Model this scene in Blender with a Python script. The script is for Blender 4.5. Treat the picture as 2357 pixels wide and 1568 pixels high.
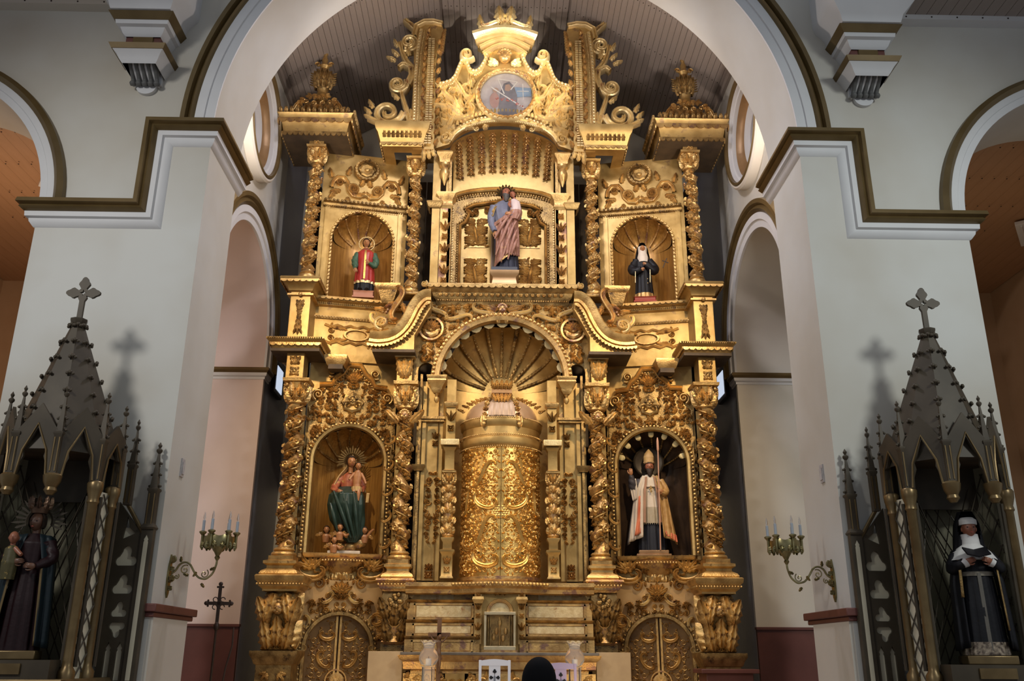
import bpy, math, random
import numpy as np
from mathutils import Matrix, Vector
from mathutils.geometry import tessellate_polygon
from math import pi, sin, cos, radians
for o in list(bpy.data.objects): bpy.data.objects.remove(o)
SC = bpy.context.scene; COL = SC.collection
# ---------------------------------------------------------------- camera, exposure
cam = bpy.data.objects.new('camera', bpy.data.cameras.new('camera')); COL.objects.link(cam); SC.camera = cam
PIT, YAW, ROL = 0.336391551, 0.0193809873, 0.00525304173
_fw = Vector((sin(YAW)*cos(PIT), cos(YAW)*cos(PIT), sin(PIT))); _rt = Vector((cos(YAW), -sin(YAW), 0)); _up = _rt.cross(_fw)
_r = cos(ROL)*_rt + sin(ROL)*_up; _u = -sin(ROL)*_rt + cos(ROL)*_up
cam.matrix_world = Matrix(((_r.x, _u.x, -_fw.x, -0.1157), (_r.y, _u.y, -_fw.y, 0), (_r.z, _u.z, -_fw.z, 1.65), (0, 0, 0, 1)))
cam.data.sensor_width = 36; cam.data.sensor_fit = 'HORIZONTAL'; cam.data.lens = 2088.58/2357*36
cam.data.clip_end = 200
SC.view_settings.view_transform = 'Standard'; SC.view_settings.look = 'None'
SC.view_settings.gamma = 1; SC.view_settings.use_curve_mapping = False; SC.view_settings.exposure = 0
# ---------------------------------------------------------------- world and lamps
W = bpy.data.worlds.new('world'); SC.world = W; W.use_nodes = True
W.node_tree.nodes['Background'].inputs[0].default_value = (.78, .84, .95, 1); W.node_tree.nodes['Background'].inputs[1].default_value = .29
def lamp(kind, loc, to, power, color, size=1.0, spot=60, blend=.6, sy=None):
    l = bpy.data.lights.new(kind.lower()+'_lamp', kind); l.energy = power; l.color = color
    if kind == 'AREA':
        l.size = size
        if sy: l.shape = 'RECTANGLE'; l.size_y = sy
    elif kind == 'SPOT': l.spot_size = radians(spot); l.spot_blend = blend; l.shadow_soft_size = size
    else: l.shadow_soft_size = size
    o = bpy.data.objects.new(kind.lower()+'_lamp', l); COL.objects.link(o); o.location = loc
    o.rotation_euler = (Vector(to)-Vector(loc)).to_track_quat('-Z', 'Y').to_euler(); return o
# clerestory daylight of the nave, left and right
for sx, c in ((-1, (1, .975, .93)), (1, (.95, 1, .97))): lamp('SPOT', (sx*6.9, 2.0, 8.6), (sx*3.4, 9.65, 3.6), 1330, c, .7, 84, 1)
# altar floodlights fixed high on the back of the chancel arch, and footlights on the altar steps
for sx in (-1, 1):
    lamp('SPOT', (sx*2.5, 10.95, 9.6), (sx*1.8, 15, 9.6), 215, (1, .84, .62), .10, 70, 1)
    lamp('SPOT', (sx*3.2, 10.95, 8.2), (sx*1.6, 15, 4.6), 820, (1, .76, .48), .10, 80, 1)
for sx in (-1, 1): lamp('SPOT', (sx*2.3, 10.9, 10.2), (sx*.35, 14.6, 12.1), 2000, (1, .91, .76), .08, 32, .9)
lamp('AREA', (-1.5, 12.2, 1.0), (-1.2, 15, 4.6), 10, (1, .7, .36), .8)
lamp('AREA', (1.5, 12.2, 1.0), (1.2, 15, 4.6), 10, (1, .7, .36), .8)
for sx in (-1, 1): lamp('AREA', (sx*3.95, 11.0, 8.1), (-sx*1.0, 13.0, 13.6), 110, (1, .88, .80), .4)  # unseen uplights added behind the arch to brighten the chancel ceiling
# aisle lamps (warm left, dim right), plus unseen white fill added for the chancel
lamp('POINT', (-7.6, 12.6, 6.5), (0, 0, 0), 110, (1, .72, .5), .3)
lamp('POINT', (7.6, 12.6, 6.5), (0, 0, 0), 22, (1, .78, .55), .3)
lamp('AREA', (0, 11.25, 11.7), (0, 11.8, 0), 230, (.93, .90, 1), 1.2, sy=.6)

# ---------------------------------------------------------------- geometry kit (numpy)
I4 = np.eye(4)
def TR(x=0, y=0, z=0):
    M = np.eye(4); M[:3, 3] = (x, y, z); return M
def SCL(x=1, y=None, z=None):
    y = x if y is None else y; z = x if z is None else z
    return np.diag([x, y, z, 1.])
def RX(a): c, s = cos(a), sin(a); return np.array([[1, 0, 0, 0], [0, c, -s, 0], [0, s, c, 0], [0, 0, 0, 1.]])
def RY(a): c, s = cos(a), sin(a); return np.array([[c, 0, s, 0], [0, 1, 0, 0], [-s, 0, c, 0], [0, 0, 0, 1.]])
def RZ(a): c, s = cos(a), sin(a); return np.array([[c, -s, 0, 0], [s, c, 0, 0], [0, 0, 1, 0], [0, 0, 0, 1.]])
REL = np.array([[1, 0, 0, 0], [0, 0, -1, 0], [0, 1, 0, 0], [0, 0, 0, 1.]])      # relief (right, up, out) -> (x, -y, z)
def rp(a=0, b=0, c=0, rot=0, s=1, flip=False):                                   # placement inside a relief plane
    return TR(a, b, c) @ RZ(rot) @ SCL(-s if flip else s, s, s)
def rel(x=0, y=0, z=0, rz=0): return TR(x, y, z) @ RZ(rz) @ REL
class G:
    def __init__(s, *gs):
        s.v = []; s.f = []; s.n = 0
        for g in gs: s.add(g)
    def add(s, g, M=None):
        if isinstance(g, G):
            if not g.n: return s
            g = g.geo()
        V, F = g
        if M is not None:
            V = V @ M[:3, :3].T + M[:3, 3]
            if np.linalg.det(M[:3, :3]) < 0:
                F = F.copy(); q = F[:, 3] >= 0
                F[q] = F[q][:, ::-1]; F[~q] = F[~q][:, [0, 2, 1, 3]]
        s.v.append(V); s.f.append(F+np.where(F >= 0, s.n, 0)); s.n += len(V); return s
    def geo(s): return np.concatenate(s.v), np.concatenate(s.f)
    def mirror(s):
        g = G(s); g.add(s, SCL(-1, 1, 1)); return g
def mesh(name, g, mat, flat=False):
    if not isinstance(g, G): g = G(g)
    V, F = g.geo(); me = bpy.data.meshes.new(name)
    q = F[:, 3] >= 0; Q = F[q]; T = F[~q][:, :3]
    nl = len(Q)*4+len(T)*3; nf = len(Q)+len(T)
    me.vertices.add(len(V)); me.vertices.foreach_set('co', V.astype(np.float32).ravel())
    me.loops.add(nl); me.loops.foreach_set('vertex_index', np.concatenate([Q.ravel(), T.ravel()]).astype(np.int32))
    me.polygons.add(nf)
    ls = np.concatenate([np.arange(len(Q))*4, len(Q)*4+np.arange(len(T))*3]).astype(np.int32)
    me.polygons.foreach_set('loop_start', ls)
    me.update(calc_edges=True)
    me.polygons.foreach_set('use_smooth', np.zeros(nf, bool) if flat else np.ones(nf, bool))
    me.validate(); me.materials.append(mat); return me
def link(name, me, parent=None, M=None, bev=0, sharp=True, kind=None, label=None):
    o = bpy.data.objects.new(name, me); COL.objects.link(o)
    if parent: o.parent = parent
    if M is not None: o.matrix_local = Matrix(M.tolist())
    if bev:
        b = o.modifiers.new('bevel', 'BEVEL'); b.width = bev; b.segments = 2; b.limit_method = 'ANGLE'
    if kind: o['kind'] = kind
    if label: o['label'] = label
    return o
def split_sharp(me, ang=38):
    me.set_sharp_from_angle(angle=radians(ang)); return me
def part(name, g, mat, parent, M=None, bev=0, kind=None, label=None, ang=38, flat=False):
    if M is not None: g = G().add(g, M)
    me = mesh(name, g, mat, flat)
    if not flat: split_sharp(me, ang)
    return link(name, me, parent, None, bev, kind=kind, label=label)
def thing(name, label, cat, loc=(0, 0, 0), rz=0, group=None):
    o = bpy.data.objects.new(name, None); COL.objects.link(o); o.location = loc; o.rotation_euler = (0, 0, rz)
    o.empty_display_size = .1; o['label'] = label; o['category'] = cat
    if group: o['group'] = group
    return o
def solo(name, g, mat, label, cat, loc=(0, 0, 0), rz=0, group=None, bev=0, kind=None):
    o = part(name, g, mat, None, bev=bev, kind=kind); o.location = loc; o.rotation_euler = (0, 0, rz)
    if label: o['label'] = label
    if cat: o['category'] = cat
    if group: o['group'] = group
    return o
def struct(name, g, mat, parent=None, M=None, bev=0, flat=False):
    o = part(name, g, mat, parent, M, bev, flat=flat)
    if not parent: o['kind'] = 'structure'
    return o
KIDS = {}
def kids(o): return [c for c in bpy.data.objects if c.parent == o]
def copy_tree(o, parent=None, index=None):
    if index is None:
        index = {}
        for c in bpy.data.objects:
            if c.parent: index.setdefault(c.parent.name, []).append(c)
    c = o.copy(); COL.objects.link(c)
    if parent: c.parent = parent
    for k in index.get(o.name, []): copy_tree(k, c, index)
    return c
def mirror(o, label, group=None):
    c = copy_tree(o); c.location = (-o.location[0], o.location[1], o.location[2]); c.rotation_euler = (0, 0, -o.rotation_euler[2])
    c.scale = (-o.scale[0], o.scale[1], o.scale[2]); c['label'] = label
    if group: c['group'] = group; o['group'] = group
    return c
# ---- surfaces
def grid(P, cu=False, cv=False, flip=False):
    P = np.asarray(P, float); nu, nv = P.shape[:2]
    i = np.arange(nu if cu else nu-1); j = np.arange(nv if cv else nv-1); I, J = np.meshgrid(i, j, indexing='ij')
    a = I*nv+J; b = ((I+1) % nu)*nv+J; c = ((I+1) % nu)*nv+(J+1) % nv; d = I*nv+(J+1) % nv
    F = np.stack([a, b, c, d], -1).reshape(-1, 4)
    if flip: F = F[:, ::-1]
    return P.reshape(-1, 3), F
def fan(ring, c=None, flip=False):
    ring = np.asarray(ring, float); n = len(ring); c = ring.mean(0) if c is None else np.asarray(c, float)
    V = np.vstack([ring, c]); i = np.arange(n)
    F = np.stack([i, (i+1) % n, np.full(n, n), np.full(n, -1)], -1)
    if flip: F = F[:, [1, 0, 2, 3]]
    return V, F
def box(x0, x1, y0, y1, z0, z1):
    V = np.array([[x, y, z] for x in (x0, x1) for y in (y0, y1) for z in (z0, z1)], float)
    F = np.array([[0, 1, 3, 2], [4, 6, 7, 5], [0, 4, 5, 1], [2, 3, 7, 6], [0, 2, 6, 4], [1, 5, 7, 3]]); return V, F
def lathe(prof, n=24, ph=0):
    prof = np.asarray(prof, float); t = np.arange(n)*2*pi/n+ph
    P = np.stack([prof[:, None, 0]*np.cos(t), prof[:, None, 0]*np.sin(t), np.repeat(prof[:, 1:2], n, 1)], -1)
    g = G(grid(P, cv=True, flip=True))
    if prof[0, 0] > 1e-6: g.add(fan(P[0], flip=True))
    if prof[-1, 0] > 1e-6: g.add(fan(P[-1]))
    return g
def poly_lathe(prof, n=4, ph=pi/4):                                             # square / octagonal turned block, r = half side
    p = np.asarray(prof, float).copy(); p[:, 0] /= cos(pi/n); return lathe(p, n, ph)
def sph(rx=1, ry=None, rz=None, n=10, m=7):
    ry = rx if ry is None else ry; rz = rx if rz is None else rz
    t = np.linspace(-pi/2, pi/2, m); p = np.stack([np.cos(t), np.sin(t)], -1); p[0, 0] = p[-1, 0] = 1e-7
    V, F = lathe(p, n).geo(); return V*np.array([rx, ry, rz]), F
def tube(path, rad, n=8, sx=1., up=None, cap=True):
    path = np.asarray(path, float); k = len(path); rad = np.broadcast_to(np.asarray(rad, float), (k,))
    T = np.gradient(path, axis=0); T /= np.linalg.norm(T, axis=1)[:, None]+1e-12
    N = np.zeros_like(T); u = np.array(up if up is not None else (.13, .27, 1.), float)
    if abs(u @ T[0])/np.linalg.norm(u) > .95: u = np.array([1., .2, 0])
    for i in range(k):
        b = u-(u @ T[i])*T[i]; N[i] = b/(np.linalg.norm(b)+1e-12)
        if up is None: u = N[i]
    B = np.cross(T, N); t = np.arange(n)*2*pi/n
    P = path[:, None]+rad[:, None, None]*(np.cos(t)[None, :, None]*B[:, None]*sx+np.sin(t)[None, :, None]*N[:, None])
    g = G(grid(P, cv=True))
    if cap: g.add(fan(P[0], flip=True)); g.add(fan(P[-1]))
    return g
def ribbon(p, w, h, c=0, groove=True):                                           # carved band in a relief plane
    p = np.asarray(p, float); k = len(p); w = np.broadcast_to(np.asarray(w, float), (k,)); h = np.broadcast_to(np.asarray(h, float), (k,))
    T = np.gradient(p, axis=0); T /= np.linalg.norm(T, axis=1)[:, None]+1e-12; N = np.stack([-T[:, 1], T[:, 0]], -1)
    S = [(-1, 0), (-.85, .8), (-.5, 1), (0, .55), (.5, 1), (.85, .8), (1, 0)] if groove else [(-1, 0), (-.7, .75), (0, 1), (.7, .75), (1, 0)]
    P = np.stack([np.concatenate([p+N*(w*a)[:, None], (c+h*b)[:, None]], 1) for a, b in S], 1)
    return G(grid(P))
def curl(L, k0, k1, n=40, pw=1.0, a0=0, start=(0, 0)):                            # path of varying curvature
    s = np.linspace(0, 1, n); 
    kk = k0+(k1-k0)*s**pw if not callable(k0) else np.array([k0(x) for x in s])
    th = a0+np.concatenate([[0], np.cumsum((kk[1:]+kk[:-1])/2*L/(n-1))])
    d = np.stack([np.cos(th), np.sin(th)], -1)*L/(n-1)
    return np.concatenate([[start], np.array(start)+np.cumsum((d[1:]+d[:-1])/2, 0)])
def vol_path(r, turns=1.7, a0=0, hand=1, n=34, inner=.12):
    t = np.linspace(0, 1, n); rr = r*(1-(1-inner)*t**.8); th = a0+hand*turns*2*pi*t
    return np.stack([rr*np.cos(th), rr*np.sin(th)], -1)
_vc = {}
def volute(r, turns=1.6, a0=0, hand=1, w=.17, h=.3, eye=True):
    key = (round(turns, 2), hand, round(w, 2), round(h, 2))
    if key not in _vc:
        p = vol_path(1-w, turns, 0, hand, 26); t = np.linspace(0, 1, len(p))
        g = ribbon(p, w*(1-.55*t), h*(1+.4*t), groove=False)
        if eye: g.add(sph(.15, .15, h*1.5, 8, 5), TR(0, 0, .02))
        _vc[key] = g.geo()
    return G().add(_vc[key], RZ(a0) @ SCL(r))
_lc = {}
def leaf(L, Wd, H, lobes=4, curlv=.5, nt=14, ns=6):
    key = (lobes, round(curlv, 2), nt, ns)
    if key not in _lc:
        t = np.linspace(0, 1, nt)[:, None]; s = np.linspace(-1, 1, ns+1)[None, :]
        env = np.sin(pi*np.clip(t*.86+.1, 0, 1))**.65; w = env*(1-.34*(.5+.5*np.cos(2*pi*lobes*t)))
        a = w*s; b = t-.10*np.abs(s)**1.3*np.sin(pi*t)
        c = (np.sin(pi*(t*.8+.12))*(1-.75*s**2)+.18*np.abs(np.sin(pi*2*s)))*(1-np.abs(s)**6)-.3*np.exp(-(s/.16)**2)+curlv*t**3*(1-.5*s*s)
        _lc[key] = grid(np.stack([a+0*b, b+0*a, c], -1), flip=True)
    V, F = _lc[key]; return V*np.array([Wd, L, H]), F
_fc = {}
def flower(r, h, pet=6, n=24):
    if (pet, n) not in _fc:
        t = np.arange(n)*2*pi/n; rings = []
        for rho, z, m in ((1e-4, 1.1, 0), (.2, .95, 0), (.3, .4, 0), (.68, .85, .1), (.9, .6, .2), (1, 0, .22)):
            k = rho*(1-m+m*np.abs(np.cos(pet*t/2))*1.0); rings.append(np.stack([k*np.cos(t), k*np.sin(t), z-.25*(rho > .3)*(1-np.abs(np.cos(pet*t/2)))], -1))
        _fc[(pet, n)] = grid(np.array(rings), cv=True)
    V, F = _fc[(pet, n)]; return V*np.array([r, r, h]), F
def beads(p, r, step, sy=1., half=True, n=7, m=4):
    p = np.asarray(p, float); 
    if p.shape[1] == 2: p = np.concatenate([p, np.zeros((len(p), 1))], 1)
    d = np.concatenate([[0], np.cumsum(np.linalg.norm(np.diff(p, axis=0), axis=1))]); k = max(1, int(d[-1]/step))
    s = (np.arange(k)+.5)*d[-1]/k; q = np.stack([np.interp(s, d, p[:, i]) for i in range(3)], -1)
    b = sph(r, r*sy, r, n, 5); g = G()
    for x in q: g.add(b, TR(*x))
    return g
def sweep(prof, path, normals, side=None, closed=False, caps=True):
    """prof: (a, b) = offset along side, offset along the outward normal; one normal per segment; mitred."""
    path = np.asarray(path, float); k = len(path); ns = k if closed else k-1
    D = [(path[(i+1) % k]-path[i]) for i in range(ns)]; D = [d/np.linalg.norm(d) for d in D]
    Nn = [np.asarray(x, float) for x in (normals if np.ndim(normals) == 2 else [normals]*ns)]
    Sd = [np.asarray(side, float) if side is not None else np.cross(D[i], Nn[i]) for i in range(ns)]
    R = []
    for i in range(k):
        j1 = i % ns if (closed or i < ns) else ns-1; j0 = (i-1) % ns if (closed or i > 0) else 0
        m = D[j0]+D[j1]; m /= np.linalg.norm(m); row = []
        for a, b in prof:
            o = a*Sd[j1]+b*Nn[j1]; row.append(path[i]+o-D[j1]*(o @ m)/(D[j1] @ m))
        R.append(row)
    R = np.array(R); g = G(grid(R, cu=closed))
    if caps and not closed: g.add(fan(R[0])); g.add(fan(R[-1], flip=True))
    return g
def extr(out, d, holes=(), c0=0):                                                # plate in a relief plane, outline counter-clockwise
    loops = [np.asarray(out, float)]+[np.asarray(h, float) for h in holes]
    tris = tessellate_polygon([[Vector((x, y, 0)) for x, y in l] for l in loops])
    A = np.concatenate(loops); n = len(A); V = np.concatenate([np.c_[A, np.full(n, c0+d)], np.c_[A, np.full(n, c0)]]); F = []
    for a, b, c in tris:
        u, v = A[b]-A[a], A[c]-A[a]
        if u[0]*v[1]-u[1]*v[0] < 0: b, c = c, b
        F.append((a, b, c, -1)); F.append((a+n, c+n, b+n, -1))
    s = 0
    for li, l in enumerate(loops):
        m = len(l); x, y = l[:, 0], l[:, 1]; ccw = np.sum(x*np.roll(y, -1)-y*np.roll(x, -1)) > 0
        if li: ccw = not ccw
        for i in range(m):
            p, q = s+i, s+(i+1) % m
            if ccw if not li else ccw: F.append((p, p+n, q+n, q))
            else: F.append((p, q, q+n, p+n))
        s += m
    return V, np.array(F)
def arcp(cx, cy, r, a0, a1, n=24, ry=None):
    t = np.linspace(radians(a0), radians(a1), n); return np.stack([cx+r*np.cos(t), cy+(ry or r)*np.sin(t)], -1)
def rect(x0, x1, y0, y1): return np.array([(x0, y0), (x1, y0), (x1, y1), (x0, y1)], float)
def scallop(L, depth, n, th, up=0.):                                              # lambrequin strip hanging down from b=0, centred
    w = L/n; pts = [(L/2, up if up else .001), (-L/2, up if up else .001)]
    for i in range(n):
        x0 = -L/2+i*w; pts += [(x0+w/2-w/2*cos(t), -depth*.35-depth*.65*sin(t)) for t in np.linspace(.0, pi, 6)]
    return extr(np.array(pts), th)
def inpoly(P):
    P = np.asarray(P, float)
    def f(x, y):
        c = False; j = len(P)-1
        for i in range(len(P)):
            if (P[i, 1] > y) != (P[j, 1] > y) and x < (P[j, 0]-P[i, 0])*(y-P[i, 1])/(P[j, 1]-P[i, 1])+P[i, 0]: c = not c
            j = i
        return c
    return f
def fill(test, bb, size, seed=1, h=.03, sym=True, leafy=.5, stem=True):            # dense carved foliage: volutes, leaves, flowers
    rnd = random.Random(seed); g = G(); x0, x1, y0, y1 = bb
    if sym: x0 = 0
    ny = max(1, int((y1-y0)/size)); nx = max(1, int((x1-x0)/size)); dx = (x1-x0)/nx; dy = (y1-y0)/ny
    for j in range(ny):
        for i in range(nx):
            x = x0+(i+.5+rnd.uniform(-.22, .22))*dx; y = y0+(j+.5+rnd.uniform(-.22, .22))*dy
            if not test(x, y): continue
            r = size*rnd.uniform(.85, 1.15); k = rnd.random(); e = G(); a = rnd.uniform(0, 2*pi); hd = 1 if rnd.random() < .5 else -1
            if k < .3:
                e.add(volute(r*.55, 1.5, a, hd, .22, .42), rp(x, y)); e.add(leaf(r*.8, r*.3, h, 3), rp(x+r*.45*cos(a), y+r*.45*sin(a), 0, a-pi/2+.9*hd))
            elif k < .3+leafy:
                for q in (-.75, 0, .75): e.add(leaf(r*(.85 if q else 1.05), r*.27, h*1.1, 3), rp(x-r*.45*cos(a), y-r*.45*sin(a), 0, a-pi/2+q))
            else:
                e.add(flower(r*.45, h*1.1, rnd.choice((5, 6, 8))), rp(x, y)); e.add(leaf(r*.6, r*.22, h*.8, 3), rp(x, y, 0, a)); e.add(leaf(r*.6, r*.22, h*.8, 3), rp(x, y, 0, a+2.4))
            g.add(e)
    return g.mirror() if sym and g.n else g
def sscroll(L, w, h, k=9., tail=True):                                            # S scroll along +a, volute at both ends
    p = curl(L, lambda s: k*np.sign(s-.5)*np.abs(2*s-1)**2.2/L*2.2, 0, 56); p -= p.mean(0)
    t = np.linspace(-1, 1, len(p)); return ribbon(p, w*(1.05-.5*t*t), h*(1+.2*t*t)), p
def cscroll(L, w, h, k=9.):
    p = curl(L, lambda s: -k*(.12+np.abs(2*s-1)**2.4)/L*2.2, 0, 56); p -= p.mean(0)
    t = np.linspace(-1, 1, len(p)); return ribbon(p, w*(1.05-.5*t*t), h*(1+.2*t*t)), p
def filigree(x0, x1, y0, y1, st, h=.025, seed=3, test=None):                    # flat scrollwork: rows of volutes with thin stems and leaf tips
    g = G(); rnd = random.Random(seed); ny = max(1, round((y1-y0)/st)); nx = max(1, round((x1-x0)/st))
    for j in range(ny):
        for i in range(nx):
            x = x0+(i+.5)*(x1-x0)/nx+rnd.uniform(-.08, .08)*st; y = y0+(j+.5)*(y1-y0)/ny+rnd.uniform(-.08, .08)*st; hd = 1 if (i+j) % 2 else -1; a = rnd.uniform(0, 6.28)
            if test and not test(x, y): continue
            r = st*.44; V, F = volute(r, 1.9, a, hd, .15, .22).geo(); g.add((V*np.array([1, 1, h/(r*.22)]) if False else V, F), rp(x, y))
            for q in (0, 2.1, 4.2): g.add(leaf(st*.34, st*.12, h, 3, .2), rp(x+r*.95*cos(a+q), y+r*.95*sin(a+q), 0, a+q-pi/2+.9*hd))
            if rnd.random() < .6: g.add(sph(st*.07, st*.07, h, 7, 5), rp(x+st*.5, y+st*.5))
    return g
def face(s=1):                                                                     # carved putto head, relief: face to +c
    g = G(sph(.42*s, .5*s, .38*s, 14, 10)); g.add(sph(.07*s, .13*s, .1*s, 6, 5), TR(0, -.02*s, .4*s))
    for q in (-1, 1):
        g.add(sph(.16*s, .13*s, .08*s, 8, 5), TR(q*.2*s, -.17*s, .3*s)); g.add(sph(.09*s, .05*s, .05*s, 6, 5), TR(q*.17*s, .08*s, .35*s))
        for a in np.linspace(.2, 1.5, 4): g.add(sph(.15*s, .15*s, .14*s, 7, 5), TR(q*.42*s*cos(a), .1*s+.42*s*sin(a), .12*s))
    g.add(sph(.13*s, .05*s, .06*s, 8, 5), TR(0, -.27*s, .34*s)); return g
# ---------------------------------------------------------------- materials
def mat(name, c1, c2=None, rough=.6, metal=0., scale=6., detail=4., bump=0., bscale=None, worn=None, wamt=.3, spec=.5, contrast=(.35, .65), stretch=None, r2=None, coat=0):
    m = bpy.data.materials.new(name); m.use_nodes = True; nt = m.node_tree; N = nt.nodes; Lk = nt.links; b = N['Principled BSDF']
    b.inputs['Roughness'].default_value = rough; b.inputs['Metallic'].default_value = metal; b.inputs['Specular IOR Level'].default_value = spec
    b.inputs['Coat Weight'].default_value = coat
    tc = N.new('ShaderNodeTexCoord'); mp = N.new('ShaderNodeMapping'); Lk.new(tc.outputs['Object'], mp.inputs[0])
    if stretch: mp.inputs['Scale'].default_value = stretch
    no = N.new('ShaderNodeTexNoise'); no.inputs['Scale'].default_value = scale; no.inputs['Detail'].default_value = detail; Lk.new(mp.outputs[0], no.inputs[0])
    cr = N.new('ShaderNodeValToRGB'); Lk.new(no.outputs[0], cr.inputs[0]); cr.color_ramp.elements[0].position, cr.color_ramp.elements[1].position = contrast
    cr.color_ramp.elements[0].color = (*c1, 1); cr.color_ramp.elements[1].color = (*(c2 or c1), 1); out = cr.outputs[0]
    if worn:
        n2 = N.new('ShaderNodeTexNoise'); n2.inputs['Scale'].default_value = scale*.6+1.3; n2.inputs['Detail'].default_value = 6; n2.inputs['Roughness'].default_value = .7; Lk.new(mp.outputs[0], n2.inputs[0])
        r = N.new('ShaderNodeValToRGB'); r.color_ramp.elements[0].position = .62-.1*wamt; r.color_ramp.elements[1].position = .70-.1*wamt; Lk.new(n2.outputs[0], r.inputs[0])
        mx = N.new('ShaderNodeMix'); mx.data_type = 'RGBA'; Lk.new(r.outputs[0], mx.inputs[0]); Lk.new(out, mx.inputs[6]); mx.inputs[7].default_value = (*worn, 1); out = mx.outputs[2]
    Lk.new(out, b.inputs['Base Color'])
    if r2 is not None:
        mr = N.new('ShaderNodeMapRange'); Lk.new(no.outputs[0], mr.inputs[0]); mr.inputs[1].default_value = .3; mr.inputs[2].default_value = .7; mr.inputs[3].default_value = rough; mr.inputs[4].default_value = r2; Lk.new(mr.outputs[0], b.inputs['Roughness'])
    if bump:
        bn = N.new('ShaderNodeTexNoise'); bn.inputs['Scale'].default_value = bscale or scale*5; bn.inputs['Detail'].default_value = 3; Lk.new(mp.outputs[0], bn.inputs[0])
        bp = N.new('ShaderNodeBump'); bp.inputs['Strength'].default_value = bump; bp.inputs['Distance'].default_value = .02; Lk.new(bn.outputs[0], bp.inputs['Height']); Lk.new(bp.outputs[0], b.inputs['Normal'])
    return m
GOLD = mat('carved_gilding', (.44, .265, .095), (.70, .48, .19), .33, .78, 5, bump=.25, bscale=40, worn=(.20, .10, .05), wamt=.25, r2=.48)
GOLDP = mat('smooth_gold_leaf', (.37, .235, .08), (.56, .385, .15), .40, .80, 3.2, bump=.16, bscale=9, worn=(.30, .19, .10), wamt=.3, r2=.5)
GOLDD = mat('aged_dark_gilding', (.22, .135, .05), (.50, .33, .125), .36, .80, 7, bump=.3, bscale=45, worn=(.10, .065, .04), wamt=.5, r2=.5)
GOLDB = mat('bright_door_gilding', (.62, .37, .10), (.80, .52, .17), .28, .9, 4, bump=.2, bscale=30, r2=.4)
GOLDR = mat('gilding_worn_to_red_bole', (.42, .25, .095), (.64, .42, .165), .34, .78, 6, bump=.25, bscale=40, worn=(.28, .155, .11), wamt=.8, r2=.5)
GOLDL = mat('pale_gilding', (.66, .50, .24), (.82, .66, .36), .4, .72, 5, bump=.2, bscale=35, worn=(.42, .24, .12), wamt=.2)
DULL = mat('dark_brown_timber', (.05, .032, .018), (.09, .058, .03), .7, 0, 4)  # plain dark brown timber for boarding, soffits and backs
WOODN = mat('varnished_gold_planks', (.30, .15, .035), (.46, .25, .06), .36, .45, 3, stretch=(9, 9, .6), bump=.1, coat=.2)
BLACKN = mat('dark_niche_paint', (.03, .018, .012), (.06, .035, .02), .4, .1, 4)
WHITE = mat('white_lime_paint', (.53, .49, .41), (.66, .66, .62), .75, 0, .42, bump=.03, bscale=14)
WARMW = mat('aged_cream_paint', (.60, .55, .47), (.66, .62, .54), .75, 0, .6)
PINKW = mat('pinkish_plaster', (.68, .55, .50), (.74, .61, .56), .7, 0, .8, bump=.03, bscale=10)
SLATE = mat('glossy_slate_paint_and_shade', (.20, .20, .23), (.29, .29, .335), .30, 0, 1.5, bump=.08, bscale=6, r2=.5)
TRIMG = mat('bronze_trim_paint', (.13, .085, .03), (.17, .115, .045), .38, .35, 3)
TRIMW = mat('white_moulding_paint', (.66, .66, .66), (.70, .70, .70), .6, 0, 2)
REDB = mat('oxblood_paint', (.11, .035, .025), (.15, .05, .038), .5, 0, 2)
PLANK = mat('taupe_ceiling_boards', (.30, .25, .22), (.35, .295, .26), .6, 0, 2, stretch=(3, .4, 3))
PLANKO = mat('orange_brown_boards', (.36, .20, .10), (.42, .24, .13), .6, 0, 2, stretch=(3, .4, 3))
TANW = mat('tan_aisle_plaster', (.42, .27, .15), (.48, .32, .19), .8, 0, 1)
BROWNT = mat('dark_bronze_paint', (.052, .041, .027), (.078, .062, .041), .5, .08, 3, spec=.3)
BROWNE = mat('rubbed_gold_paint', (.15, .10, .042), (.22, .15, .065), .35, .6, 5)
CREAM = mat('cream_panel_paint', (.60, .55, .40), (.66, .61, .46), .7, 0, 3)
STONE = mat('floor_tiles', (.30, .24, .19), (.38, .31, .25), .4, 0, 2)
BRASS = mat('aged_brass', (.20, .17, .08), (.34, .29, .14), .3, .9, 12)
IRON = mat('dark_iron', (.035, .022, .018), (.05, .032, .025), .45, .5, 8)
SKIN = mat('painted_flesh', (.34, .145, .055), (.43, .20, .085), .4, 0, 8)
SKIND = mat('weathered_flesh', (.26, .09, .05), (.34, .13, .07), .4, 0, 8)
HAIR = mat('dark_brown_hair', (.018, .010, .006), (.035, .02, .012), .6, 0, 30, bump=.3, bscale=60)
BEARD = mat('grey_brown_beard', (.05, .042, .036), (.10, .085, .075), .7, 0, 30, bump=.4, bscale=60)
EYE = mat('painted_eyes', (.012, .008, .006), None, .2)
LIP = mat('painted_lips', (.34, .07, .05), None, .4)
def cloth(name, c, c2=None, gold=False, rough=.5, metal=0): return mat(name, c, c2 or tuple(x*1.25 for x in c), rough, metal, 14 if gold else 6, bump=.1, bscale=30, worn=(.5, .33, .1) if gold else None, wamt=.2, spec=.28)
GLASS = bpy.data.materials.new('clear_glass'); GLASS.use_nodes = True
_b = GLASS.node_tree.nodes['Principled BSDF']; _b.inputs['Base Color'].default_value = (.93, .93, .95, 1); _b.inputs['Roughness'].default_value = .12; _b.inputs['Transmission Weight'].default_value = .86; _b.inputs['IOR'].default_value = 1.12
PANE = bpy.data.materials.new('clear_pane'); PANE.use_nodes = True
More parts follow.
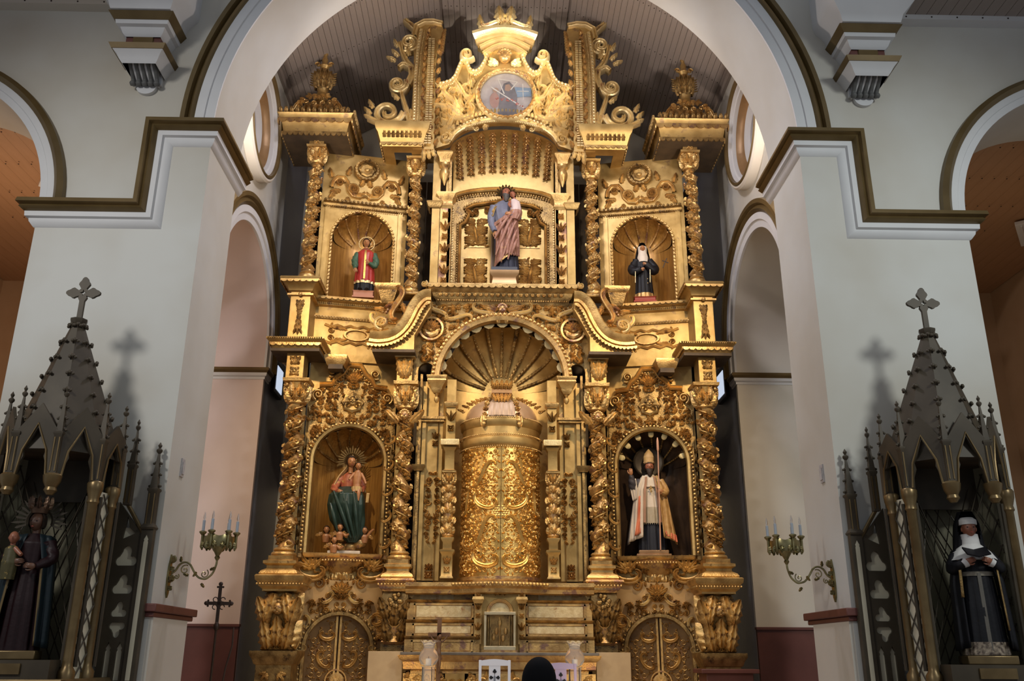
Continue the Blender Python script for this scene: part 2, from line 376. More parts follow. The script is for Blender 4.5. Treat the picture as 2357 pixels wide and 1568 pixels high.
_b = PANE.node_tree.nodes['Principled BSDF']; _b.inputs['Base Color'].default_value = (1, 1, 1, 1); _b.inputs['Roughness'].default_value = .02; _b.inputs['Transmission Weight'].default_value = 1; _b.inputs['IOR'].default_value = 1.04
# ================================================================ SETTING
def ring(cx, cz, prof, a0=0, a1=180, n=56, legs=0):                                # moulding round an arch, relief plane
    t = np.radians(np.linspace(a0, a1, n)); P = [[(cx+r*cos(a), cz+r*sin(a), c) for r, c in prof] for a in t]
    if legs: P = [[(cx+r, cz-legs, c) for r, c in prof]]+P+[[(cx-r, cz-legs, c) for r, c in prof]]
    return grid(np.array(P), flip=True)
def both(g): return G(g).add(g, SCL(-1, 1, 1))
MX = SCL(-1, 1, 1)
struct('floor', G(box(-12, 12, -6, 8.2, -.2, 0)).add(box(-3.5, 3.5, 8.2, 8.6, -.2, .15)).add(box(-3.5, 3.5, 8.6, 9.0, -.2, .3)).add(box(-3.5, 3.5, 9.0, 9.4, -.2, .45)).add(box(-12, 12, 9.4, 18, -.2, .6)).add(box(-4.2, 4.2, 10.0, 17.5, .55, .75)), STONE, flat=True)
o = [(-12, 0), (-9.01, 0)]+[tuple(p) for p in arcp(-7.25, 6.66, 1.76, 180, 0, 40)]+[(-5.49, 0), (-3.58, 0)]+[tuple(p) for p in arcp(0, 7.72, 3.58, 180, 0, 80)]+[(3.58, 0), (5.49, 0)]+[tuple(p) for p in arcp(7.25, 6.66, 1.76, 180, 0, 40)]+[(9.01, 0), (12, 0), (12, 12), (-12, 12)]
wf = struct('wall_front', extr(np.array(o), 1.1), WHITE, None, rel(0, 10.75, 0))
PATHL = [(-5.5, 10.7, 6.66), (-5.5, 9.65, 6.66), (-4.34, 9.65, 6.66), (-4.34, 9.65, 7.76), (-3.58, 9.65, 7.76), (-3.58, 10.9, 7.76)]
NRM = [(-1, 0, 0), (0, -1, 0), (0, -1, 0), (0, -1, 0), (1, 0, 0)]
PG = [(0, 0), (0, .17), (.05, .18), (.07, .13), (.10, .15), (.14, .10), (.15, 0)]
PW = [(.14, 0), (.14, .095), (.20, .09), (.215, .055), (.25, .05), (.30, .015), (.31, 0)]
tn = 0
for nm, M in (('left', None), ('right', MX)):
    for P, m in ((PG, TRIMG), (PW, TRIMW)):
        tn += 1; g = G().add(sweep(P, PATHL, NRM), M) if M is not None else G(sweep(P, PATHL, NRM)); struct('trim_%d' % tn, g, m)
    sx = -1 if nm == 'left' else 1
    tn += 1; struct('trim_%d' % tn, G(ring(sx*7.25, 6.66, [(1.93, 0), (1.93, .06), (1.98, .11), (2.04, .07), (2.05, 0)])), TRIMG, None, rel(0, 9.65, 0))
    tn += 1; struct('trim_%d' % tn, G(ring(sx*7.25, 6.66, [(1.76, 0), (1.76, .03), (1.84, .035), (1.85, .05), (1.93, .05), (1.93, 0)])), TRIMW, None, rel(0, 9.65, 0))
tn += 1; struct('trim_%d' % tn, G(ring(0, 7.72, [(3.81, 0), (3.81, .05), (3.85, .10), (3.89, .05), (3.91, .11), (3.96, .12), (3.98, 0)], n=90)), TRIMG, None, rel(0, 9.65, 0))
tn += 1; struct('trim_%d' % tn, G(ring(0, 7.72, [(3.58, 0), (3.58, .025), (3.69, .03), (3.70, .05), (3.81, .05), (3.81, 0)], n=90)), TRIMW, None, rel(0, 9.65, 0))
# corbels carrying the nave beams
def tier(cx, hw, dep, prof):                                                       # prof (z, out) inverted stepped block against the wall
    return sweep([(-z, b) for z, b in prof], [(cx-hw, 9.65, 0), (cx-hw, 9.65-dep, 0), (cx+hw, 9.65-dep, 0), (cx+hw, 9.65, 0)], [(-1, 0, 0), (0, -1, 0), (1, 0, 0)], side=(0, 0, -1))
RIBM = mat('grey_scroll_paint', (.10, .10, .095), (.14, .14, .135), .6)
rz = np.linspace(0, 1, 22); rib = tube(np.c_[np.zeros(22), -.28*(1-rz)**1.6-.06-.035*np.exp(-((rz-.9)/.1)**2), -.36*rz], .026+.014*np.exp(-((rz-.92)/.08)**2), 8)
for sx in (-1, 1):
    cx = sx*4.45; tn += 1
    pl = [(cx-.18, 8.5), (cx-.18, 8.29), (cx-.12, 8.29), (cx-.12, 8.26)]+[(cx+.12*cos(a), 8.26+.10*sin(a)) for a in np.linspace(pi, 2*pi, 16)]+[(cx+.12, 8.29), (cx+.18, 8.29), (cx+.18, 8.5)]
    r = struct('trim_%d' % tn, G(extr(np.array(pl), .05)), TRIMW, None, rel(0, 9.65, 0))
    me = mesh('fluted_rib', rib, RIBM)
    for k in range(5): link('fluted_rib', me, r, TR(cx-.145+.0725*k, 9.65, 8.49) @ SCL(1, 1, .66))
    part('bracket_core', extr(np.array([(9.65, 8.28), (9.65, 8.5), (9.36, 8.5), (9.42, 8.42), (9.56, 8.33)]), .3), TRIMW, r, np.array([[0, 0, 1, cx-.15], [1, 0, 0, 0], [0, 1, 0, 0], [0, 0, 0, 1.]]))
    part('cornice', tier(cx, .2, .34, [(8.39, 0), (8.43, .03), (8.49, .06), (8.53, .10), (8.53, 0)]), TRIMW, r)
    part('cornice', tier(cx, .2, .34, [(8.53, 0), (8.53, .11), (8.59, .14), (8.59, -.1)]), TRIMG, r)
    part('block', box(cx-.21, cx+.21, 9.33, 9.65, 8.59, 8.81), REDB, r); part('disc', lathe([(.13, 0), (.12, .02), (.1, .02)], 24), TRIMG, r, TR(cx, 9.33, 8.74) @ RX(pi/2))
    part('cornice', tier(cx, .21, .34, [(8.77, 0), (8.80, .03), (8.87, .06), (8.89, .10), (8.94, .11), (8.94, 0)]), TRIMW, r)
    part('cornice', tier(cx, .21, .34, [(8.94, 0), (8.94, .12), (9.02, .18), (9.02, 0)]), TRIMG, r)
    part('beam_end', tier(cx, .24, .42, [(9.02, 0), (9.03, .12), (9.13, .15), (9.25, .26), (9.33, .28), (10.4, .28), (10.4, 0)]), TRIMW, r)
# flat boarded ceilings of the nave aisles
brd = mesh('plank', box(-.07, .07, -3, 9.65, 0, .03), PLANKO, True); brd2 = mesh('plank', box(-.07, .07, -3, 9.65, 0, .03), PLANK, True)
for sx, b in ((-1, brd), (1, brd2)):
    c = struct('ceiling_%s' % ('left' if sx < 0 else 'right'), box(sx*12, sx*4.85, -3, 9.65, 9.52, 9.6), DULL)
    for k in range(20): link('plank', b, c, TR(sx*(5.0+.146*k), 0, 9.47))
    part('cover_strip', box(min(sx*4.9, sx*9), max(sx*4.9, sx*9), 9.50, 9.65, 9.40, 9.47), TRIMW if sx > 0 else WARMW, c)
    nb = G()
    for k in range(9): nb.add(sph(.012, .012, .012, 6, 4), TR(sx*(5.1+.33*k), 9.5, 9.435))
    part('nail_heads', nb, IRON, c, kind='stuff')
# chancel side walls with side arches and oculus windows
LW = np.array([[0, 0, 1, 0], [1, 0, 0, 0], [0, 1, 0, 0], [0, 0, 0, 1.]])
AC, AZ, AR, OC, OZ = 13.9, 6.9, 1.55, 13.45, 10.25
ow = np.array([(10.75, 0), (12.35, 0)]+[tuple(p) for p in arcp(AC, AZ, AR, 180, 0, 40)]+[(15.45, 0), (15.46, 0), (15.46, 6.3), (15.6, 6.9), (15.75, 7.6), (15.6, 12.1), (10.75, 12.1)])
for nm, M in (('left', None), ('right', MX)):
    T = TR(-5.25) @ LW; T = T if M is None else M @ T
    hole = arcp(OC, OZ, .86, 0, 360, 49)[:-1]
    w = struct('wall_'+nm, extr(ow, 1.05, [hole]), WHITE, None, T)
    part('shaded_slate_end', extr(np.array([(15.46, .5), (17.5, .5), (17.5, 12.1), (15.6, 12.1), (15.75, 7.6), (15.6, 6.9), (15.46, 6.3)]), 1.0), SLATE, w, T)  # slate paint low down; above, the dark colour stands in for shade beside altarpiece
    T2 = TR(-4.2) @ LW; T2 = T2 if M is None else M @ T2
    tn += 1; struct('trim_%d' % tn, ring(AC, AZ, [(1.78, 0), (1.78, .05), (1.84, .10), (1.9, .06), (1.93, .11), (2.0, .11), (2.02, 0)], legs=.42), TRIMG, None, T2)
    tn += 1; struct('trim_%d' % tn, ring(AC, AZ, [(1.54, -.02), (1.54, .02), (1.66, .03), (1.67, .06), (1.78, .06), (1.78, 0)], legs=.42), TRIMW, None, T2)
    part('intrados', ring(AC, AZ, [(1.545, -1.05), (1.545, -.01)], legs=.44), PINKW if M is None else WARMW, w, T2)
    ic = [(-4.2, 15.75, 6.47), (-4.2, 15.45, 6.47), (-5.25, 15.45, 6.47)]
    for P, m in (([(0, 0), (0, .09), (.05, .1), (.09, .06), (.09, 0)], TRIMG), ([(.09, 0), (.09, .06), (.14, .05), (.16, .02), (.2, .02), (.2, 0)], TRIMW)):
        tn += 1; g = G(sweep(P, ic, [(1, 0, 0), (0, -1, 0)], side=(0, 0, -1))); struct('trim_%d' % tn, g if M is None else G().add(g, M), m)
    g = G(box(-5.25, -4.2, 15.44, 15.52, .5, 6.46)); part('jamb_plaster', g if M is None else G().add(g, M), PINKW if M is None else WARMW, w)
    g = G(box(-5.38, -5.25, 15.38, 15.6, .5, 6.9)); tn += 1; struct('trim_%d' % tn, g if M is None else G().add(g, M), TRIMG)
    g = G(box(-5.25, -4.195, 15.40, 15.48, .5, 2.10)).add(box(-5.25, -4.18, 15.37, 15.48, 2.10, 2.14)); x = struct('baseboard_'+nm, g if M is None else G().add(g, M), REDB)
    # oculus
    oc = struct('window_%d' % (1 if M is None else 2), ring(OC, OZ, [(1.03, 0), (1.03, .14), (1.0, .17), (.97, .17)], 0, 360, 64), WARMW, None, T2)
    part('gilt_ring', ring(OC, OZ, [(.97, .165), (.95, .19), (.91, .18), (.90, .12)], 0, 360, 64), TRIMG, oc, T2)
    part('white_ring', ring(OC, OZ, [(.90, .13), (.87, .13), (.86, .08), (.82, .07), (.80, .0)], 0, 360, 64), TRIMW, oc, T2)
    part('bronze_reveal', ring(OC, OZ, [(.80, .01), (.77, -.06), (.70, -.12), (.64, -.14)], 0, 360, 64), mat('copper_reveal_paint', (.34, .2, .09), (.4, .24, .11), .4, .3), oc, T2)
    part('white_ring', ring(OC, OZ, [(.64, -.13), (.62, -.09), (.54, -.10), (.47, -.16), (.45, -.33)], 0, 360, 64), TRIMW, oc, T2)
    part('grille_disc', fan(np.c_[arcp(OC, OZ, .46, 0, 360, 41)[:-1], np.full(40, -.32)]), mat('dark_red_glass', (.16, .035, .03), None, .3), oc, T2)
    gr = G()
    for k in range(6):
        p = np.c_[vol_path(.2, 1.2, k*pi/3+1, 1, 20), np.zeros(20)]; gr.add(tube(p, .014, 5), TR(OC+.22*cos(k*pi/3), OZ+.22*sin(k*pi/3), -.3))
    part('iron_tracery', gr, IRON, oc, T2)
    g = G(box(-3.62, -3.5, 9.58, 10.95, 2.07, 2.15)).add(box(-3.62, -3.53, 9.62, 10.9, 2.02, 2.07)); tn += 1; x = struct('trim_%d' % tn, g if M is None else G().add(g, M), REDB, bev=.01)
    g = G(box(-3.6, -3.54, 9.66, 10.75, .4, 2.02)); tn += 1; struct('trim_%d' % tn, g if M is None else G().add(g, M), WARMW)
    g = G(box(-12, -5.25, 17.0, 17.2, 0, 9)).add(box(-10.2, -10.0, 10.75, 17, 0, 9)); struct('wall_aisle_'+nm, g if M is None else G().add(g, M), TANW)
    g = G(box(-12, -5.25, 10.75, 17, 8.75, 8.85)); c = struct('ceiling_aisle_'+nm, g if M is None else G().add(g, M), DULL)
    ab = mesh('plank', box(-.0965, .0965, 10.75, 17, .03, .042), PLANKO, True); sx = -1 if M is None else 1
    for k in range(24): link('plank', ab, c, TR(sx*(5.4+.195*k), 0, 8.71))
    nb = G()
    for yy in (11.4, 12.3, 13.2, 14.1, 15.0):
        for k in range(16): nb.add(sph(.014, .014, .01, 5, 3), TR(sx*(5.45+.195*k), yy, 8.705))
    part('nail_heads', nb, IRON, c, kind='stuff')
struct('wall_back', box(-5.2, 5.2, 17.5, 17.7, .5, 14), WHITE)
# boarded vault over the chancel
ZW, SL, XF = 11.95, .58, 1.2
ZF = ZW+SL*(4.2-XF); vault = struct('ceiling', G(extr(np.array([(-4.4, ZW-.1), (-XF, ZF+.03), (XF, ZF+.03), (4.4, ZW-.1), (4.4, ZW+.1), (XF, ZF+.25), (-XF, ZF+.25), (-4.4, ZW+.1)]), 6.75)), PLANK, None, rel(0, 17.5, 0))
pm = mesh('plank', box(-.053, .053, 10.75, 17.45, -.022, .02), PLANK, True)
LN = math.hypot(4.2-XF, ZF-ZW); ang = math.atan2(ZF-ZW, 4.2-XF); nb = G()
for sx in (-1, 1):
    for k in range(int(LN/.112)):
        d = .06+.112*k; x = sx*(4.2-d*cos(ang)); z = ZW+d*sin(ang)
        link('plank', pm, vault, TR(x, 0, z) @ RY(sx*ang))
        for yy in (11.5, 12.5, 13.5, 14.6, 15.7): nb.add(sph(.013, .013, .01, 5, 3), TR(x, yy, z-.03))
for k in range(int(2*XF/.112)+1):
    x = -XF+.03+.112*k; link('plank', pm, vault, TR(x, 0, ZF))
    for yy in (11.5, 12.5, 13.5, 14.6, 15.7): nb.add(sph(.013, .013, .01, 5, 3), TR(x, yy, ZF-.024))
part('nail_heads', nb, IRON, vault, kind='stuff')
for sx in (-1, 1): part('edge_strip', box(sx*4.2, sx*4.14, 10.75, 17.5, ZW-.12, ZW), PLANK, vault)
# ================================================================ RETABLE: building blocks
def block(hx, yf, yb, prof):                                                       # cornice round three sides of a block: local x +-hx, front y=-yf, back y=+yb ; prof (z, out)
    return sweep([(z, b) for z, b in prof], [(-hx, yb, 0), (-hx, -yf, 0), (hx, -yf, 0), (hx, yb, 0)], [(-1, 0, 0), (0, -1, 0), (1, 0, 0)], side=(0, 0, 1))
def hang(hx, yf, yb, z, d, th=.03, n=None, out=0.):                                # lambrequin fringe on three sides
    hx += out; yf += out; n = n or max(3, int(2*hx/.1)); g = G().add(scallop(2*hx, d, n, th), rel(0, -yf+th*0, z))
    L = yf+yb; k = max(2, int(n*L/(2*hx)))
    for q in (-1, 1): g.add(scallop(L, d, k, th), TR(q*hx, (yb-yf)/2, z) @ RZ(q*pi/2) @ REL)
    return g
LEAFM = {}
def leaf_mesh(key, L, w, h, m, lob=4, c=.9):
    if key not in LEAFM:
        V, F = leaf(1, 1, 1, lob, c); V = V*np.array([w, L, h])
        LEAFM[key] = split_sharp(mesh('acanthus_leaf', G((V, F)), m), 60)
    return LEAFM[key]
def flower_mesh(key, r, h, m, pet=6):
    if key not in LEAFM: LEAFM[key] = split_sharp(mesh('rosette', G(flower(r, h, pet)), m), 60)
    return LEAFM[key]
def capital(parent, z, h, r, m, y0=0):                                            # corinthian capital
    c = part('capital', G(lathe([(r*.95, 0), (r*1.08, .02), (r*1.08, .05), (r*.92, .07), (r*.95, h*.5), (r*1.3, h*.85)], 20)).add(poly_lathe([(r*1.15, h*.84), (r*1.45, h*.88), (r*1.5, h), (r*1.2, h)], 4)), m, parent, TR(0, y0, z))
    me = leaf_mesh(('cap', round(r, 3), round(h, 3), m.name), h*.52, r*.42, r*.5, m)
    for row, (n, zz, k) in enumerate(((8, .07, 1.0), (8, .3, 1.1))):
        for i in range(n):
            a = 2*pi*(i+.5*row)/n
            if sin(a) > .45: continue
            link('acanthus_leaf', me, c, TR(0, y0, z) @ RZ(a+pi/2) @ TR(0, -r*.92*k, h*zz) @ REL)
    key = ('capv', round(r, 3), m.name)
    if key not in LEAFM: LEAFM[key] = mesh('scroll', G(volute(r*.36, 1.5, 0, 1, .2, .5)), m)
    for q in (-1, 1): link('scroll', LEAFM[key], c, TR(q*r*1.05, y0-r*1.15, z+h*.72) @ RZ(q*.6) @ (SCL(q, 1, 1) if q < 0 else I4) @ REL)
    return c
def twisted(root, z0, z1, r, turns, hand, m, m2, rosr, seed=1):
    h = z1-z0; nz, nf = int(turns*13)+2, 24; t = np.linspace(0, 1, nz)[:, None]; f = (np.arange(nf)*2*pi/nf)[None, :]; th = hand*2*pi*turns*t-pi/2
    e = .26*r*np.minimum(1, np.minimum(t, 1-t)*14); d = np.cos(f-th)
    rr = r*(.80+.13*d+.05*np.cos(3*(f-th)))*(1-.12*t)
    P = np.stack([rr*np.cos(f)+e*np.cos(th), rr*np.sin(f)+e*np.sin(th), z0+h*t+0*f], -1)
    s = part('twisted_shaft', G(grid(P, cv=True, flip=True)), m, root)
    fm = flower_mesh(('tw', rosr, m2.name), rosr, rosr*.55, m2, 5); rnd = random.Random(seed); g = G()
    for k in range(int(turns)+1):
        for da in (-.55, .35):                                                    # flowers on the outer swell, towards the nave
            tt = (k+.02+da*.16+.0)/turns
            if not .02 < tt < .97: continue
            a = hand*2*pi*turns*tt-pi/2; R = r*(1.2)*(1-.12*tt)
            if da > 0 or k % 2 == 0: link('rosette', fm, s, TR(R*cos(a)*.98, R*sin(a)*.98, z0+h*tt) @ RZ(a+pi/2) @ RX(rnd.uniform(-.2, .2)) @ REL)
    for k in range(int(turns*7)):                                                 # leaves winding along the hollow
        tt = (k+.5)/(turns*7); a = hand*2*pi*turns*tt-pi/2+pi; 
        if sin(a) > .6 or tt < .02 or tt > .97: continue
        R = r*.62; rot = hand*(1.0)+rnd.uniform(-.4, .4)
        for sgn in (-1, 1):
            g.add(leaf(r*.8, r*.26, r*.36, 3, .8), TR(R*cos(a)+.26*r*cos(a+pi), R*sin(a)+.26*r*sin(a+pi), z0+h*tt) @ RZ(a+pi/2) @ REL @ RZ(rot+sgn*.75))
    for k in range(int(turns*9)):
        tt = (k+.5)/(turns*9); a = hand*2*pi*turns*tt-pi/2+rnd.choice((-1.1, 1.1)); R = r*1.02
        if sin(a) > .4 or tt < .03 or tt > .97: continue
        g.add(leaf(r*.62, r*.22, r*.3, 3, .8), TR(R*cos(a), R*sin(a), z0+h*tt) @ RZ(a+pi/2) @ REL @ RZ(rnd.uniform(0, 6.28)) @ TR(0, -r*.3, -.1*r))
    part('vine_leaves', g, m2, s, kind='stuff')
    n = int(turns*20); tt = np.linspace(.02, .98, n); a = hand*2*pi*turns*tt-pi/2+pi*.62*hand
    part('vine_stem', tube(np.stack([r*.93*np.cos(a)*(1-.1*tt), r*.93*np.sin(a)*(1-.1*tt), z0+h*tt], -1), r*.085, 5), m2, s)
    return s
def column(label, x, y, z0, zs, z1, zc, r, turns, hand, m, m2, group, base_prof, ros):
    c = thing('twisted_column', label, 'column', (x, y, z0), 0, group)
    b = part('base', G(poly_lathe([(p, z) for p, z in base_prof], 4)), m2, c)
    part('base_ring', lathe([(r*.9, -.02), (r*1.3, .0), (r*1.38, .03), (r*1.3, .06), (r*1.0, .075), (r*1.18, .10), (r*1.0, .13), (r*.8, .13)], 24), m2, c, TR(0, 0, base_prof[-1][1]))
    twisted(c, base_prof[-1][1]+.11, z1-z0, r, turns, hand, m, m2, ros, int(abs(x)*100+z0*10))
    capital(c, z1-z0-.01, zc-z1, r*1.02, m2); return c
def relief_strip(w, h, seed, d=.02, sz=.1):                                        # upright strip of leaves and flowers, centred, bottom at 0
    g = G(); n = max(2, int(h/(w*1.15))); st = h/n
    for k in range(n):
        zc = (k+.5)*st
        if k % 2 == 0: g.add(flower(w*.33, d*1.3, 6), rp(0, zc)); [g.add(leaf(w*.42, w*.16, d, 3), rp(0, zc, 0, a)) for a in (.8, -.8, 2.3, -2.3)]
        else:
            for a in (-.55, 0, .55): g.add(leaf(st*.8, w*.2, d*1.3, 3), rp(0, zc-st*.4, 0, a))
            for q in (-1, 1): g.add(volute(w*.2, 1.4, 1.57, q, .22, .5), rp(q*w*.24, zc-st*.25))
    return g
# ================================================================ RETABLE, LOWER TIER
SBX, SBY, SBR = -2.54, 15.0, .2
GL, GC = 'lower twisted columns of the gilded altarpiece', 'corner pedestals'
BASE1 = [(.27, 0), (.29, .04), (.27, .08), (.20, .12), (.20, .16), (.25, .19), (.25, .23), (.19, .25), (.19, .31)]
def outer_pedestal(label):
    p = thing('column_pedestal', label, 'pedestal', (-3.32, 14.46, .75), 0, None)
    part('plinth', G(box(-.26, .26, -.24, .22, 0, .82)).add(block(.26, .24, .22, [(0, 0), (0, .06), (.1, .06), (.14, 0)])).add(block(.26, .24, .22, [(.78, 0), (.8, .03), (.86, .05), (.92, .09), (.98, .09), (.98, 0)])), GOLDD, p)
    k = part('carved_bracket', poly_lathe([(.19, .97), (.23, 1.0), (.17, 1.06), (.165, 1.2), (.21, 1.42), (.25, 1.6), (.24, 1.74), (.20, 1.82), (.24, 1.86)], 4), GOLDD, p, TR(0, .02, 0))
    me = leaf_mesh(('br', 1), .42, .13, .10, GOLD)
    for (a, b, rt) in ((-.12, 1.0, .2), (.12, 1.0, -.2), (0, 1.05, 0), (-.16, 1.35, .35), (.16, 1.35, -.35), (-.08, 1.8, 2.9), (.08, 1.8, -2.9)):
        link('acanthus_leaf', me, k, rel(a, -.2-.02*(b > 1.2), b) @ RZ(rt))
    for b in (1.1, 1.5): link('acanthus_leaf', me, k, TR(.21, 0, b-.1) @ RZ(pi/2) @ REL)
    part('mask', face(.2), GOLDR, k, rel(0, -.24, 1.58))
    part('scroll_foot', fill(lambda x, y: True, (-.2, .2, 1.0, 1.35), .1, 4, .03), GOLD, k, rel(0, -.18, 0), kind='stuff')
    part('plinth_carving', fill(lambda x, y: True, (-.2, .2, .2, .7), .12, 6, .03), GOLD, p, rel(0, -.24, 0), kind='stuff')
    part('ledge', G(block(.26, .26, .3, [(1.83, 0), (1.86, .0), (1.90, .05), (1.95, .06), (1.99, .1), (2.05, .11), (2.07, .09), (2.07, -.26)])).add(box(-.3, .3, -.3, .3, 1.9, 2.03)), GOLD, p)
    part('beading', beads([(-.35, -.35, 1.93), (.35, -.35, 1.93), (.35, .4, 1.93)], .018, .045), GOLD, p, kind='stuff'); return p
A = outer_pedestal('carved gilt pedestal at the left end, below the leftmost lower twisted column'); mirror(A, 'carved gilt pedestal at the right end, below the rightmost lower twisted column', GC)
A = column('leftmost lower twisted column, thick and gilded, beside the dark left wall', -3.36, 14.46, 2.8, 3.2, 5.55, 5.96, .143, 7, 1, GOLDR, GOLD, GL, BASE1, .068)
mirror(A, 'rightmost lower twisted column, thick and gilded, beside the dark right wall', GL)
BASE2 = [(.23, 0), (.25, .03), (.23, .07), (.17, .11), (.17, .15), (.21, .18), (.21, .22), (.16, .24), (.16, .30)]
A = column('lower twisted column between the green robed virgin and the curved central door', -1.60, 14.75, 2.8, 3.2, 5.56, 6.02, .135, 6.5, -1, GOLDR, GOLD, GL, BASE2, .066)
for q in (-1, 1): part('wing', leaf(.3, .09, .05, 4), GOLD, A, rel(q*.1, -.17, 2.5) @ RZ(-q*.8))
part('mask', face(.16), GOLDR, A, rel(0, -.18, 2.62))
part('side_scrolls', G(*[G().add(cscroll(.35, .022, .03)[0], rp(-.23, .55+.42*k, 0, 1.57+.2*(k % 2))) for k in range(5)]), GOLD, A, rel(0, .05, 0), kind='stuff')
mirror(A, 'lower twisted column between the curved central door and the bishop statue', GL)
def inner_pedestal(label):
    p = thing('bracket_pedestal', label, 'pedestal', (-1.62, 14.78, .75), 0, None)
    part('plinth', box(-.2, .2, -.1, .4, 0, 1.1), GOLDD, p)
    k = part('carved_bracket', poly_lathe([(.14, 1.08), (.19, 1.12), (.13, 1.2), (.14, 1.4), (.19, 1.62), (.2, 1.8), (.17, 1.9)], 4), GOLDR, p, TR(0, .02, 0))
    me = leaf_mesh(('br', 2), .34, .1, .09, GOLDD)
    for (a, b, rt) in ((-.09, 1.12, .2), (.09, 1.12, -.2), (0, 1.35, 0), (-.12, 1.45, .35), (.12, 1.45, -.35)): link('acanthus_leaf', me, k, rel(a, -.15, b) @ RZ(rt))
    part('fruit_cluster', G(*[(lambda a, b, r: (sph(r, r, r, 8, 5)[0]+np.array([a, b, .02]), sph(1, 1, 1, 8, 5)[1]))(random.Random(k).uniform(-.1, .1), 1.72+random.Random(k+9).uniform(-.1, .1), .04) for k in range(12)]), GOLDD, k, rel(0, -.2, 0), kind='stuff')
    part('wing_scrolls', G(cscroll(.5, .03, .05)[0].add(fill(lambda x, y: True, (-.3, .3, -.05, .08), .09, 3, .03, sym=False))).mirror(), GOLD, k, rel(-.22, 0, 1.45) @ RZ(1.57), kind='stuff')
    part('ledge', G(block(.2, .24, .4, [(1.86, 0), (1.9, .02), (1.94, .05), (1.98, .06), (2.02, .1), (2.05, .09), (2.05, -.2)])).add(box(-.24, .24, -.28, .4, 1.9, 2.03)), GOLDR, p)
    part('beading', beads([(-.28, -.32, 1.96), (.28, -.32, 1.96)], .02, .05), GOLD, p, kind='stuff'); return p
A = inner_pedestal('dark carved leaf bracket between the left side door and the stepped shelves'); mirror(A, 'dark carved leaf bracket between the stepped shelves and the right side door', 'inner brackets')
# entablature blocks over the lower columns
def outer_entab(label):
    e = thing('entablature_block', label, 'cornice', (-3.42, 14.5, 5.96), 0, None)
    part('die', box(-.145, .145, -.15, .2, 0, .46), GOLDP, e, bev=.008)
    part('die_carving', relief_strip(.24, .4, 3, .025), GOLDD, e, rel(0, -.15, .03), kind='stuff')
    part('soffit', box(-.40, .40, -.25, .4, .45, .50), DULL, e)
    part('cornice', block(.38, .24, .8, [(.46, -.2), (.47, -.04), (.50, 0), (.60, .03), (.62, .06), (.645, .09), (.67, .09), (.675, -.3)]), GOLDP, e)
    part('zigzag_fringe', hang(.38, .24, .8, .59, .055, .012, 8, .035), GOLD, e, kind='stuff'); part('rope_edge', beads([(-.45, .8, .66), (-.45, -.33, .66), (.45, -.33, .66), (.45, .8, .66)], .017, .036), GOLDD, e, kind='stuff')
    f = part('inner_bracket', block(.13, .1, .6, [(.3, 0), (.32, .02), (.42, .06), (.48, .06), (.48, -.1)]), GOLD, e, TR(.62, .22, .02)); part('bracket_underside', box(.5, .74, .1, .8, .26, .34), DULL, e); return e
A = outer_entab('flat gilt cornice block on top of the leftmost lower twisted column'); mirror(A, 'flat gilt cornice block on top of the rightmost lower twisted column', 'outer cornice blocks')
def inner_entab(label):
    e = thing('carved_die', label, 'carved block', (-1.64, 14.78, 6.02), 0, None)
    part('die', box(-.13, .13, -.14, .3, 0, .44), GOLDP, e, bev=.006)
    me = leaf_mesh(('die',), .34, .1, .06, GOLD)
    for a in (-.35, 0, .35): link('acanthus_leaf', me, e, rel(0, -.14, .06) @ RZ(a))
    part('cap', block(.13, .14, .3, [(.40, 0), (.42, .04), (.46, .05), (.46, -.1)]), GOLD, e); return e
A = inner_entab('leaf carved gilt block on top of the lower twisted column left of the shell niche'); mirror(A, 'leaf carved gilt block on top of the lower twisted column right of the shell niche', 'inner dies')
# ---- side bays
def niche(root, w, zb, zs, depth, m, mb, nr, rib=True, name='niche'):              # round-headed recess, local: opening half width w
    n = part(name, G(), m, root) if False else None
    t = np.linspace(0, pi, 25); P = np.array([[(w*cos(a), depth*sin(a), z) for a in t] for z in (zb, zs)]); g = G(grid(P))
    b = np.linspace(.001, pi/2, 12); k = np.cos(t*nr)*.035
    Q = np.array([[(w*cos(a)*sin(bb)*(1-abs(cos(a*nr))*.05*sin(bb)), depth*cos(bb), zs+w*sin(a)*sin(bb)*(1-abs(cos(a*nr))*.05*sin(bb))) for a in np.linspace(0, pi, nr*6+1)] for bb in b]); g.add(grid(Q, flip=True))
    g.add(extr(np.array([(-w, 0), (w, 0)]+[(w*cos(a), depth*sin(a)) for a in t[1:-1]]), .02), TR(0, 0, zb-.02))
    n = part(name, g, mb, root, ang=25)
    if rib:
        for i in range(nr+1):
            a = pi*i/nr
            if i in (0, nr): continue
            p = np.array([(w*.95*cos(a)*sin(bb), depth*cos(bb)*.96, zs+w*.95*sin(a)*sin(bb)) for bb in np.linspace(.35, pi/2-.05, 12)]); part('rib', G(tube(p, w*.03, 6)).add(beads(p, w*.035, w*.09)), m, n)
    return n
def arch_hole(w, zb, zs, n=28): return np.array([(-w, zb), (w, zb)]+[(w*cos(a), zs+w*sin(a)) for a in np.linspace(0, pi, n)])
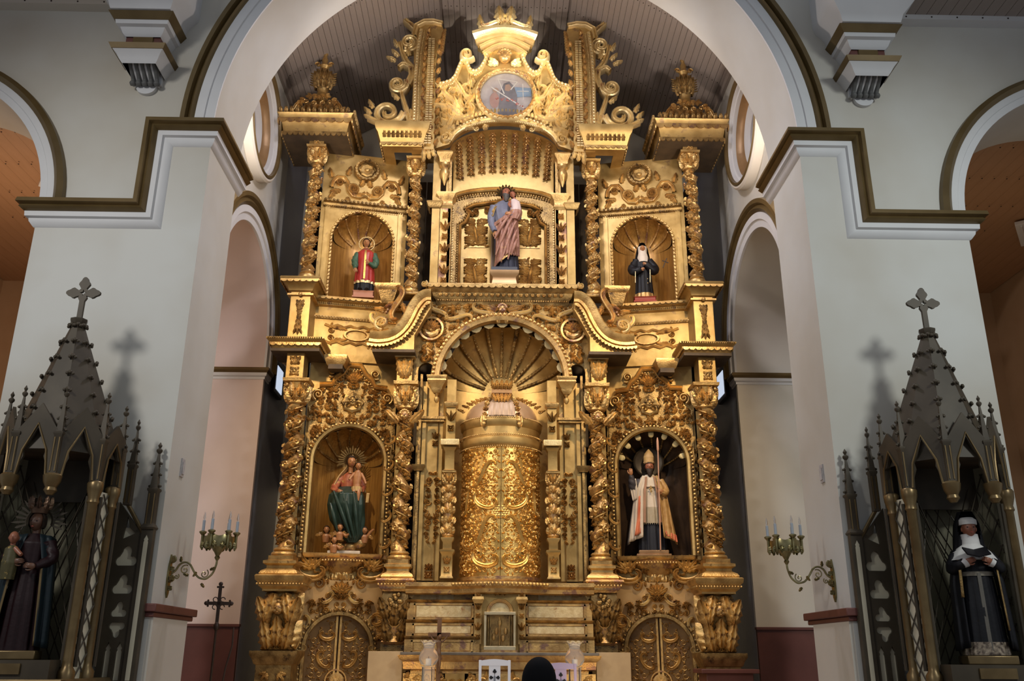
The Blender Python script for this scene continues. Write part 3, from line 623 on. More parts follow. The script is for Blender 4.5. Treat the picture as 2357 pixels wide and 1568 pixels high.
def side_bay_low(label, right=False):
    e = thing('niche_bay', label, 'niche', (SBX, SBY, 0), SBR, None); w, zb, zs = .58, 3.2, 4.72
    part('back_panel', extr(rect(-.74, .74, 2.8, 6.5), .05, [arch_hole(w, zb, zs)[::-1]]), GOLDP, e, rel(0, .05, 0))
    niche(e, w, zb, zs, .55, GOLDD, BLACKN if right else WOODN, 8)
    out = np.array([(-.7, 3.2), (-.7, 5.5), (-.72, 5.62), (-.6, 5.7), (-.55, 5.78), (-.58, 5.93), (-.55, 6.0), (-.36, 6.02), (-.32, 6.12), (-.2, 6.22), (-.1, 6.38), (.1, 6.38), (.2, 6.22), (.32, 6.12), (.36, 6.02), (.55, 6.0), (.58, 5.93), (.55, 5.78), (.6, 5.7), (.72, 5.62), (.7, 5.5), (.7, 3.2), (w, 3.2)]+[(w*cos(a), zs+w*sin(a)) for a in np.linspace(0, pi, 28)]+[(-w, 3.2)])
    fr = part('carved_frame', extr(out[::-1], .05), GOLDD, e, rel(0, 0, 0))
    tst = inpoly(out); 
    part('foliage', fill(lambda x, y: tst(x, y) and y > 4.7 and x*x+(y-zs)**2 > .66**2 and x*x+(y-5.72)**2 > .22**2, (-.68, .68, 4.7, 6.3), .105, 11, .045), GOLD, fr, rel(0, -.05, 0), kind='stuff')
    top = np.array([(-.7, 5.5), (-.7, 5.62), (-.57, 5.7)]); ped = np.array([(-.57, 6.0), (-.36, 6.02), (-.31, 6.13), (-.2, 6.22), (-.1, 6.38), (.1, 6.38), (.2, 6.22), (.31, 6.13), (.36, 6.02), (.57, 6.0)])
    part('pediment_moulding', G(ribbon(ped, .05, .09)).add(beads(np.c_[ped*np.array([.97, 1])-np.array([0, .07]), np.full(len(ped), .02)], .018, .05)), GOLD, fr, rel(0, -.05, 0))
    vm = mesh('volute', G(volute(.13, 1.7, -1.2, 1, .2, .4)), GOLD)
    for q in (-1, 1): link('volute', vm, fr, rel(q*.58, -.05, 5.83) @ (I4 if q > 0 else MX)); link('crest_scroll', vm, fr, rel(q*.36, -.03, 6.25) @ RZ(q*1.0) @ (I4 if q < 0 else MX) @ SCL(.95))
    part('medallion', G(flower(.2, .06, 8)).add(volute(.09, 1.4, 0, 1, .2, .4), rp(.08, -.05, .03)).add(volute(.09, 1.4, 3.14, -1, .2, .4), rp(-.08, -.05, .03)).add(face(.14), rp(0, .04, .03)), GOLDD, fr, rel(0, -.06, 5.72))
    part('shell', G(*[G().add(leaf(.2, .05, .05, 2), rp(0, 6.08, 0, a)) for a in np.linspace(-.9, .9, 7)]), GOLD, fr, rel(0, -.07, 0))
    ar = np.c_[arch_hole(w+.03, zb, zs, 40)[2:], np.zeros(40)]; ar = np.vstack([[(w+.03, zb, 0)], ar, [(-w-.03, zb, 0)]])
    part('arch_moulding', ring(0, zs, [(w-.02, 0), (w, .05), (w+.04, .06), (w+.05, .03)], legs=zs-zb), GOLDP, fr, rel(0, -.05, 0))
    part('beaded_edge', beads(ar*np.array([1.09, 1, 1])+np.array([0, .03, .03]), .024, .062), GOLD, fr, rel(0, -.05, 0), kind='stuff')
    for q in (-1, 1): part('side_leaf_strip', relief_strip(.13, 1.7, 5, .03), GOLDD, e, rel(q*.74, .0, 3.3), kind='stuff'); part('flat_pilaster', box(q*.80-.035, q*.80+.035, -.04, .1, 3.0, 5.6), GOLDP, e)
    s = part('sill', G(sweep([(-.03, 0), (.0, .03), (.04, .04), (.045, 0)], [(-.7, .1, 3.17), (-.6, -.12, 3.17), (.6, -.12, 3.17), (.7, .1, 3.17)], [(-.9, -.42, 0), (0, -1, 0), (.9, -.42, 0)], side=(0, 0, 1))).add(extr(np.array([(-.7, -.1), (.7, -.1), (.6, .14), (-.6, .14)]), .06), rel(0, 0, 3.14) @ RX(-pi/2)), GOLDR if not right else GOLDD, e)
    part('bowl_bracket', G(lathe([(.2, 2.74), (.27, 2.78), (.26, 2.84), (.36, 2.98), (.47, 3.08), (.5, 3.14)], 28)), GOLDR, e, TR(0, .22, 0) @ SCL(1, .85, 1))
    lm = leaf_mesh(('bowl',), .3, .12, .06, GOLD)
    for a in np.linspace(-1.2, 1.2, 7): link('acanthus_leaf', lm, e, TR(.3*sin(a), .22-.26*cos(a), 2.8) @ RZ(a) @ REL @ RX(-.45))
    part('bead_row', beads(np.array([(.5*sin(a), .22-.43*cos(a), 3.1) for a in np.linspace(-1.4, 1.4, 30)]), .02, .05), GOLD, e, kind='stuff')
    for q in (-1, 1):
        gg = G(); gg.add(cscroll(.75, .055, .08, 8)[0], rp(0, .02, 0, .3)); gg.add(volute(.12, 1.7, 1, 1, .2, .5), rp(-.2, -.06)); gg.add(fill(lambda x, y: True, (-.3, .28, .0, .3), .10, 7, .06, sym=False)); [gg.add(leaf(.26, .07, .07, 3), rp(.0, .1, .02, a)) for a in (-1.6, -1.1, -.6, -.1, .4)]
        part('foliage_wing', gg, GOLD, e, rel(q*.50, -.03, 2.88) @ (I4 if q > 0 else MX) @ RZ(.35))
    return e
A = side_bay_low('gilded round headed niche under a foliage pediment, holding the green robed virgin'); A['group'] = 'lower niches'
Bn = side_bay_low('dark gilded round headed niche with scalloped edge, holding the bishop statue', True); Bn.location = (-SBX, SBY, 0); Bn.rotation_euler = (0, 0, -SBR); Bn.scale = (-1, 1, 1); Bn['group'] = 'lower niches'
tg = mesh('cream_tab', G(extr(np.array([(-.045, 0), (-.045, -.06)]+[(.045*cos(a), -.06+.045*sin(a)) for a in np.linspace(pi, 2*pi, 8)]+[(.045, -.06), (.045, 0)]), .012)), mat('cream_tab_paint', (.62, .50, .24), None, .5))
for k in range(7):
    a = radians(15+25*k); link('cream_tab', tg, Bn, rel(.57*cos(a), .02, 4.72+.57*sin(a)) @ RZ(a-pi/2))
# ---- side doors below the bays
def side_door(label):
    e = thing('side_door', label, 'door', (SBX+.02, SBY-.02, .75), SBR, None); w, zs = .50, 1.02
    part('door_surround', extr(np.array([(-.78, 0), (-w, 0)]+[(w*cos(a), zs+w*sin(a)) for a in np.linspace(pi, 0, 28)]+[(w, 0), (.78, 0), (.78, 2.05), (-.78, 2.05)]), .08), mat('tan_gilt_panel', (.50, .30, .12), (.60, .40, .18), .5, .45, 3), e, rel(0, .06, 0))
    for q in (-1, 1):
        lv = extr(np.array([(.006, 0), (w, 0)]+[(w*cos(a), zs+w*sin(a)) for a in np.linspace(0, pi/2-.012, 14)]), .04)
        d = part('door_leaf', lv, mat('brown_gilt_door', (.13, .07, .025), (.20, .115, .042), .42, .5, 5, worn=(.24, .12, .05), wamt=.4), e, rel(0, .08, 0) @ (I4 if q > 0 else MX))
        gg = G(); tst = lambda x, y: x > .06 and (x < .42) and (y < zs or x*x+(y-zs)**2 < .42**2)
        for (L, x, y, r) in ((.5, .2, .35, 1.2), (.5, .22, .85, 1.9), (.42, .17, 1.2, 1.0)): gg.add(cscroll(L, .03, .04)[0], rp(x, y, 0, r))
        gg.add(filigree(.06, .44, .08, 1.45, .125, .02, 21, tst)); part('leaf_carving', gg, GOLD, d, rel(0, .04, 0) @ (I4 if q > 0 else MX), kind='stuff')
        part('meeting_rib', box(q*.03-.016, q*.03+.016, .015, .045, .02, 1.5), GOLD, d)
    part('oval_lock_plate', G(flower(.14, .03, 1)).add(ring(0, 0, [(.14, 0), (.15, .03), (.17, .03), (.18, 0)], 0, 360, 36)), GOLDR, e, rel(.0, .035, .55)); part('door_knob', sph(.028, .028, .03), GOLDD, e, TR(.05, -.0, .5))
    part('arch_moulding', G(ring(0, zs, [(w-.01, 0), (w, .06), (w+.05, .06), (w+.06, 0)], legs=zs)).add(beads(np.vstack([[(w+.08, 0, .05)], np.c_[arcp(0, zs, w+.08, 0, 180, 40), np.full(40, .05)], [(-w-.08, 0, .05)]]), .028, .075)), GOLDD, e, rel(0, -.02, 0))
    out = np.array([(-.64, .5), (-.62, 1.2), (-.5, 1.55), (-.44, 1.78), (-.3, 1.8), (-.15, 1.93), (0, 2.06), (.15, 1.93), (.3, 1.8), (.44, 1.78), (.5, 1.55), (.62, 1.2), (.64, .5)]); tst2 = inpoly(out)
    c = part('crest', fill(lambda x, y: tst2(x, y) and x*x+(y-zs)**2 > .57**2, (-.64, .64, 1.0, 2.0), .115, 31, .08, leafy=.4), GOLD, e, rel(0, -.02, 0), kind='stuff')
    for q in (-1, 1):
        for (L, x, y, r, wd) in ((.4, .2, 1.77, .3, .03), (.34, .5, 1.42, -.7, .03), (.5, .62, 1.05, 1.5, .025)): part('scroll', G().add(cscroll(L, wd, .05)[0], rp(x, y, 0, r)), GOLDL, e, rel(0, -.04, 0) @ (I4 if q > 0 else MX))
    part('palmette', G(*[G().add(leaf(.2, .055, .05, 3), rp(0, 1.85, .02, a)) for a in (-1, -.5, 0, .5, 1)]), GOLD, e, rel(0, -.04, 0)); return e
A = side_door('carved gilt double door with rounded head below the green robed virgin'); mirror(A, 'carved gilt double door with rounded head below the bishop statue', 'side doors')
# ---- central bay: jamb panels, colonettes, shell niche, revolving door
e = thing('shell_niche', 'great scallop shell niche with radiating gold ribs above the curved door', 'niche', (0, 14.85, 0))
R0 = 1.06; zc = 6.08; DP = .72
t = np.linspace(0, pi, 12*6+1); bb = np.linspace(.001, pi/2, 16)
fl = lambda a: 1-.05*np.abs(np.sin(a*6.5+.0))
part('conch', grid(np.array([[(R0*cos(a)*sin(b)*(1-.06*sin(b)*abs(cos(a*6))), DP*cos(b), zc+R0*sin(a)*sin(b)*(1-.06*sin(b)*abs(cos(a*6)))) for a in t] for b in bb]), flip=True), GOLDP, e, ang=25)
for i in range(13):
    a = pi*i/12
    p = np.array([(R0*.955*cos(a)*sin(b), DP*cos(b)*.97, zc+R0*.955*sin(a)*sin(b)) for b in np.linspace(.3, pi/2-.02, 14)])
    if 0 < i < 12: part('rib', G(tube(p, .026, 6)).add(beads(p, .032, .075)), GOLDD, e)
part('niche_wall', grid(np.array([[(R0*cos(a), DP*sin(a), z) for a in np.linspace(0, pi, 30)] for z in (2.75, zc)])), GOLDP, e)
th = np.linspace(radians(8), radians(172), 14)
sc = G()
for i in range(13):
    a = (th[i]+th[i+1])/2; sc.add(extr(np.array([(-.105, .05), (-.09, -.03), (-.03, -.075), (.03, -.075), (.09, -.03), (.105, .05)]), .02), rp(R0*cos(a)*.99, zc+R0*sin(a)*.99, 0, a-pi/2))
part('scalloped_edge', sc, GOLDL, e, rel(0, -.06, 0))
e = thing('spandrel_panel', 'carved gilt arch panel of scrolls and flowers over the shell niche', 'carved panel', (0, 14.72, 0))
kh = .14
out = [(-1.5, 6.02), (-1.5, 6.25), (-1.46, 7.5), (1.46, 7.5), (1.5, 6.25), (1.5, 6.02), (1.28+kh, 6.02), (1.28+kh, 6.24)]+[(1.28+kh*cos(a), 6.24+kh*sin(a)) for a in np.linspace(0, pi, 10)]+[(1.28-kh, 6.1)]+[(R0*cos(a), zc+R0*sin(a)) for a in np.linspace(0, pi, 40)]+[(-1.28+kh, 6.1)]+[(-1.28+kh*cos(a), 6.24+kh*sin(a)) for a in np.linspace(0, pi, 10)]+[(-1.28-kh, 6.02)]
out = out[::-1]; pn = part('panel', extr(np.array(out)[::-1], .1), GOLDD, e, rel(0, .1, 0))
tst = inpoly(out)
part('foliage', fill(lambda x, y: tst(x, y) and x*x+(y-zc)**2 > 1.2**2 and (abs(x)-1.22)**2+(y-6.98)**2 > .2**2, (-1.4, 1.4, 6.15, 7.45), .115, 41, .055), GOLD, pn, rel(0, 0, 0), kind='stuff')
for q in (-1, 1):
    for (L, x, y, r) in ((.7, .28, 7.28, .1), (.6, .75, 7.2, -.4), (.5, 1.1, 7.3, .3)): part('scroll', G().add(sscroll(L, .04, .06)[0], rp(x, y, 0, r)), GOLDL, pn, rel(0, -.02, 0) @ (I4 if q > 0 else MX))
    s = part('shell_cartouche', G(flower(.17, .05, 8)).add(ring(0, 0, [(.17, 0), (.18, .05), (.215, .06), (.23, 0)], 0, 360, 36)).add(G(*[G().add(leaf(.17, .05, .05, 2), rp(0, 0, .03, b)) for b in np.linspace(-1.3, 1.3, 7)])), GOLDR, pn, rel(q*1.22, -.02, 6.98))
part('archivolt', G(ring(0, zc, [(R0-.02, 0), (R0, .09), (R0+.07, .11), (R0+.13, .07), (R0+.15, 0)], n=60)), GOLDR, e)
e_arch = part('arch_fruit', beads(np.c_[arcp(0, zc, R0+.10, 3, 177, 60), np.full(60, .1)], .034, .075), GOLD, e, kind='stuff')
for o_ in (bpy.data.objects['archivolt'], e_arch): o_.matrix_local = Matrix(REL.tolist())
part('winged_mask', G(face(.17)).add(leaf(.26, .08, .05, 4), rp(.1, -.02, 0, -1.3)).add(leaf(.26, .08, .05, 4), rp(-.1, -.02, 0, 1.3)), GOLDR, e, rel(0, -.03, 7.36))
for q in (-1, 1):
    c = part('pendant_capital', poly_lathe([(.05, 5.84), (.09, 5.9), (.09, 5.93), (.14, 6.0), (.16, 6.03), (.15, 6.06), (.17, 6.1), (.17, 6.12)], 4), GOLD, e, TR(q*1.09, .0, 0))
    part('pendant_drop', G(lathe([(.02, 5.68), (.045, 5.72), (.045, 5.76), (.02, 5.79), (.04, 5.84)], 14)), GOLD, c, TR(q*1.09, .0, 0))
# jamb panels beside the door
def jamb(label):
    j = thing('jamb_panel', label, 'panel', (-1.14, 14.9, 2.8), 0, None)
    part('panel', box(-.28, .16, .0, .08, 0, 3.3), GOLDP, j)
    part('flat_pilaster', box(-.18, -.12, -.06, .0, 0, 3.2), GOLDP, j); part('flat_pilaster', box(-.24, -.20, -.10, .0, 0, 3.4), GOLDD, j)
    lz = inpoly([(-.06, 0), (.06, 0), (.13, .3), (.10, .5), (.14, .85), (.12, 1.12), (-.12, 1.12), (-.14, .85), (-.10, .5), (-.13, .3)]); g = fill(lz, (-.14, .14, 0, 1.12), .085, 17, .06); g.add(G(*[G().add(volute(.07, 1.6, 0, q, .22, .5), rp(q*.07, z_)) for q in (-1, 1) for z_ in (.3, .62, .98)])); part('leaf_pendant', g, GOLD, j, rel(.02, 0, .62)); part('leaf_pendant', relief_strip(.15, .28, 3, .05), GOLDD, j, rel(.04, 0, 2.15)); part('leaf_pendant', relief_strip(.2, .25, 4, .05), GOLDR, j, rel(.0, 0, .03))
    part('dark_rail', G(box(-.34, .2, -.12, .02, 2.62, 2.66)).add(box(-.32, .18, -.09, .02, 2.58, 2.62)), GOLDD, j); part('small_bracket', block(.07, .12, 0, [(1.74, 0), (1.8, .03), (1.84, .04), (1.86, -.05)]), GOLDD, j, TR(-.22, 0, 0)); return j
A = jamb('narrow gold jamb panel with leaf pendants left of the curved door'); mirror(A, 'narrow gold jamb panel with leaf pendants right of the curved door', 'jamb panels')
def colonette(label):
    c = thing('small_column', label, 'column', (-.83, 14.5, 2.8), 0, None); m = GOLD
    part('pedestal', G(poly_lathe([(.1, 0), (.1, .02), (.085, .04), (.085, .36), (.1, .38), (.115, .41), (.115, .43), (.07, .45), (.07, .55), (.1, .6), (.1, .62)], 4)), GOLDP, c)
    part('pedestal_carving', relief_strip(.14, .28, 5, .02), GOLD, c, rel(0, -.085, .06), kind='stuff')
    part('shaft', lathe([(.075, .62), (.095, .66), (.07, .7), (.085, .85), (.075, 1.0), (.095, 1.05), (.07, 1.1), (.08, 1.3), (.07, 1.45)], 16), GOLDR, c)
    g = G()
    for k in range(5):
        for a in np.linspace(-1.4, 1.4, 5): g.add(leaf(.12, .035, .04, 3), TR(.075*sin(a), -.075*cos(a), .68+.16*k) @ RZ(a) @ REL @ RZ(.4*(-1)**k))
    part('leaf_wrap', g, m, c, kind='stuff'); capital(c, 1.45, .22, .075, m)
    part('die', poly_lathe([(.1, 1.68), (.075, 1.7), (.075, 2.0), (.09, 2.02), (.11, 2.06)], 4), GOLDP, c); part('slab', box(-.15, .15, -.15, .2, 2.08, 2.18), GOLDL, c, bev=.01)
    part('upper_pilaster', box(-.075, .075, .0, .15, 2.18, 3.22), GOLDP, c); part('fruit_knot', G(relief_strip(.16, .42, 8, .06)), GOLDD, c, rel(0, -.0, 2.28)); part('upper_cap', poly_lathe([(.08, 2.74), (.11, 2.78), (.11, 2.82), (.08, 2.84)], 4), GOLD, c, TR(0, .05, 0)); return c
A = colonette('small gilt column standing just left of the curved door'); mirror(A, 'small gilt column standing just right of the curved door', 'small columns by the door')
e = thing('curved_door', 'curved gilt cylinder door with embossed scrolls and vines under a dome', 'door', (0, 14.98, 2.78)); RD = .64
def bend(g, r, z0=0):                                                             # wrap a relief round the cylinder
    V, F = G(g).geo(); a = V[:, 0]/r; return np.stack([(r+V[:, 2])*np.sin(a), -(r+V[:, 2])*np.cos(a), V[:, 1]+z0], -1), F
for q in (-1, 1):
    d = part('door_leaf', grid(np.array([[(RD*sin(a), -RD*cos(a), z) for a in np.linspace(.006, 1.5, 24)] for z in (.05, 2.1)])), GOLDB, e, None if q > 0 else MX)
    g = G()
    for (L, x, y, r, k) in ((.8, .26, .3, 1.2, 0), (.8, .3, .75, -1.3, 1), (.75, .27, 1.2, 1.4, 0), (.7, .3, 1.65, -1.2, 1), (.6, .62, .55, 1.5, 0), (.6, .62, 1.2, -1.5, 1), (.5, .62, 1.75, 1.5, 0)):
        g.add(sscroll(L, .035, .03)[0] if k else cscroll(L, .035, .03)[0], rp(x, y, 0, r))
    g.add(filigree(.03, .93, .07, 2.07, .15, .02, 51)); g.add(filigree(.06, .9, .12, 2.0, .105, .016, 57, lambda x, y: (int(x*30)+int(y*30)) % 3 == 0)); V, F = bend(g, RD)
    part('embossed_vines', (V, F), GOLDB, d, None if q > 0 else MX, kind='stuff')
    part('grape_cluster', G(*[(lambda V, F, i: (V*.02+np.array([(.03+.04*(i % 3)+.02*(i//3 % 2)), .98+.035*(i//3), 0]), F))(*sph(1, 1, .8, 6, 4), i) for i in range(15)]), GOLDB, d, rel(0, -RD, 0) @ (I4 if q > 0 else MX))
def half(prof, m, name, n=40, a=1.57): return part(name, grid(np.array([[(r*sin(t), -r*cos(t), z) for t in np.linspace(-a, a, n)] for r, z in prof])), m, e)
half([(RD+.02, -.02), (RD+.05, 0), (RD+.05, .05), (RD, .06)], GOLDR, 'foot_ring'); half([(RD, 2.08), (RD+.03, 2.1), (RD+.05, 2.16), (RD+.05, 2.24), (RD, 2.26)], GOLDP, 'frieze_ring')
half([(RD, 2.25), (RD+.01, 2.42), (RD+.03, 2.44), (RD+.05, 2.52), (RD+.05, 2.56), (RD, 2.58)], GOLDP, 'drum')
part('bead_ring', beads(np.array([((RD+.05)*sin(t), -(RD+.05)*cos(t), z) for z in (2.08, 2.28, 2.56) for t in np.linspace(-1.5, 1.5, 60)]), .014, .035), GOLD, e, kind='stuff')
dome = [((RD-.02)*cos(t)**.7, 2.58+.42*sin(t)) for t in np.linspace(0, 1.35, 12)]; half(dome, mat('pink_gold_dome', (.50, .33, .20), (.58, .40, .26), .35, .5, 4), 'dome')
lit = mat('pale_fluted_glass', (.36, .255, .18), (.43, .32, .24), .5, .2, 4, spec=.3)
part('fluted_pane', grid(np.array([[((r+.012+.012*abs(cos(t*20)))*sin(t), -(r+.012+.012*abs(cos(t*20)))*cos(t), z) for t in np.linspace(-.36, .36, 50)] for r, z in [((RD-.02)*cos(t)**.7, 2.58+.42*sin(t)) for t in np.linspace(.05, .95, 10)]])), lit, e)
for q in (-1, 1):
    g = G()
    for k in range(4): t = .05+.27*k; r = (RD-.02)*cos(t)**.7; g.add(flower(.05, .05, 5), TR(r*sin(q*.45), -r*cos(q*.45), 2.6+.42*sin(t)) @ RZ(q*.45) @ REL @ RX(-t))
    part('flower_drop', g, GOLD, e); part('bracket_leaf', G(leaf(.2, .07, .05, 3)), GOLD, e, TR((RD+.05)*sin(q*.45), -(RD+.05)*cos(q*.45), 2.6) @ RZ(q*.45) @ REL @ RZ(pi))
    g = G()
    for k in range(7): x = .2+.075*k; zz = 2.62+.40*math.sqrt(max(0, 1-(x/.72)**2)); g.add(volute(.045, 1.4, k, 1 if k % 2 else -1, .24, .5), rp(q*x, zz)); g.add(leaf(.1, .03, .03, 3), rp(q*x, zz, 0, -q*1.3))
    part('dome_crest', g, GOLD, e, rel(0, -.12, 0))
cr = part('crown', G(sweep([(0, 0), (.02, .03), (.08, .03), (.1, 0)], [(-.14, .1, 3.0), (-.14, -.1, 3.0), (.14, -.1, 3.0), (.14, .1, 3.0)], [(-1, 0, 0), (0, -1, 0), (1, 0, 0)], side=(0, 0, 1))).add(sph(.12, .1, .12), TR(0, 0, 3.12)), mat('rose_gold', (.50, .28, .13), (.6, .36, .18), .4, .7, 6), e, TR(0, -.35, 0))
lm = leaf_mesh(('crn',), .16, .05, .05, GOLD)
for a in (-.9, -.45, 0, .45, .9): link('acanthus_leaf', lm, cr, rel(.13*a, -.47, 3.08) @ RZ(-a*.4))
for a in np.linspace(-1, 1, 5): link('acanthus_leaf', lm, cr, rel(.16*a, -.5, 3.0) @ RZ(pi-a*.5))
# ================================================================ RETABLE, UPPER TIER
bk = thing('rear_boarding', 'dark timber boarding behind the columns of the gilded altarpiece', 'boarding', (0, 15.9, .75))
for k in range(14):
    x = -3.5+.5*k
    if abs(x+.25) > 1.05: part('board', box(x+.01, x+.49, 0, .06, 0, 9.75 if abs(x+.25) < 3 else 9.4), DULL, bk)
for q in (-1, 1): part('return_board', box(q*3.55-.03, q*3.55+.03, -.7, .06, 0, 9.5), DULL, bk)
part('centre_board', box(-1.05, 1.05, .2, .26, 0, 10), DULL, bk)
GU = 'upper twisted columns of the gilded altarpiece'
def upper_pedestal(label):
    p = thing('column_pedestal', label, 'pedestal', (-3.42, 14.5, 6.63), 0)
    part('block', box(-.17, .17, -.17, .6, 0, .9), GOLDP, p, bev=.008)
    part('leaf_drop', G(*[G().add(leaf(.17, .034, .03, 3), rp(.012*q*(5-k), .64-.09*k, .004*k, pi-.42*q)) for k in range(6) for q in (-1, 0, 1)], *[G().add(flower(.035, .03, 5, 12), rp(.045*q, .56)) for q in (-1, 1)]), GOLDD, p, rel(0, -.17, .08))
    part('rail', block(.17, .17, .6, [(.78, 0), (.79, .05), (.82, .05), (.83, 0)]), GOLD, p); part('knob', sph(.035), GOLD, p, TR(0, -.22, .8))
    part('cornice', block(.17, .17, .6, [(.86, 0), (.88, .03), (.95, .05), (.98, .08), (1.02, .15), (1.06, .17), (1.09, .16), (1.09, -.17)]), GOLDP, p)
    part('scalloped_fringe', hang(.17, .17, .6, 1.04, .05, .015, 6, .15), GOLD, p, kind='stuff'); return p
A = upper_pedestal('gilt pedestal block under the leftmost upper twisted column'); mirror(A, 'gilt pedestal block under the rightmost upper twisted column', 'upper pedestals')
BASE3 = [(.16, 0), (.17, .02), (.16, .05), (.13, .07)]
A = column('leftmost upper twisted column of the altarpiece, garlanded and gilded', -3.38, 14.5, 7.72, 7.9, 10.05, 10.38, .115, 7.5, 1, GOLDR, GOLD, GU, BASE3, .06)
mirror(A, 'rightmost upper twisted column of the altarpiece, garlanded and gilded', GU)
A = column('upper twisted column just left of the bearded saint niche', -1.62, 14.85, 7.62, 7.8, 10.02, 10.38, .112, 7.5, -1, GOLDR, GOLD, GU, BASE3, .06)
mirror(A, 'upper twisted column just right of the bearded saint niche', GU)
def top_block(label):
    e = thing('top_cornice', label, 'cornice', (-3.39, 14.5, 10.36), 0)
    part('die', box(-.13, .13, -.12, .6, 0, .32), GOLD, e); part('die_leaf', relief_strip(.2, .3, 3, .03), GOLD, e, rel(0, -.12, 0))
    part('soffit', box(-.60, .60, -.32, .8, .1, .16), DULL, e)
    part('cornice', block(.55, .30, .8, [(.10, -.3), (.11, 0), (.14, .02), (.2, .02), (.34, .05), (.40, .09), (.46, .10), (.50, .13), (.52, .12), (.52, -.4)]), GOLDP, e)
    part('lower_fringe', hang(.55, .30, .8, .16, .08, .02, 12, .03), GOLDD, e, kind='stuff'); part('upper_fringe', hang(.55, .30, .8, .40, .09, .02, 9, .10), GOLDR, e, kind='stuff')
    part('leaf_edge', G(*[leaf_edge(q) for q in (0,)]), GOLDD, e, kind='stuff')
    c = part('pierced_base', G(poly_lathe([(.5, .52), (.46, .58), (.40, .68), (.3, .80), (.22, .92), (.15, .98), (.15, 1.0)], 4)), GOLDD, e, TR(0, .05, 0) @ SCL(1, .7, 1))
    part('base_scrolls', fill(inpoly([(-.5, .52), (.5, .52), (.36, .8), (.16, .98), (-.16, .98), (-.36, .8)]), (-.5, .5, .52, 1.0), .12, 8, .05), GOLD, c, rel(0, -.26, 0) , kind='stuff')
    for q in (-1, 1): part('corner_scroll', G(sscroll(.36, .03, .05)[0]), GOLD, c, rel(q*.42, -.25, .7) @ (I4 if q > 0 else MX) @ RZ(1.9))
    f = part('urn_finial', lathe([(.12, 1.0), (.1, 1.03), (.05, 1.07), (.06, 1.13), (.10, 1.16), (.09, 1.2), (.12, 1.3), (.17, 1.42), (.16, 1.56), (.10, 1.68), (.06, 1.72), (.09, 1.78), (.05, 1.86), (.06, 1.92), (.03, 2.0), (.05, 2.06), (.03, 2.12), (.02, 2.2)], 16), GOLD, e, TR(0, .0, 0))
    lm = leaf_mesh(('urn',), .36, .07, .06, GOLDD)
    for a in np.linspace(-1.57, 1.57, 7): link('acanthus_leaf', lm, f, TR(.12*sin(a), -.12*cos(a), 1.26) @ RZ(a) @ REL)
    for q in (-1, 1):
        part('ear_scroll', G(volute(.07, 1.5, 0, 1, .2, .5)), GOLD, f, rel(q*.12, -.02, 1.8) @ (I4 if q > 0 else MX))
        part('spiked_wing', G(*[G().add(leaf(.1, .02, .02, 2), rp(.15, 1.35+.05*k, 0, -1.3)) for k in range(6)]), GOLDD, f, rel(0, 0, 0) @ (I4 if q > 0 else MX))
    return e
def leaf_edge(_):
    g = G()
    for x in np.arange(-.62, .63, .1): g.add(leaf(.11, .05, .04, 3), rel(x, -.43, .5))
    for q in (-1, 1):
        for y in np.arange(-.35, .8, .11): g.add(leaf(.11, .05, .04, 3), TR(q*.67, y, .5) @ RZ(q*pi/2) @ REL)
    return g
A = top_block('gilt cornice with carved urn finial high on the left'); mirror(A, 'gilt cornice with carved urn finial high on the right', 'urn topped cornices')
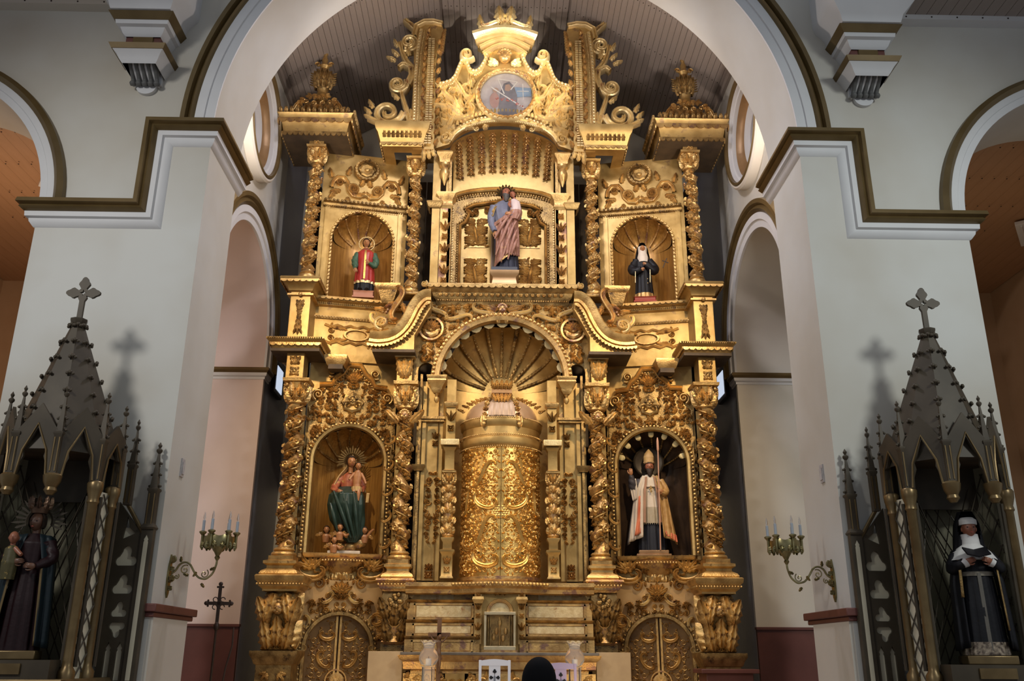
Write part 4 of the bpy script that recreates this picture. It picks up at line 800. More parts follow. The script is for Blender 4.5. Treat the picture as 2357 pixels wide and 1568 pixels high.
# ---- upper side bays
def side_bay_up(label):
    e = thing('niche_bay', label, 'niche', (SBX, SBY-.05, 0), SBR); w, zb, zs = .54, 7.62, 8.76
    part('back_panel', extr(rect(-.78, .78, 6.45, 10.5), .05, [arch_hole(w, zb, zs)[::-1]]), GOLDP, e, rel(0, .05, 0))
    niche(e, w, zb, zs, .5, GOLDR, WOODN, 7)
    part('arch_moulding', ring(0, zs, [(w-.01, 0), (w, .04), (w+.03, .05), (w+.04, 0)], legs=zs-zb), GOLD, e, rel(0, 0, 0))
    part('leaf_edge', beads(np.vstack([[(w+.02, zb, .05)], np.c_[arcp(0, zs, w+.02, 0, 180, 40), np.full(40, .05)], [(-w-.02, zb, .05)]]), .026, .07), GOLD, e, rel(0, 0, 0), kind='stuff')
    for q in (-1, 1): part('frame_board', box(q*.66-.04, q*.66+.04, -.03, .05, 7.6, 9.4), GOLDP, e)
    part('head_cornice', G(sweep([(0, 0), (.03, .04), (.07, .05), (.09, .1), (.12, .1), (.12, 0)], [(-.74, 0, 9.36), (.78, 0, 9.36)], [(0, -1, 0)], side=(0, 0, 1))).add(beads([(-.74, -.1, 9.47), (.78, -.1, 9.47)], .025, .07)).add(beads([(-.74, -.05, 9.37), (.78, -.05, 9.37)], .014, .04)), GOLDD, e)
    part('sill_cornice', G(sweep([(0, 0), (.03, .05), (.07, .06), (.1, .12), (.15, .14), (.16, 0)], [(-.78, 0, 7.42), (.78, 0, 7.42)], [(0, -1, 0)], side=(0, 0, 1))), GOLDP, e)
    part('scalloped_edge', G().add(scallop(1.54, .05, 15, .02), rel(0, -.14, 7.57)), GOLD, e, kind='stuff'); part('bead_row', beads([(-.76, -.075, 7.47), (.76, -.075, 7.47)], .014, .035), GOLDD, e, kind='stuff')
    part('rope_rail', G(sweep([(0, 0), (.0, .03), (.03, .04), (.05, .03), (.05, 0)], [(-.78, 0, 7.2), (.78, 0, 7.2)], [(0, -1, 0)], side=(0, 0, 1))).add(beads([(-.76, -.04, 7.225), (.76, -.04, 7.225)], .02, .05)), GOLD, e)
    c = part('cartouche', G(ring(0, 0, [(.15, 0), (.16, .04), (.19, .04), (.2, 0)], 0, 360, 40)), GOLD, e, rel(0, 0, 6.93) @ SCL(1.15, .55, 1))
    g = G()
    for q in (-1, 1):
        for s in (-1, 1): g.add(sscroll(.42, .022, .03)[0], rp(q*.30, s*.11, 0, 0 if q*s > 0 else pi, 1, q*s < 0)); g.add(volute(.07, 1.6, 0, q*s, .2, .5), rp(q*.44, s*.07)); g.add(leaf(.14, .04, .03, 3), rp(q*.22, s*.1, 0, -q*1.4))
    part('strapwork', g, GOLD, c, rel(0, 0, 6.93), kind='stuff'); part('strap_rail', G(ribbon(np.array([(-.55+.11*k, .02*(-1)**k) for k in range(11)]), .025, .03)).add(ribbon(np.array([(-.55+.11*k, .02*(-1)**k-.30) for k in range(11)]), .025, .03)), GOLD, c, rel(0, 0, 7.08))
    for q in (-1, 1):
        g = G(ribbon(np.array([(-.62, .0), (-.60, .12), (-.52, .22), (-.40, .22), (-.33, .12), (-.30, -.02), (-.22, -.12), (-.10, -.14), (.0, -.05)]), .045, .06)); g.add(volute(.14, 1.9, 2.6, -1, .2, .5), rp(-.22, .0)); g.add(volute(.11, 1.7, 0, 1, .22, .5), rp(-.47, .12))
        for (x, y, a) in ((-.55, -.06, 2.6), (-.62, .2, .3), (-.35, .28, -.3), (-.1, .08, -.4), (-.05, -.1, -1.5), (-.3, -.16, 2.8), (-.45, -.04, 1.8)): g.add(leaf(.2, .065, .06, 3), rp(x, y, 0, a))
        part('scroll_pair', g, GOLD, e, rel(0, 0, 9.76) @ (MX if q > 0 else I4))
    part('roundel', G(ring(0, 0, [(.16, 0), (.18, .07), (.22, .07), (.24, 0)], 0, 360, 36)).add(beads(np.c_[arcp(0, 0, .2, 0, 360, 30), np.full(30, .07)], .022, .06)).add(flower(.16, .05, 8)), GOLDD, e, rel(0, -.02, 10.18)); return e
A = side_bay_up('upper niche on the left, wood lined, holding the red robed deacon'); mirror(A, 'upper niche on the right, wood lined, holding the small black habited nun', 'upper niches')
# ---- scrolled half pediments over the inner columns
def half_ped(label):
    e = thing('scroll_pediment', label, 'pediment', (-1.62, 14.55, 6.48), 0)
    # S curve in local relief coordinates, from the top by the centre down to the outer foot
    P = np.array([(.40, 1.02), (.30, 1.02), (.20, .95), (.10, .80), (.03, .62), (-.05, .46), (-.16, .33), (-.30, .26), (-.46, .24), (-.60, .26)])
    tt = np.linspace(0, 9, 40); P = np.c_[np.interp(tt, np.arange(10), P[:, 0]), np.interp(tt, np.arange(10), P[:, 1])]
    for _ in range(3): P[1:-1] = (P[:-2]+2*P[1:-1]+P[2:])/4
    T = np.gradient(P, axis=0); T /= np.linalg.norm(T, axis=1)[:, None]; N = np.c_[-T[:, 1], T[:, 0]]
    def strip(prof): return grid(np.array([[(P[i, 0]+N[i, 0]*a, P[i, 1]+N[i, 1]*a, c) for a, c in prof] for i in range(len(P))]))
    part('fascia', extr(np.vstack([P+N*.06, [(-.52, 0.02), (.14, .02), (.14, .3), (.40, .8)]]), .42), GOLDP, e, rel(0, .3, 0))
    part('moulding', strip([(.12, -.4), (.12, -.0), (.10, .05), (.05, .05), (.0, .10), (-.06, .12), (-.08, .10), (-.08, -.4)]), GOLD, e, rel(0, -.12, 0))
    Q = P+N*.14; d = np.concatenate([[0], np.cumsum(np.linalg.norm(np.diff(Q, axis=0), axis=1))]); g = G(); g2 = G()
    for s in np.arange(.04, d[-1], .062):
        x, y = np.interp(s, d, Q[:, 0]), np.interp(s, d, Q[:, 1]); i = min(len(T)-1, int(np.searchsorted(d, s))); a = math.atan2(T[i, 1], T[i, 0])
        g.add(scallop(.06, .05, 1, .1), rp(x, y, 0, a+pi)); g2.add(flower(.025, .02, 5, 12), rp(x+N[i, 0]*.07, y+N[i, 1]*.07, 0))
    part('scalloped_edge', g, GOLD, e, rel(0, -.10, 0), kind='stuff'); part('flower_band', g2, GOLD, e, rel(0, -.12, 0), kind='stuff')
    part('foot_volute', G(volute(.17, 1.8, -1.5, -1, .2, .4)).add(cscroll(.5, .04, .06)[0], rp(-.1, .05, 0, .2)), GOLDL, e, rel(-.42, -.12, .50))
    part('head_volute', G(volute(.085, 1.7, 2, 1, .22, .5), ).add(volute(.08, 1.7, 1, -1, .22, .5), rp(.17, .03)), GOLDL, e, rel(.10, -.12, 1.20))
    g = G(sscroll(.8, .05, .06)[0]); [g.add(leaf(.2, .06, .06, 3), rp(x, y, 0, a)) for (x, y, a) in ((-.2, .1, .5), (.0, .05, 1.2), (.2, -.02, -.4), (.05, -.08, 2.5), (-.3, 0, 1.8))]
    part('climbing_scroll', g, GOLDR, e, rel(-.18, -.12, .86) @ RZ(1.0)); part('berry_cluster', G(*[G().add(sph(.03), rp(.05*cos(k*1.3), .05*sin(k*1.3))) for k in range(6)]), GOLDR, e, rel(-.38, -.12, .74))
    part('stub_cornice', block(.16, .1, .3, [(0, 0), (.03, .04), (.08, .06), (.11, .06), (.11, -.1)]), GOLD, e, TR(-.36, .05, 1.14)); part('stub', poly_lathe([(.08, .92), (.12, 1.0), (.16, 1.14)], 4), GOLDD, e, TR(-.36, .1, 0))
    part('soffit', box(-.55, .16, -.15, .5, -.02, .03), DULL, e); return e
A = half_ped('S curved scroll pediment left of the central carved arch'); mirror(A, 'S curved scroll pediment right of the central carved arch', 'scroll pediments')
# ---- centre: sill cornice, bearded saint niche
e = thing('sill_cornice', 'wide scalloped gilt cornice under the bearded saint and child', 'cornice', (0, 14.72, 7.42), 0)
part('cornice', block(1.12, .0, .5, [(0, 0), (.04, .03), (.1, .04), (.14, .08), (.22, .1), (.27, .17), (.33, .20), (.36, .19), (.36, -.5)]), GOLDD, e)
part('scalloped_edge', hang(1.12, 0, .5, .34, .07, .02, 22, .19), GOLD, e, kind='stuff'); part('flower_band', G(*[G().add(flower(.04, .025, 6, 12), rel(x, -.10, .18)) for x in np.arange(-1.08, 1.1, .1)]), GOLD, e, kind='stuff'); part('bead_row', beads([(-1.14, -.05, .09), (1.14, -.05, .09)], .018, .04), GOLD, e, kind='stuff')
e = thing('arched_niche', 'upper central niche with hanging flower garlands around the bearded saint', 'niche', (0, 14.8, 7.78), 0)
ap = np.array([(-.88, 0)]+[(-.88, 1.62)]+[(-.80, 1.66), (-.75, 1.76), (-.79, 1.86), (-.84, 1.9)]+[(-.84+.1*k, 1.9+.26*math.sqrt(max(0, 1-((-.84+.1*k)/.86)**2))) for k in range(1, 17)]+[(.84, 1.9), (.79, 1.86), (.75, 1.76), (.80, 1.66), (.88, 1.62), (.88, 0)])
part('back_panel', box(-.98, .98, .6, .66, 0, 2.4), GOLDP, e); part('side_reveal', G(box(-1.0, -.95, -.05, .62, 0, 2.7)).add(box(.95, 1.0, -.05, .62, 0, 2.7)), GOLDD, e)
inner = [(-.80, 0), (-.80, 1.5), (-.70, 1.58), (-.64, 1.72), (-.70, 1.84), (-.55, 1.93), (0, 2.02), (.55, 1.93), (.70, 1.84), (.64, 1.72), (.70, 1.58), (.80, 1.5), (.80, 0)]
part('arch_frame', extr(np.array([(-.95, 0), (-.95, 2.05)]+[(x, 2.05+.22*math.sqrt(max(0, 1-(x/.95)**2))) for x in np.linspace(-.94, .94, 20)]+[(.95, 2.05), (.95, 0)]+inner[::-1])[::-1], .06), GOLDD, e, rel(0, .6, 0))
part('frame_edge', G(ribbon(np.array(inner), .03, .05)).add(beads(np.c_[np.array(inner)*np.array([1.06, 1.02]), np.full(len(inner), .03)], .02, .05)), GOLD, e, rel(0, .54, 0))
part('arch_moulding', G(ribbon(np.array([(x, 2.0+.25*math.sqrt(max(0, 1-(x/.98)**2))) for x in np.linspace(-.98, .98, 40)]), .05, .08)).add(beads(np.c_[np.array([(x, 1.92+.25*math.sqrt(max(0, 1-(x/.98)**2))) for x in np.linspace(-.93, .93, 40)]), np.full(40, .04)], .022, .05)), GOLD, e, rel(0, .53, 0))
g = G()
for q in (-1, 1): g.add(G().add(volute(.09, 1.7, 1, 1, .2, .5), rp(-.5, 1.80)).add(volute(.08, 1.6, 0, -1, .2, .5), rp(-.3, 1.86)).add(leaf(.2, .05, .05, 3), rp(-.55, 1.72, 0, .8)).add(leaf(.2, .05, .05, 3), rp(-.15, 1.86, 0, 1.4)), I4 if q < 0 else MX)
part('frame_scrolls', g, GOLDR, e, rel(0, .56, 0))
for q in (-1, 1):
    for zz, sd in ((.26, 1), (1.08, 2)):
        gg = G(extr(rect(-.19, .19, 0, .62), .012)); rr = random.Random(sd+q)
        for k in range(8):
            y = .06+.07*k; [gg.add(leaf(.21, .05, .035, 3, .2), rp(s*.01, y, .01, -s*(1.35+.1*(k % 3)))) for s in (-1, 1)]
        gg.add(flower(.08, .04, 6), rp(.08, .5, .015)); gg.add(flower(.07, .04, 6), rp(-.09, .12, .015)); gg.add(leaf(.4, .06, .05, 4, .2), rp(.03, .08, .015, .2)); gg.add(fill(lambda x, y: True, (-.18, .18, .02, .6), .085, sd+4*q+9, .025, sym=False), TR(0, 0, .01))
        part('leaf_panel', gg, GOLD, e, rel(q*.50, .60, zz) @ (MX if q > 0 else I4))
    st = part('carved_pilaster', G(extr(rect(-.10, .10, 0, 1.55), .05)).add(relief_strip(.17, 1.5, 4, .05), TR(0, .02, .05)), GOLDR, e, rel(q*1.04, .0, 0)); part('pilaster_capital', poly_lathe([(.1, 1.55), (.13, 1.6), (.11, 1.66), (.12, 1.74), (.17, 1.82), (.17, 1.86)], 4), GOLD, e, TR(q*1.04, .05, 0)); part('bead_row', beads([(q*.91, -.02, 0), (q*.91, -.02, 1.6)], .02, .05), GOLDL, e, kind='stuff')
    part('flat_pier', box(q*1.22-.07, q*1.22+.07, -.06, .1, 0, 2.7), GOLDP, e); part('upper_pier', box(q*1.0-.05, q*1.0+.05, .0, .3, 1.86, 2.75), GOLDP, e); part('pier_moulding', G(block(.09, .08, .2, [(0, 0), (.03, .03), (.07, .04), (.1, .06), (.12, .05), (.12, -.05)])), GOLD, e, TR(q*1.24, 0, 1.55))
    u = part('urn_pendant', lathe([(.01, 2.0), (.03, 2.06), (.05, 2.12), (.085, 2.2), (.095, 2.28), (.06, 2.36), (.1, 2.4), (.1, 2.44)], 16), GOLD, e, TR(q*1.08, -.08, 0)); part('urn_cap', poly_lathe([(.09, 2.44), (.1, 2.52), (.14, 2.58), (.15, 2.62), (.13, 2.66)], 4), GOLD, e, TR(q*1.08, -.08, 0))
# coved vault with garlands
xs = np.linspace(-1, 1, 41); s = np.linspace(0, 1, 12)
def cove(x, s):
    zf = 2.72+.50*math.sqrt(max(0, 1-x*x)); zb = 2.02+.25*math.sqrt(max(0, 1-x*x)); return (x*(1.02-.06*s), .58*math.sin(s*pi/2)-.05, zb+(zf-zb)*math.cos(s*pi/2))
part('coved_vault', grid(np.array([[cove(x, q) for x in xs] for q in s])), GOLDP, e)
for x in np.linspace(-.84, .84, 9):
    gg = G(); L = 9 if abs(x) > .1 else 10
    for k in range(L):
        p = cove(x, .14+.66*k/L); gg.add(flower(.055, .05, 5, 15), TR(p[0], p[1]-.03, p[2]) @ REL @ RX(.6)); gg.add(sph(.022), TR(p[0], p[1]-.03, p[2]-.05)); [gg.add(leaf(.09, .03, .03, 2), TR(p[0], p[1]-.03, p[2]) @ REL @ RX(.5) @ RZ(q*2.2)) for q in (-1, 1)]
    part('garland', gg, GOLDR, e)
# ---- attic crest with round painting
e = thing('attic_crest', 'bright gilded crest with scroll edges, putto head and leaf crown on top', 'crest', (0, 14.58, 10.4), 0)
hl = [(1.32, .05), (1.32, 1.42), (1.14, 1.44), (1.0, 1.5), (.92, 1.62), (.86, 1.82), (.80, 2.0), (.72, 1.92), (.66, 1.76), (.56, 1.70), (.46, 1.78), (.38, 1.95), (.33, 2.12), (.40, 2.22), (.52, 2.3), (.52, 2.36)]
op = [(x, .62*math.sqrt(max(0, 1-(x/1.02)**2))*.95+.05) for x in np.linspace(1.0, -1.0, 30)]
out = np.array([(-1.32, .05)][:0]+hl+[(-x, y) for x, y in hl[::-1]]+op[::-1])
part('crest_panel', extr(out, .12), GOLDP, e, rel(0, .12, 0))
edge = np.array(hl[1:13]); 
for q in (-1, 1):
    part('rope_moulding', G(ribbon(edge, .04, .10)).add(beads(np.c_[edge*np.array([.985, .97]), np.full(len(edge), .03)], .016, .04)).add(beads(np.c_[edge, np.full(len(edge), .09)], .035, .07)), GOLDL, e, rel(0, .02, 0) @ (I4 if q > 0 else MX))
    part('horn_volute', G(volute(.19, 1.8, 3.6, 1, .24, .7)), GOLDL, e, rel(q*.72, -.02, 2.06) @ (MX if q < 0 else I4))
    g = G()
    for (kind, L, x, y, r) in (('c', .9, .78, .78, .6), ('s', .8, .98, .62, 1.9), ('c', .5, .72, 1.25, 2.2), ('s', .55, 1.02, 1.12, .7)): g.add((cscroll if kind == 'c' else sscroll)(L, .05, .12)[0], rp(x, y, 0, r))
    g.add(volute(.15, 1.8, 1, 1, .2, .5), rp(1.08, .28)); 
    for (x, y, a, L) in ((.75, .7, -.9, .4), (.8, .75, -.4, .4), (.85, .8, .1, .35), (.7, .9, .5, .3), (1.0, .9, -1.5, .3), (.9, .5, -2, .3), (.75, 1.2, -.6, .3), (.62, 1.35, -.2, .25)): g.add(leaf(L, L*.28, .14, 4, .9), rp(x, y, 0, a))
    for (x, y) in ((.66, 1.0), (.9, 1.3), (1.1, .9), (.62, 1.5), (1.15, 1.3)): g.add(flower(.08, .11, 6), rp(x, y))
    g.add(fill(lambda x, y: x > .3 and y > .45+.0*x and (x-.03)**2+(y-1.18)**2 > .66**2 and y < 1.38 and x < 1.24, (.3, 1.26, .3, 1.4), .13, 77, .07, sym=False))
    part('acanthus_scrolls', g, GOLDL, e, rel(0, 0, 0) @ (I4 if q > 0 else MX))
part('opening_moulding', G(ribbon(np.array(op)+np.array([0, .05]), .05, .08)).add(beads(np.c_[np.array(op)+np.array([0, .12]), np.full(30, .03)], .03, .07)).add(beads(np.c_[np.array(op)+np.array([0, .0]), np.full(30, .05)], .014, .032)), GOLDL, e, rel(0, 0, 0))
part('fringe_teeth', G(*[G().add(leaf(.1, .04, .04, 2), rp(x, y+.16, .05)) for x, y in op]), GOLDL, e, rel(0, 0, 0), kind='stuff')
part('putto_head', face(.27), GOLDR, e, rel(.0, -.10, 2.02)); [part('head_wing', G(*[G().add(leaf(.2, .06, .05, 3), rp(q*.12, 1.92, 0, -q*(1+.4*k))) for k in range(3)]), GOLDL, e, rel(0, -.02, 0)) for q in (-1, 1)]
arc = lambda hw, z0, h: np.array([(x, z0+h*math.cos(x/hw*pi/2)) for x in np.linspace(-hw, hw, 24)])
for hw, z0, h, wd, m in ((.42, 2.1, .22, .035, GOLDL), (.48, 2.24, .2, .035, GOLDL), (.56, 2.36, .16, .04, GOLDL)): part('waved_band', G(ribbon(arc(hw, z0, h), wd, .12+.1*(hw-.4))).add(beads(np.c_[arc(hw, z0-.02, h), np.full(24, .08)], .016, .04)), m, e, rel(0, .0, 0))
part('crown_cornice', G(grid(np.array([[(x*k, c, z0+.16*math.cos(x/.62*pi/2)) for k, c, z0 in ((.9, .0, 2.36), (.92, -.12, 2.38), (1.0, -.2, 2.46), (1.02, -.2, 2.52), (.95, .05, 2.54))] for x in np.linspace(-.62, .62, 26)]))), GOLDL, e)
c = part('crown', extr(np.array([(-.5, 0), (-.44, .1), (-.34, .12), (-.24, .2), (-.1, .26), (.1, .26), (.24, .2), (.34, .12), (.44, .1), (.5, 0)]), .1), GOLDL, e, rel(0, 0, 2.62))
for q in (-1, 1):
    part('leaf_horn', G(leaf(.3, .08, .08, 3)), GOLDL, c, rel(q*.45, -.08, 2.66) @ RZ(-q*.15)); part('crown_leaf', G(leaf(.34, .13, .10, 3)), GOLDL, c, rel(q*.085, -.1, 2.80) @ RZ(-q*.12)); part('crown_scroll', G(sscroll(.5, .05, .08)[0]), GOLDL, c, rel(q*.27, -.09, 2.74) @ (MX if q < 0 else I4) @ RZ(-.5))
md = thing('round_painting', 'round glazed painting of a robed figure in a gilt beaded frame', 'painting', (.035, 14.5, 11.58), 0)
pm_ = bpy.data.materials.new('painted_roundel'); pm_.use_nodes = True; nt = pm_.node_tree; b_ = nt.nodes['Principled BSDF']; b_.inputs['Roughness'].default_value = .45; b_.inputs['Base Color'].default_value = (.50, .47, .47, 1)
disc = part('canvas', fan(np.c_[arcp(0, 0, .49, 0, 360, 49)[:-1], np.zeros(48)]), mat('pale_canvas', (.50, .45, .47), (.68, .64, .66), .5, 0, 5), md, rel(0, .01, 0))
blue = mat('canvas_blue', (.22, .32, .48), (.3, .4, .55), .5); dk = mat('canvas_grey_robe', (.16, .15, .18), (.24, .23, .26), .5); rd = mat('canvas_red', (.5, .12, .1), (.6, .2, .16), .5); wt = mat('canvas_white', (.8, .78, .76), None, .5); fl_ = mat('canvas_flesh', (.42, .28, .22), None, .5)
fig = lambda name, pts, m, c: part(name, fan(np.c_[np.array(pts, float), np.full(len(pts), c)]), m, disc, rel(0, 0, 0))
fig('painted_sky', [(.14, -.05), (.47, -.02), (.46, .16), (.16, .18)], blue, .002)
fig('painted_robe', [(-.16, -.48), (.2, -.44), (.2, .0), (.14, .2), (.05, .3), (-.05, .25), (-.12, .05)], dk, .004); fig('painted_face', [(-.03, .1), (.05, .08), (.1, .16), (.05, .24), (-.02, .22)], fl_, .006)
fig('painted_halo', [(-.17, .36), (.2, .30), (.19, .285), (-.155, .34)], wt, .006); fig('painted_halo', [(-.17, .36), (-.05, .02), (-.03, .03), (-.15, .35)], wt, .006); fig('painted_halo', [(.2, .3), (.07, .12), (.09, .11), (.215, .29)], wt, .006)
fig('painted_staff', [(-.3, .16), (.42, -.36), (.42, -.33), (-.29, .185)], wt, .008); fig('painted_cross', [(.3, .25), (.31, -.1), (.325, -.1), (.315, .25)], wt, .008); fig('painted_cross', [(.2, .08), (.42, .08), (.42, .095), (.2, .095)], wt, .008)
fig('painted_child', arcp(-.22, -.12, .09, 0, 360, 20, .17)[:-1], mat('canvas_rose', (.42, .25, .22), (.5, .33, .3), .5), .005); fig('painted_face', arcp(-.2, .1, .055, 0, 360, 16)[:-1], fl_, .007)
bd = G(); rnd = random.Random(5)
for k in range(34): t_ = k/33; bd.add(sph(.014, .014, .004, 7, 4), rp(-.2+.62*t_+rnd.uniform(-.03, .03), -.1-.26*t_+.1*sin(3*t_)+rnd.uniform(-.03, .03), .008))
part('painted_beads', bd, rd, disc, rel(0, 0, 0), kind='stuff')
part('frame', G(ring(0, 0, [(.48, 0), (.49, .06), (.54, .08), (.57, .05), (.58, 0)], 0, 360, 60)), GOLDL, md, rel(0, .0, 0)); part('leaf_wreath', G(*[G().add(leaf(.13, .04, .04, 2), rp(.535*cos(a), .535*sin(a), .06, a+.35)) for a in np.linspace(0, 2*pi, 37)[:-1]]), GOLDR, md, rel(0, 0, 0), kind='stuff')
part('glass', fan(np.c_[arcp(0, 0, .485, 0, 360, 49)[:-1], np.full(48, .03)]), PANE, md, rel(0, .0, 0))
# ---- fretwork buttresses either side of the crest
def buttress(label):
    e = thing('scroll_buttress', label, 'buttress', (-1.5, 14.55, 10.38), 0)
    bo = np.array([(-.22, .45), (-.16, .0), (.22, .0), (.22, 1.0), (.19, 1.7), (.24, 2.3), (.32, 2.62), (.30, 2.74), (.08, 2.76), (-.18, 2.72), (-.26, 2.5), (-.22, 2.0), (-.21, 1.2)])
    bd_ = part('body', extr(bo, .5), GOLDP, e, rel(0, .42, 0) @ RY(.0))
    T = np.array([(.0, .1), (.01, .8), (.0, 1.5), (.02, 2.1), (.07, 2.6)]); tt = np.linspace(0, 4, 40); C0 = np.c_[np.interp(tt, range(5), T[:, 0]), np.interp(tt, range(5), T[:, 1])]
    part('rope_band', G(ribbon(C0+np.array([-.17, 0]), .035, .06)).add(beads(np.c_[C0+np.array([-.17, 0]), np.full(40, .05)], .032, .065)), GOLDL, e, rel(0, -.08, 0)); part('bead_band', beads(np.c_[C0+np.array([-.11, 0]), np.full(40, .0)], .016, .036), GOLDL, e, rel(0, -.08, 0), kind='stuff')
    part('leaf_band', G(*[G().add(leaf(.12, .045, .06, 3), rp(x+.03*(-1)**k, y, .0, .5*(-1)**k)) for k, (x, y) in enumerate(C0[::2]+np.array([-.02, 0]))]), GOLDR, e, rel(0, -.08, 0), kind='stuff')
    part('dentil_band', G(*[G(box(x-.026, x+.026, -.07, .0, y, y+.024)) for x0_ in (.075, .14) for x, y in np.c_[np.full(46, x0_), np.linspace(.08, 2.35, 46)]]), GOLDL, e, TR(0, -.08, 0), kind='stuff'); part('inner_leaf_band', G(*[G().add(leaf(.13, .05, .07, 3), rp(.2+.02*(-1)**k, .1+.11*k, 0, -.6*(-1)**k)) for k in range(21)]), GOLDR, e, rel(0, -.06, 0), kind='stuff')
    part('hanging_fringe', G(*[G().add(leaf(.16, .04, .05, 3), rp(.36-.004*k, 2.66-.06*k, .0, pi-.4)) for k in range(9)]), GOLDR, e, rel(0, -.05, 0)); part('hood', G(ribbon(np.array([(-.24, 2.45), (-.2, 2.68), (-.05, 2.78), (.12, 2.79), (.3, 2.74)]), .06, .14)), GOLDL, e, rel(0, -.02, 0))
    def fret(p, w, name='fret_scroll'):                                          # openwork: full round band
        p = np.asarray(p, float); w = w*1.35; q_ = np.linspace(0, len(p)-1, max(len(p), 24)); p = np.c_[np.interp(q_, np.arange(len(p)), p[:, 0]), np.interp(q_, np.arange(len(p)), p[:, 1])]
        for _ in range(2): p[1:-1] = (p[:-2]+2*p[1:-1]+p[2:])/4
        t = np.linspace(0, 1, len(p)); g = ribbon(p, w*(1-.45*t), .10); g.add(ribbon(p, w*(1-.45*t), .10), SCL(1, 1, -1)); part(name, g, GOLDL, e, rel(0, .0, 0))
    def sp(cx, cy, r, a0, turns, hand): return vol_path(r, turns, a0, hand, 40, .18)+np.array([cx, cy])
    fret(sp(-.66, .78, .30, .05, 1.55, -1), .055); fret(sp(-.50, 1.40, .19, .5, 1.5, -1), .05); fret(sp(-.33, 2.34, .19, -2.0, 1.5, 1), .05)
    fret(np.array([(-.22, .55), (-.3, .8), (-.36, 1.0), (-.42, 1.2), (-.34, 1.3)]), .05); fret(np.array([(-.32, 1.40), (-.24, 1.6), (-.27, 1.78), (-.42, 1.86), (-.5, 1.78)]), .055); fret(np.array([(-.24, 1.75), (-.38, 1.95), (-.46, 2.15), (-.5, 2.35)]), .05); fret(np.array([(-.18, 2.6), (-.3, 2.74), (-.42, 2.84), (-.44, 2.92)]), .05)
    part('knob', sph(.07), GOLDL, e, TR(-.42, 0, 2.90))
    for (x, y, a) in ((-.9, .62, 1.2), (-.95, .72, .8), (-.92, .85, .5), (-.55, 1.9, 1.2), (-.5, 2.0, .8), (-.3, 2.02, .3), (-.45, 1.05, .9), (-.52, 2.2, .5)): part('acanthus_leaf', G(leaf(.2, .06, .07, 3)), GOLDL, e, rel(x, -.06, y) @ RZ(a))
    part('base_moulding', G(ribbon(np.array([(-1.0, .62), (-.8, .52), (-.5, .50), (-.3, .50), (-.2, .6), (-.2, .8)]), .05, .12)).add(beads(np.c_[np.array([(-.8, .44), (-.28, .42)]), np.zeros(2)], .02, .045)), GOLDL, e, rel(0, -.05, 0))
    part('base_cornice', G(block(.36, .25, .6, [(.0, -.2), (.01, 0), (.06, .02), (.26, .08), (.32, .12), (.42, .14), (.46, .14), (.46, -.1)])), GOLDP, e, TR(-.35, .1, 0)); part('base_fringe', hang(.36, .25, .6, .08, .06, .02, 8, .02), GOLD, e, TR(-.35, .1, 0), kind='stuff')
    part('tail_leaf', G(*[G().add(leaf(.3-.05*k, .06, .06, 3), rp(.04+.07*k, .06, 0, pi+.15*k)) for k in range(3)]), GOLDL, e, rel(0, -.02, 0)); part('front_leaves', G(*[G().add(leaf(.16, .05, .05, 3), rp(x, .16, 0)) for x in np.arange(-.32, .36, .08)]), GOLDD, e, TR(-.35, -.20, 0) @ REL, kind='stuff'); return e
A = buttress('tall fretwork scroll buttress left of the round painting'); mirror(A, 'tall fretwork scroll buttress right of the round painting', 'fretwork buttresses')
# ---- stepped shelves, tabernacle and altar table
st_z = [(.75, 1.18), (1.18, 1.42), (1.42, 1.72), (1.72, 1.98)]
LIN = mat('worn_pale_linen_gold', (.55, .42, .22), (.70, .58, .34), .5, .35, 14, bump=.25, bscale=40, worn=(.4, .22, .1), wamt=.3)
for sx, nm in ((-1, 'left'), (1, 'right')):
    names = ('lowest step of the altar shelves', 'second step of the altar shelves', 'third step of the altar shelves with sunken panel', 'top shelf with rounded pale panel')
    for k, (za, zb_) in enumerate(((1.70, 1.95), (1.95, 2.19), (2.19, 2.49), (2.49, 2.74))):
        y0 = 14.28+.13*k; t_ = thing('altar_step', '%s, %s of the tabernacle' % (names[k], nm), 'shelf', (0, y0, za), 0, 'altar steps')
        x0, x1 = sorted((sx*(.30 if k < 3 else .42), sx*(1.42-.0*k))); part('riser', box(x0, x1, 0, .5, 0, zb_-za-.05), GOLDR, t_)
        g = G(sweep([(0, 0), (.02, .03), (.045, .05), (.05, .02), (.05, 0)], [(x0, 0, zb_-za-.05), (x1, 0, zb_-za-.05)], [(0, -1, 0)], side=(0, 0, 1))).add(box(x0, x1, 0, .5, zb_-za-.05, zb_-za)); part('tread_moulding', g, GOLDD if k < 3 else GOLDR, t_)
        h_ = zb_-za-.05
        if k < 3: part('panel', box(x0+.14, x1-.14, -.012, .0, .04, h_-.04), LIN if k else GOLDR, t_, bev=.005); part('panel_frame', G(box(x0+.1, x1-.1, -.02, 0, .01, .035)).add(box(x0+.1, x1-.1, -.02, 0, h_-.035, h_-.01)).add(box(x0+.1, x0+.125, -.02, 0, .01, h_-.01)).add(box(x1-.125, x1-.1, -.02, 0, .01, h_-.01)), GOLDR, t_)
        else: part('panel', extr(np.array([(x0+.18, 0), (x1-.3, 0), (x1-.3, h_-.06), (x1-.36, h_), (x0+.24, h_), (x0+.18, h_-.06)]), .015), LIN, t_, rel(0, 0, 0))
e = thing('ledge', 'bead edged gilt ledge running below the curved door', 'ledge', (0, 14.5, 2.68), 0)
part('ledge', G(grid(np.array([[(x, -.28*math.cos(min(1, abs(x)/.75)*pi/2)*1.0-o_, z) for o_, z in ((0, -.12), (.04, -.1), (.05, -.04), (.10, 0), (.10, .06), (-.3, .07))] for x in np.linspace(-1.45, 1.45, 60)]))), GOLDR, e)
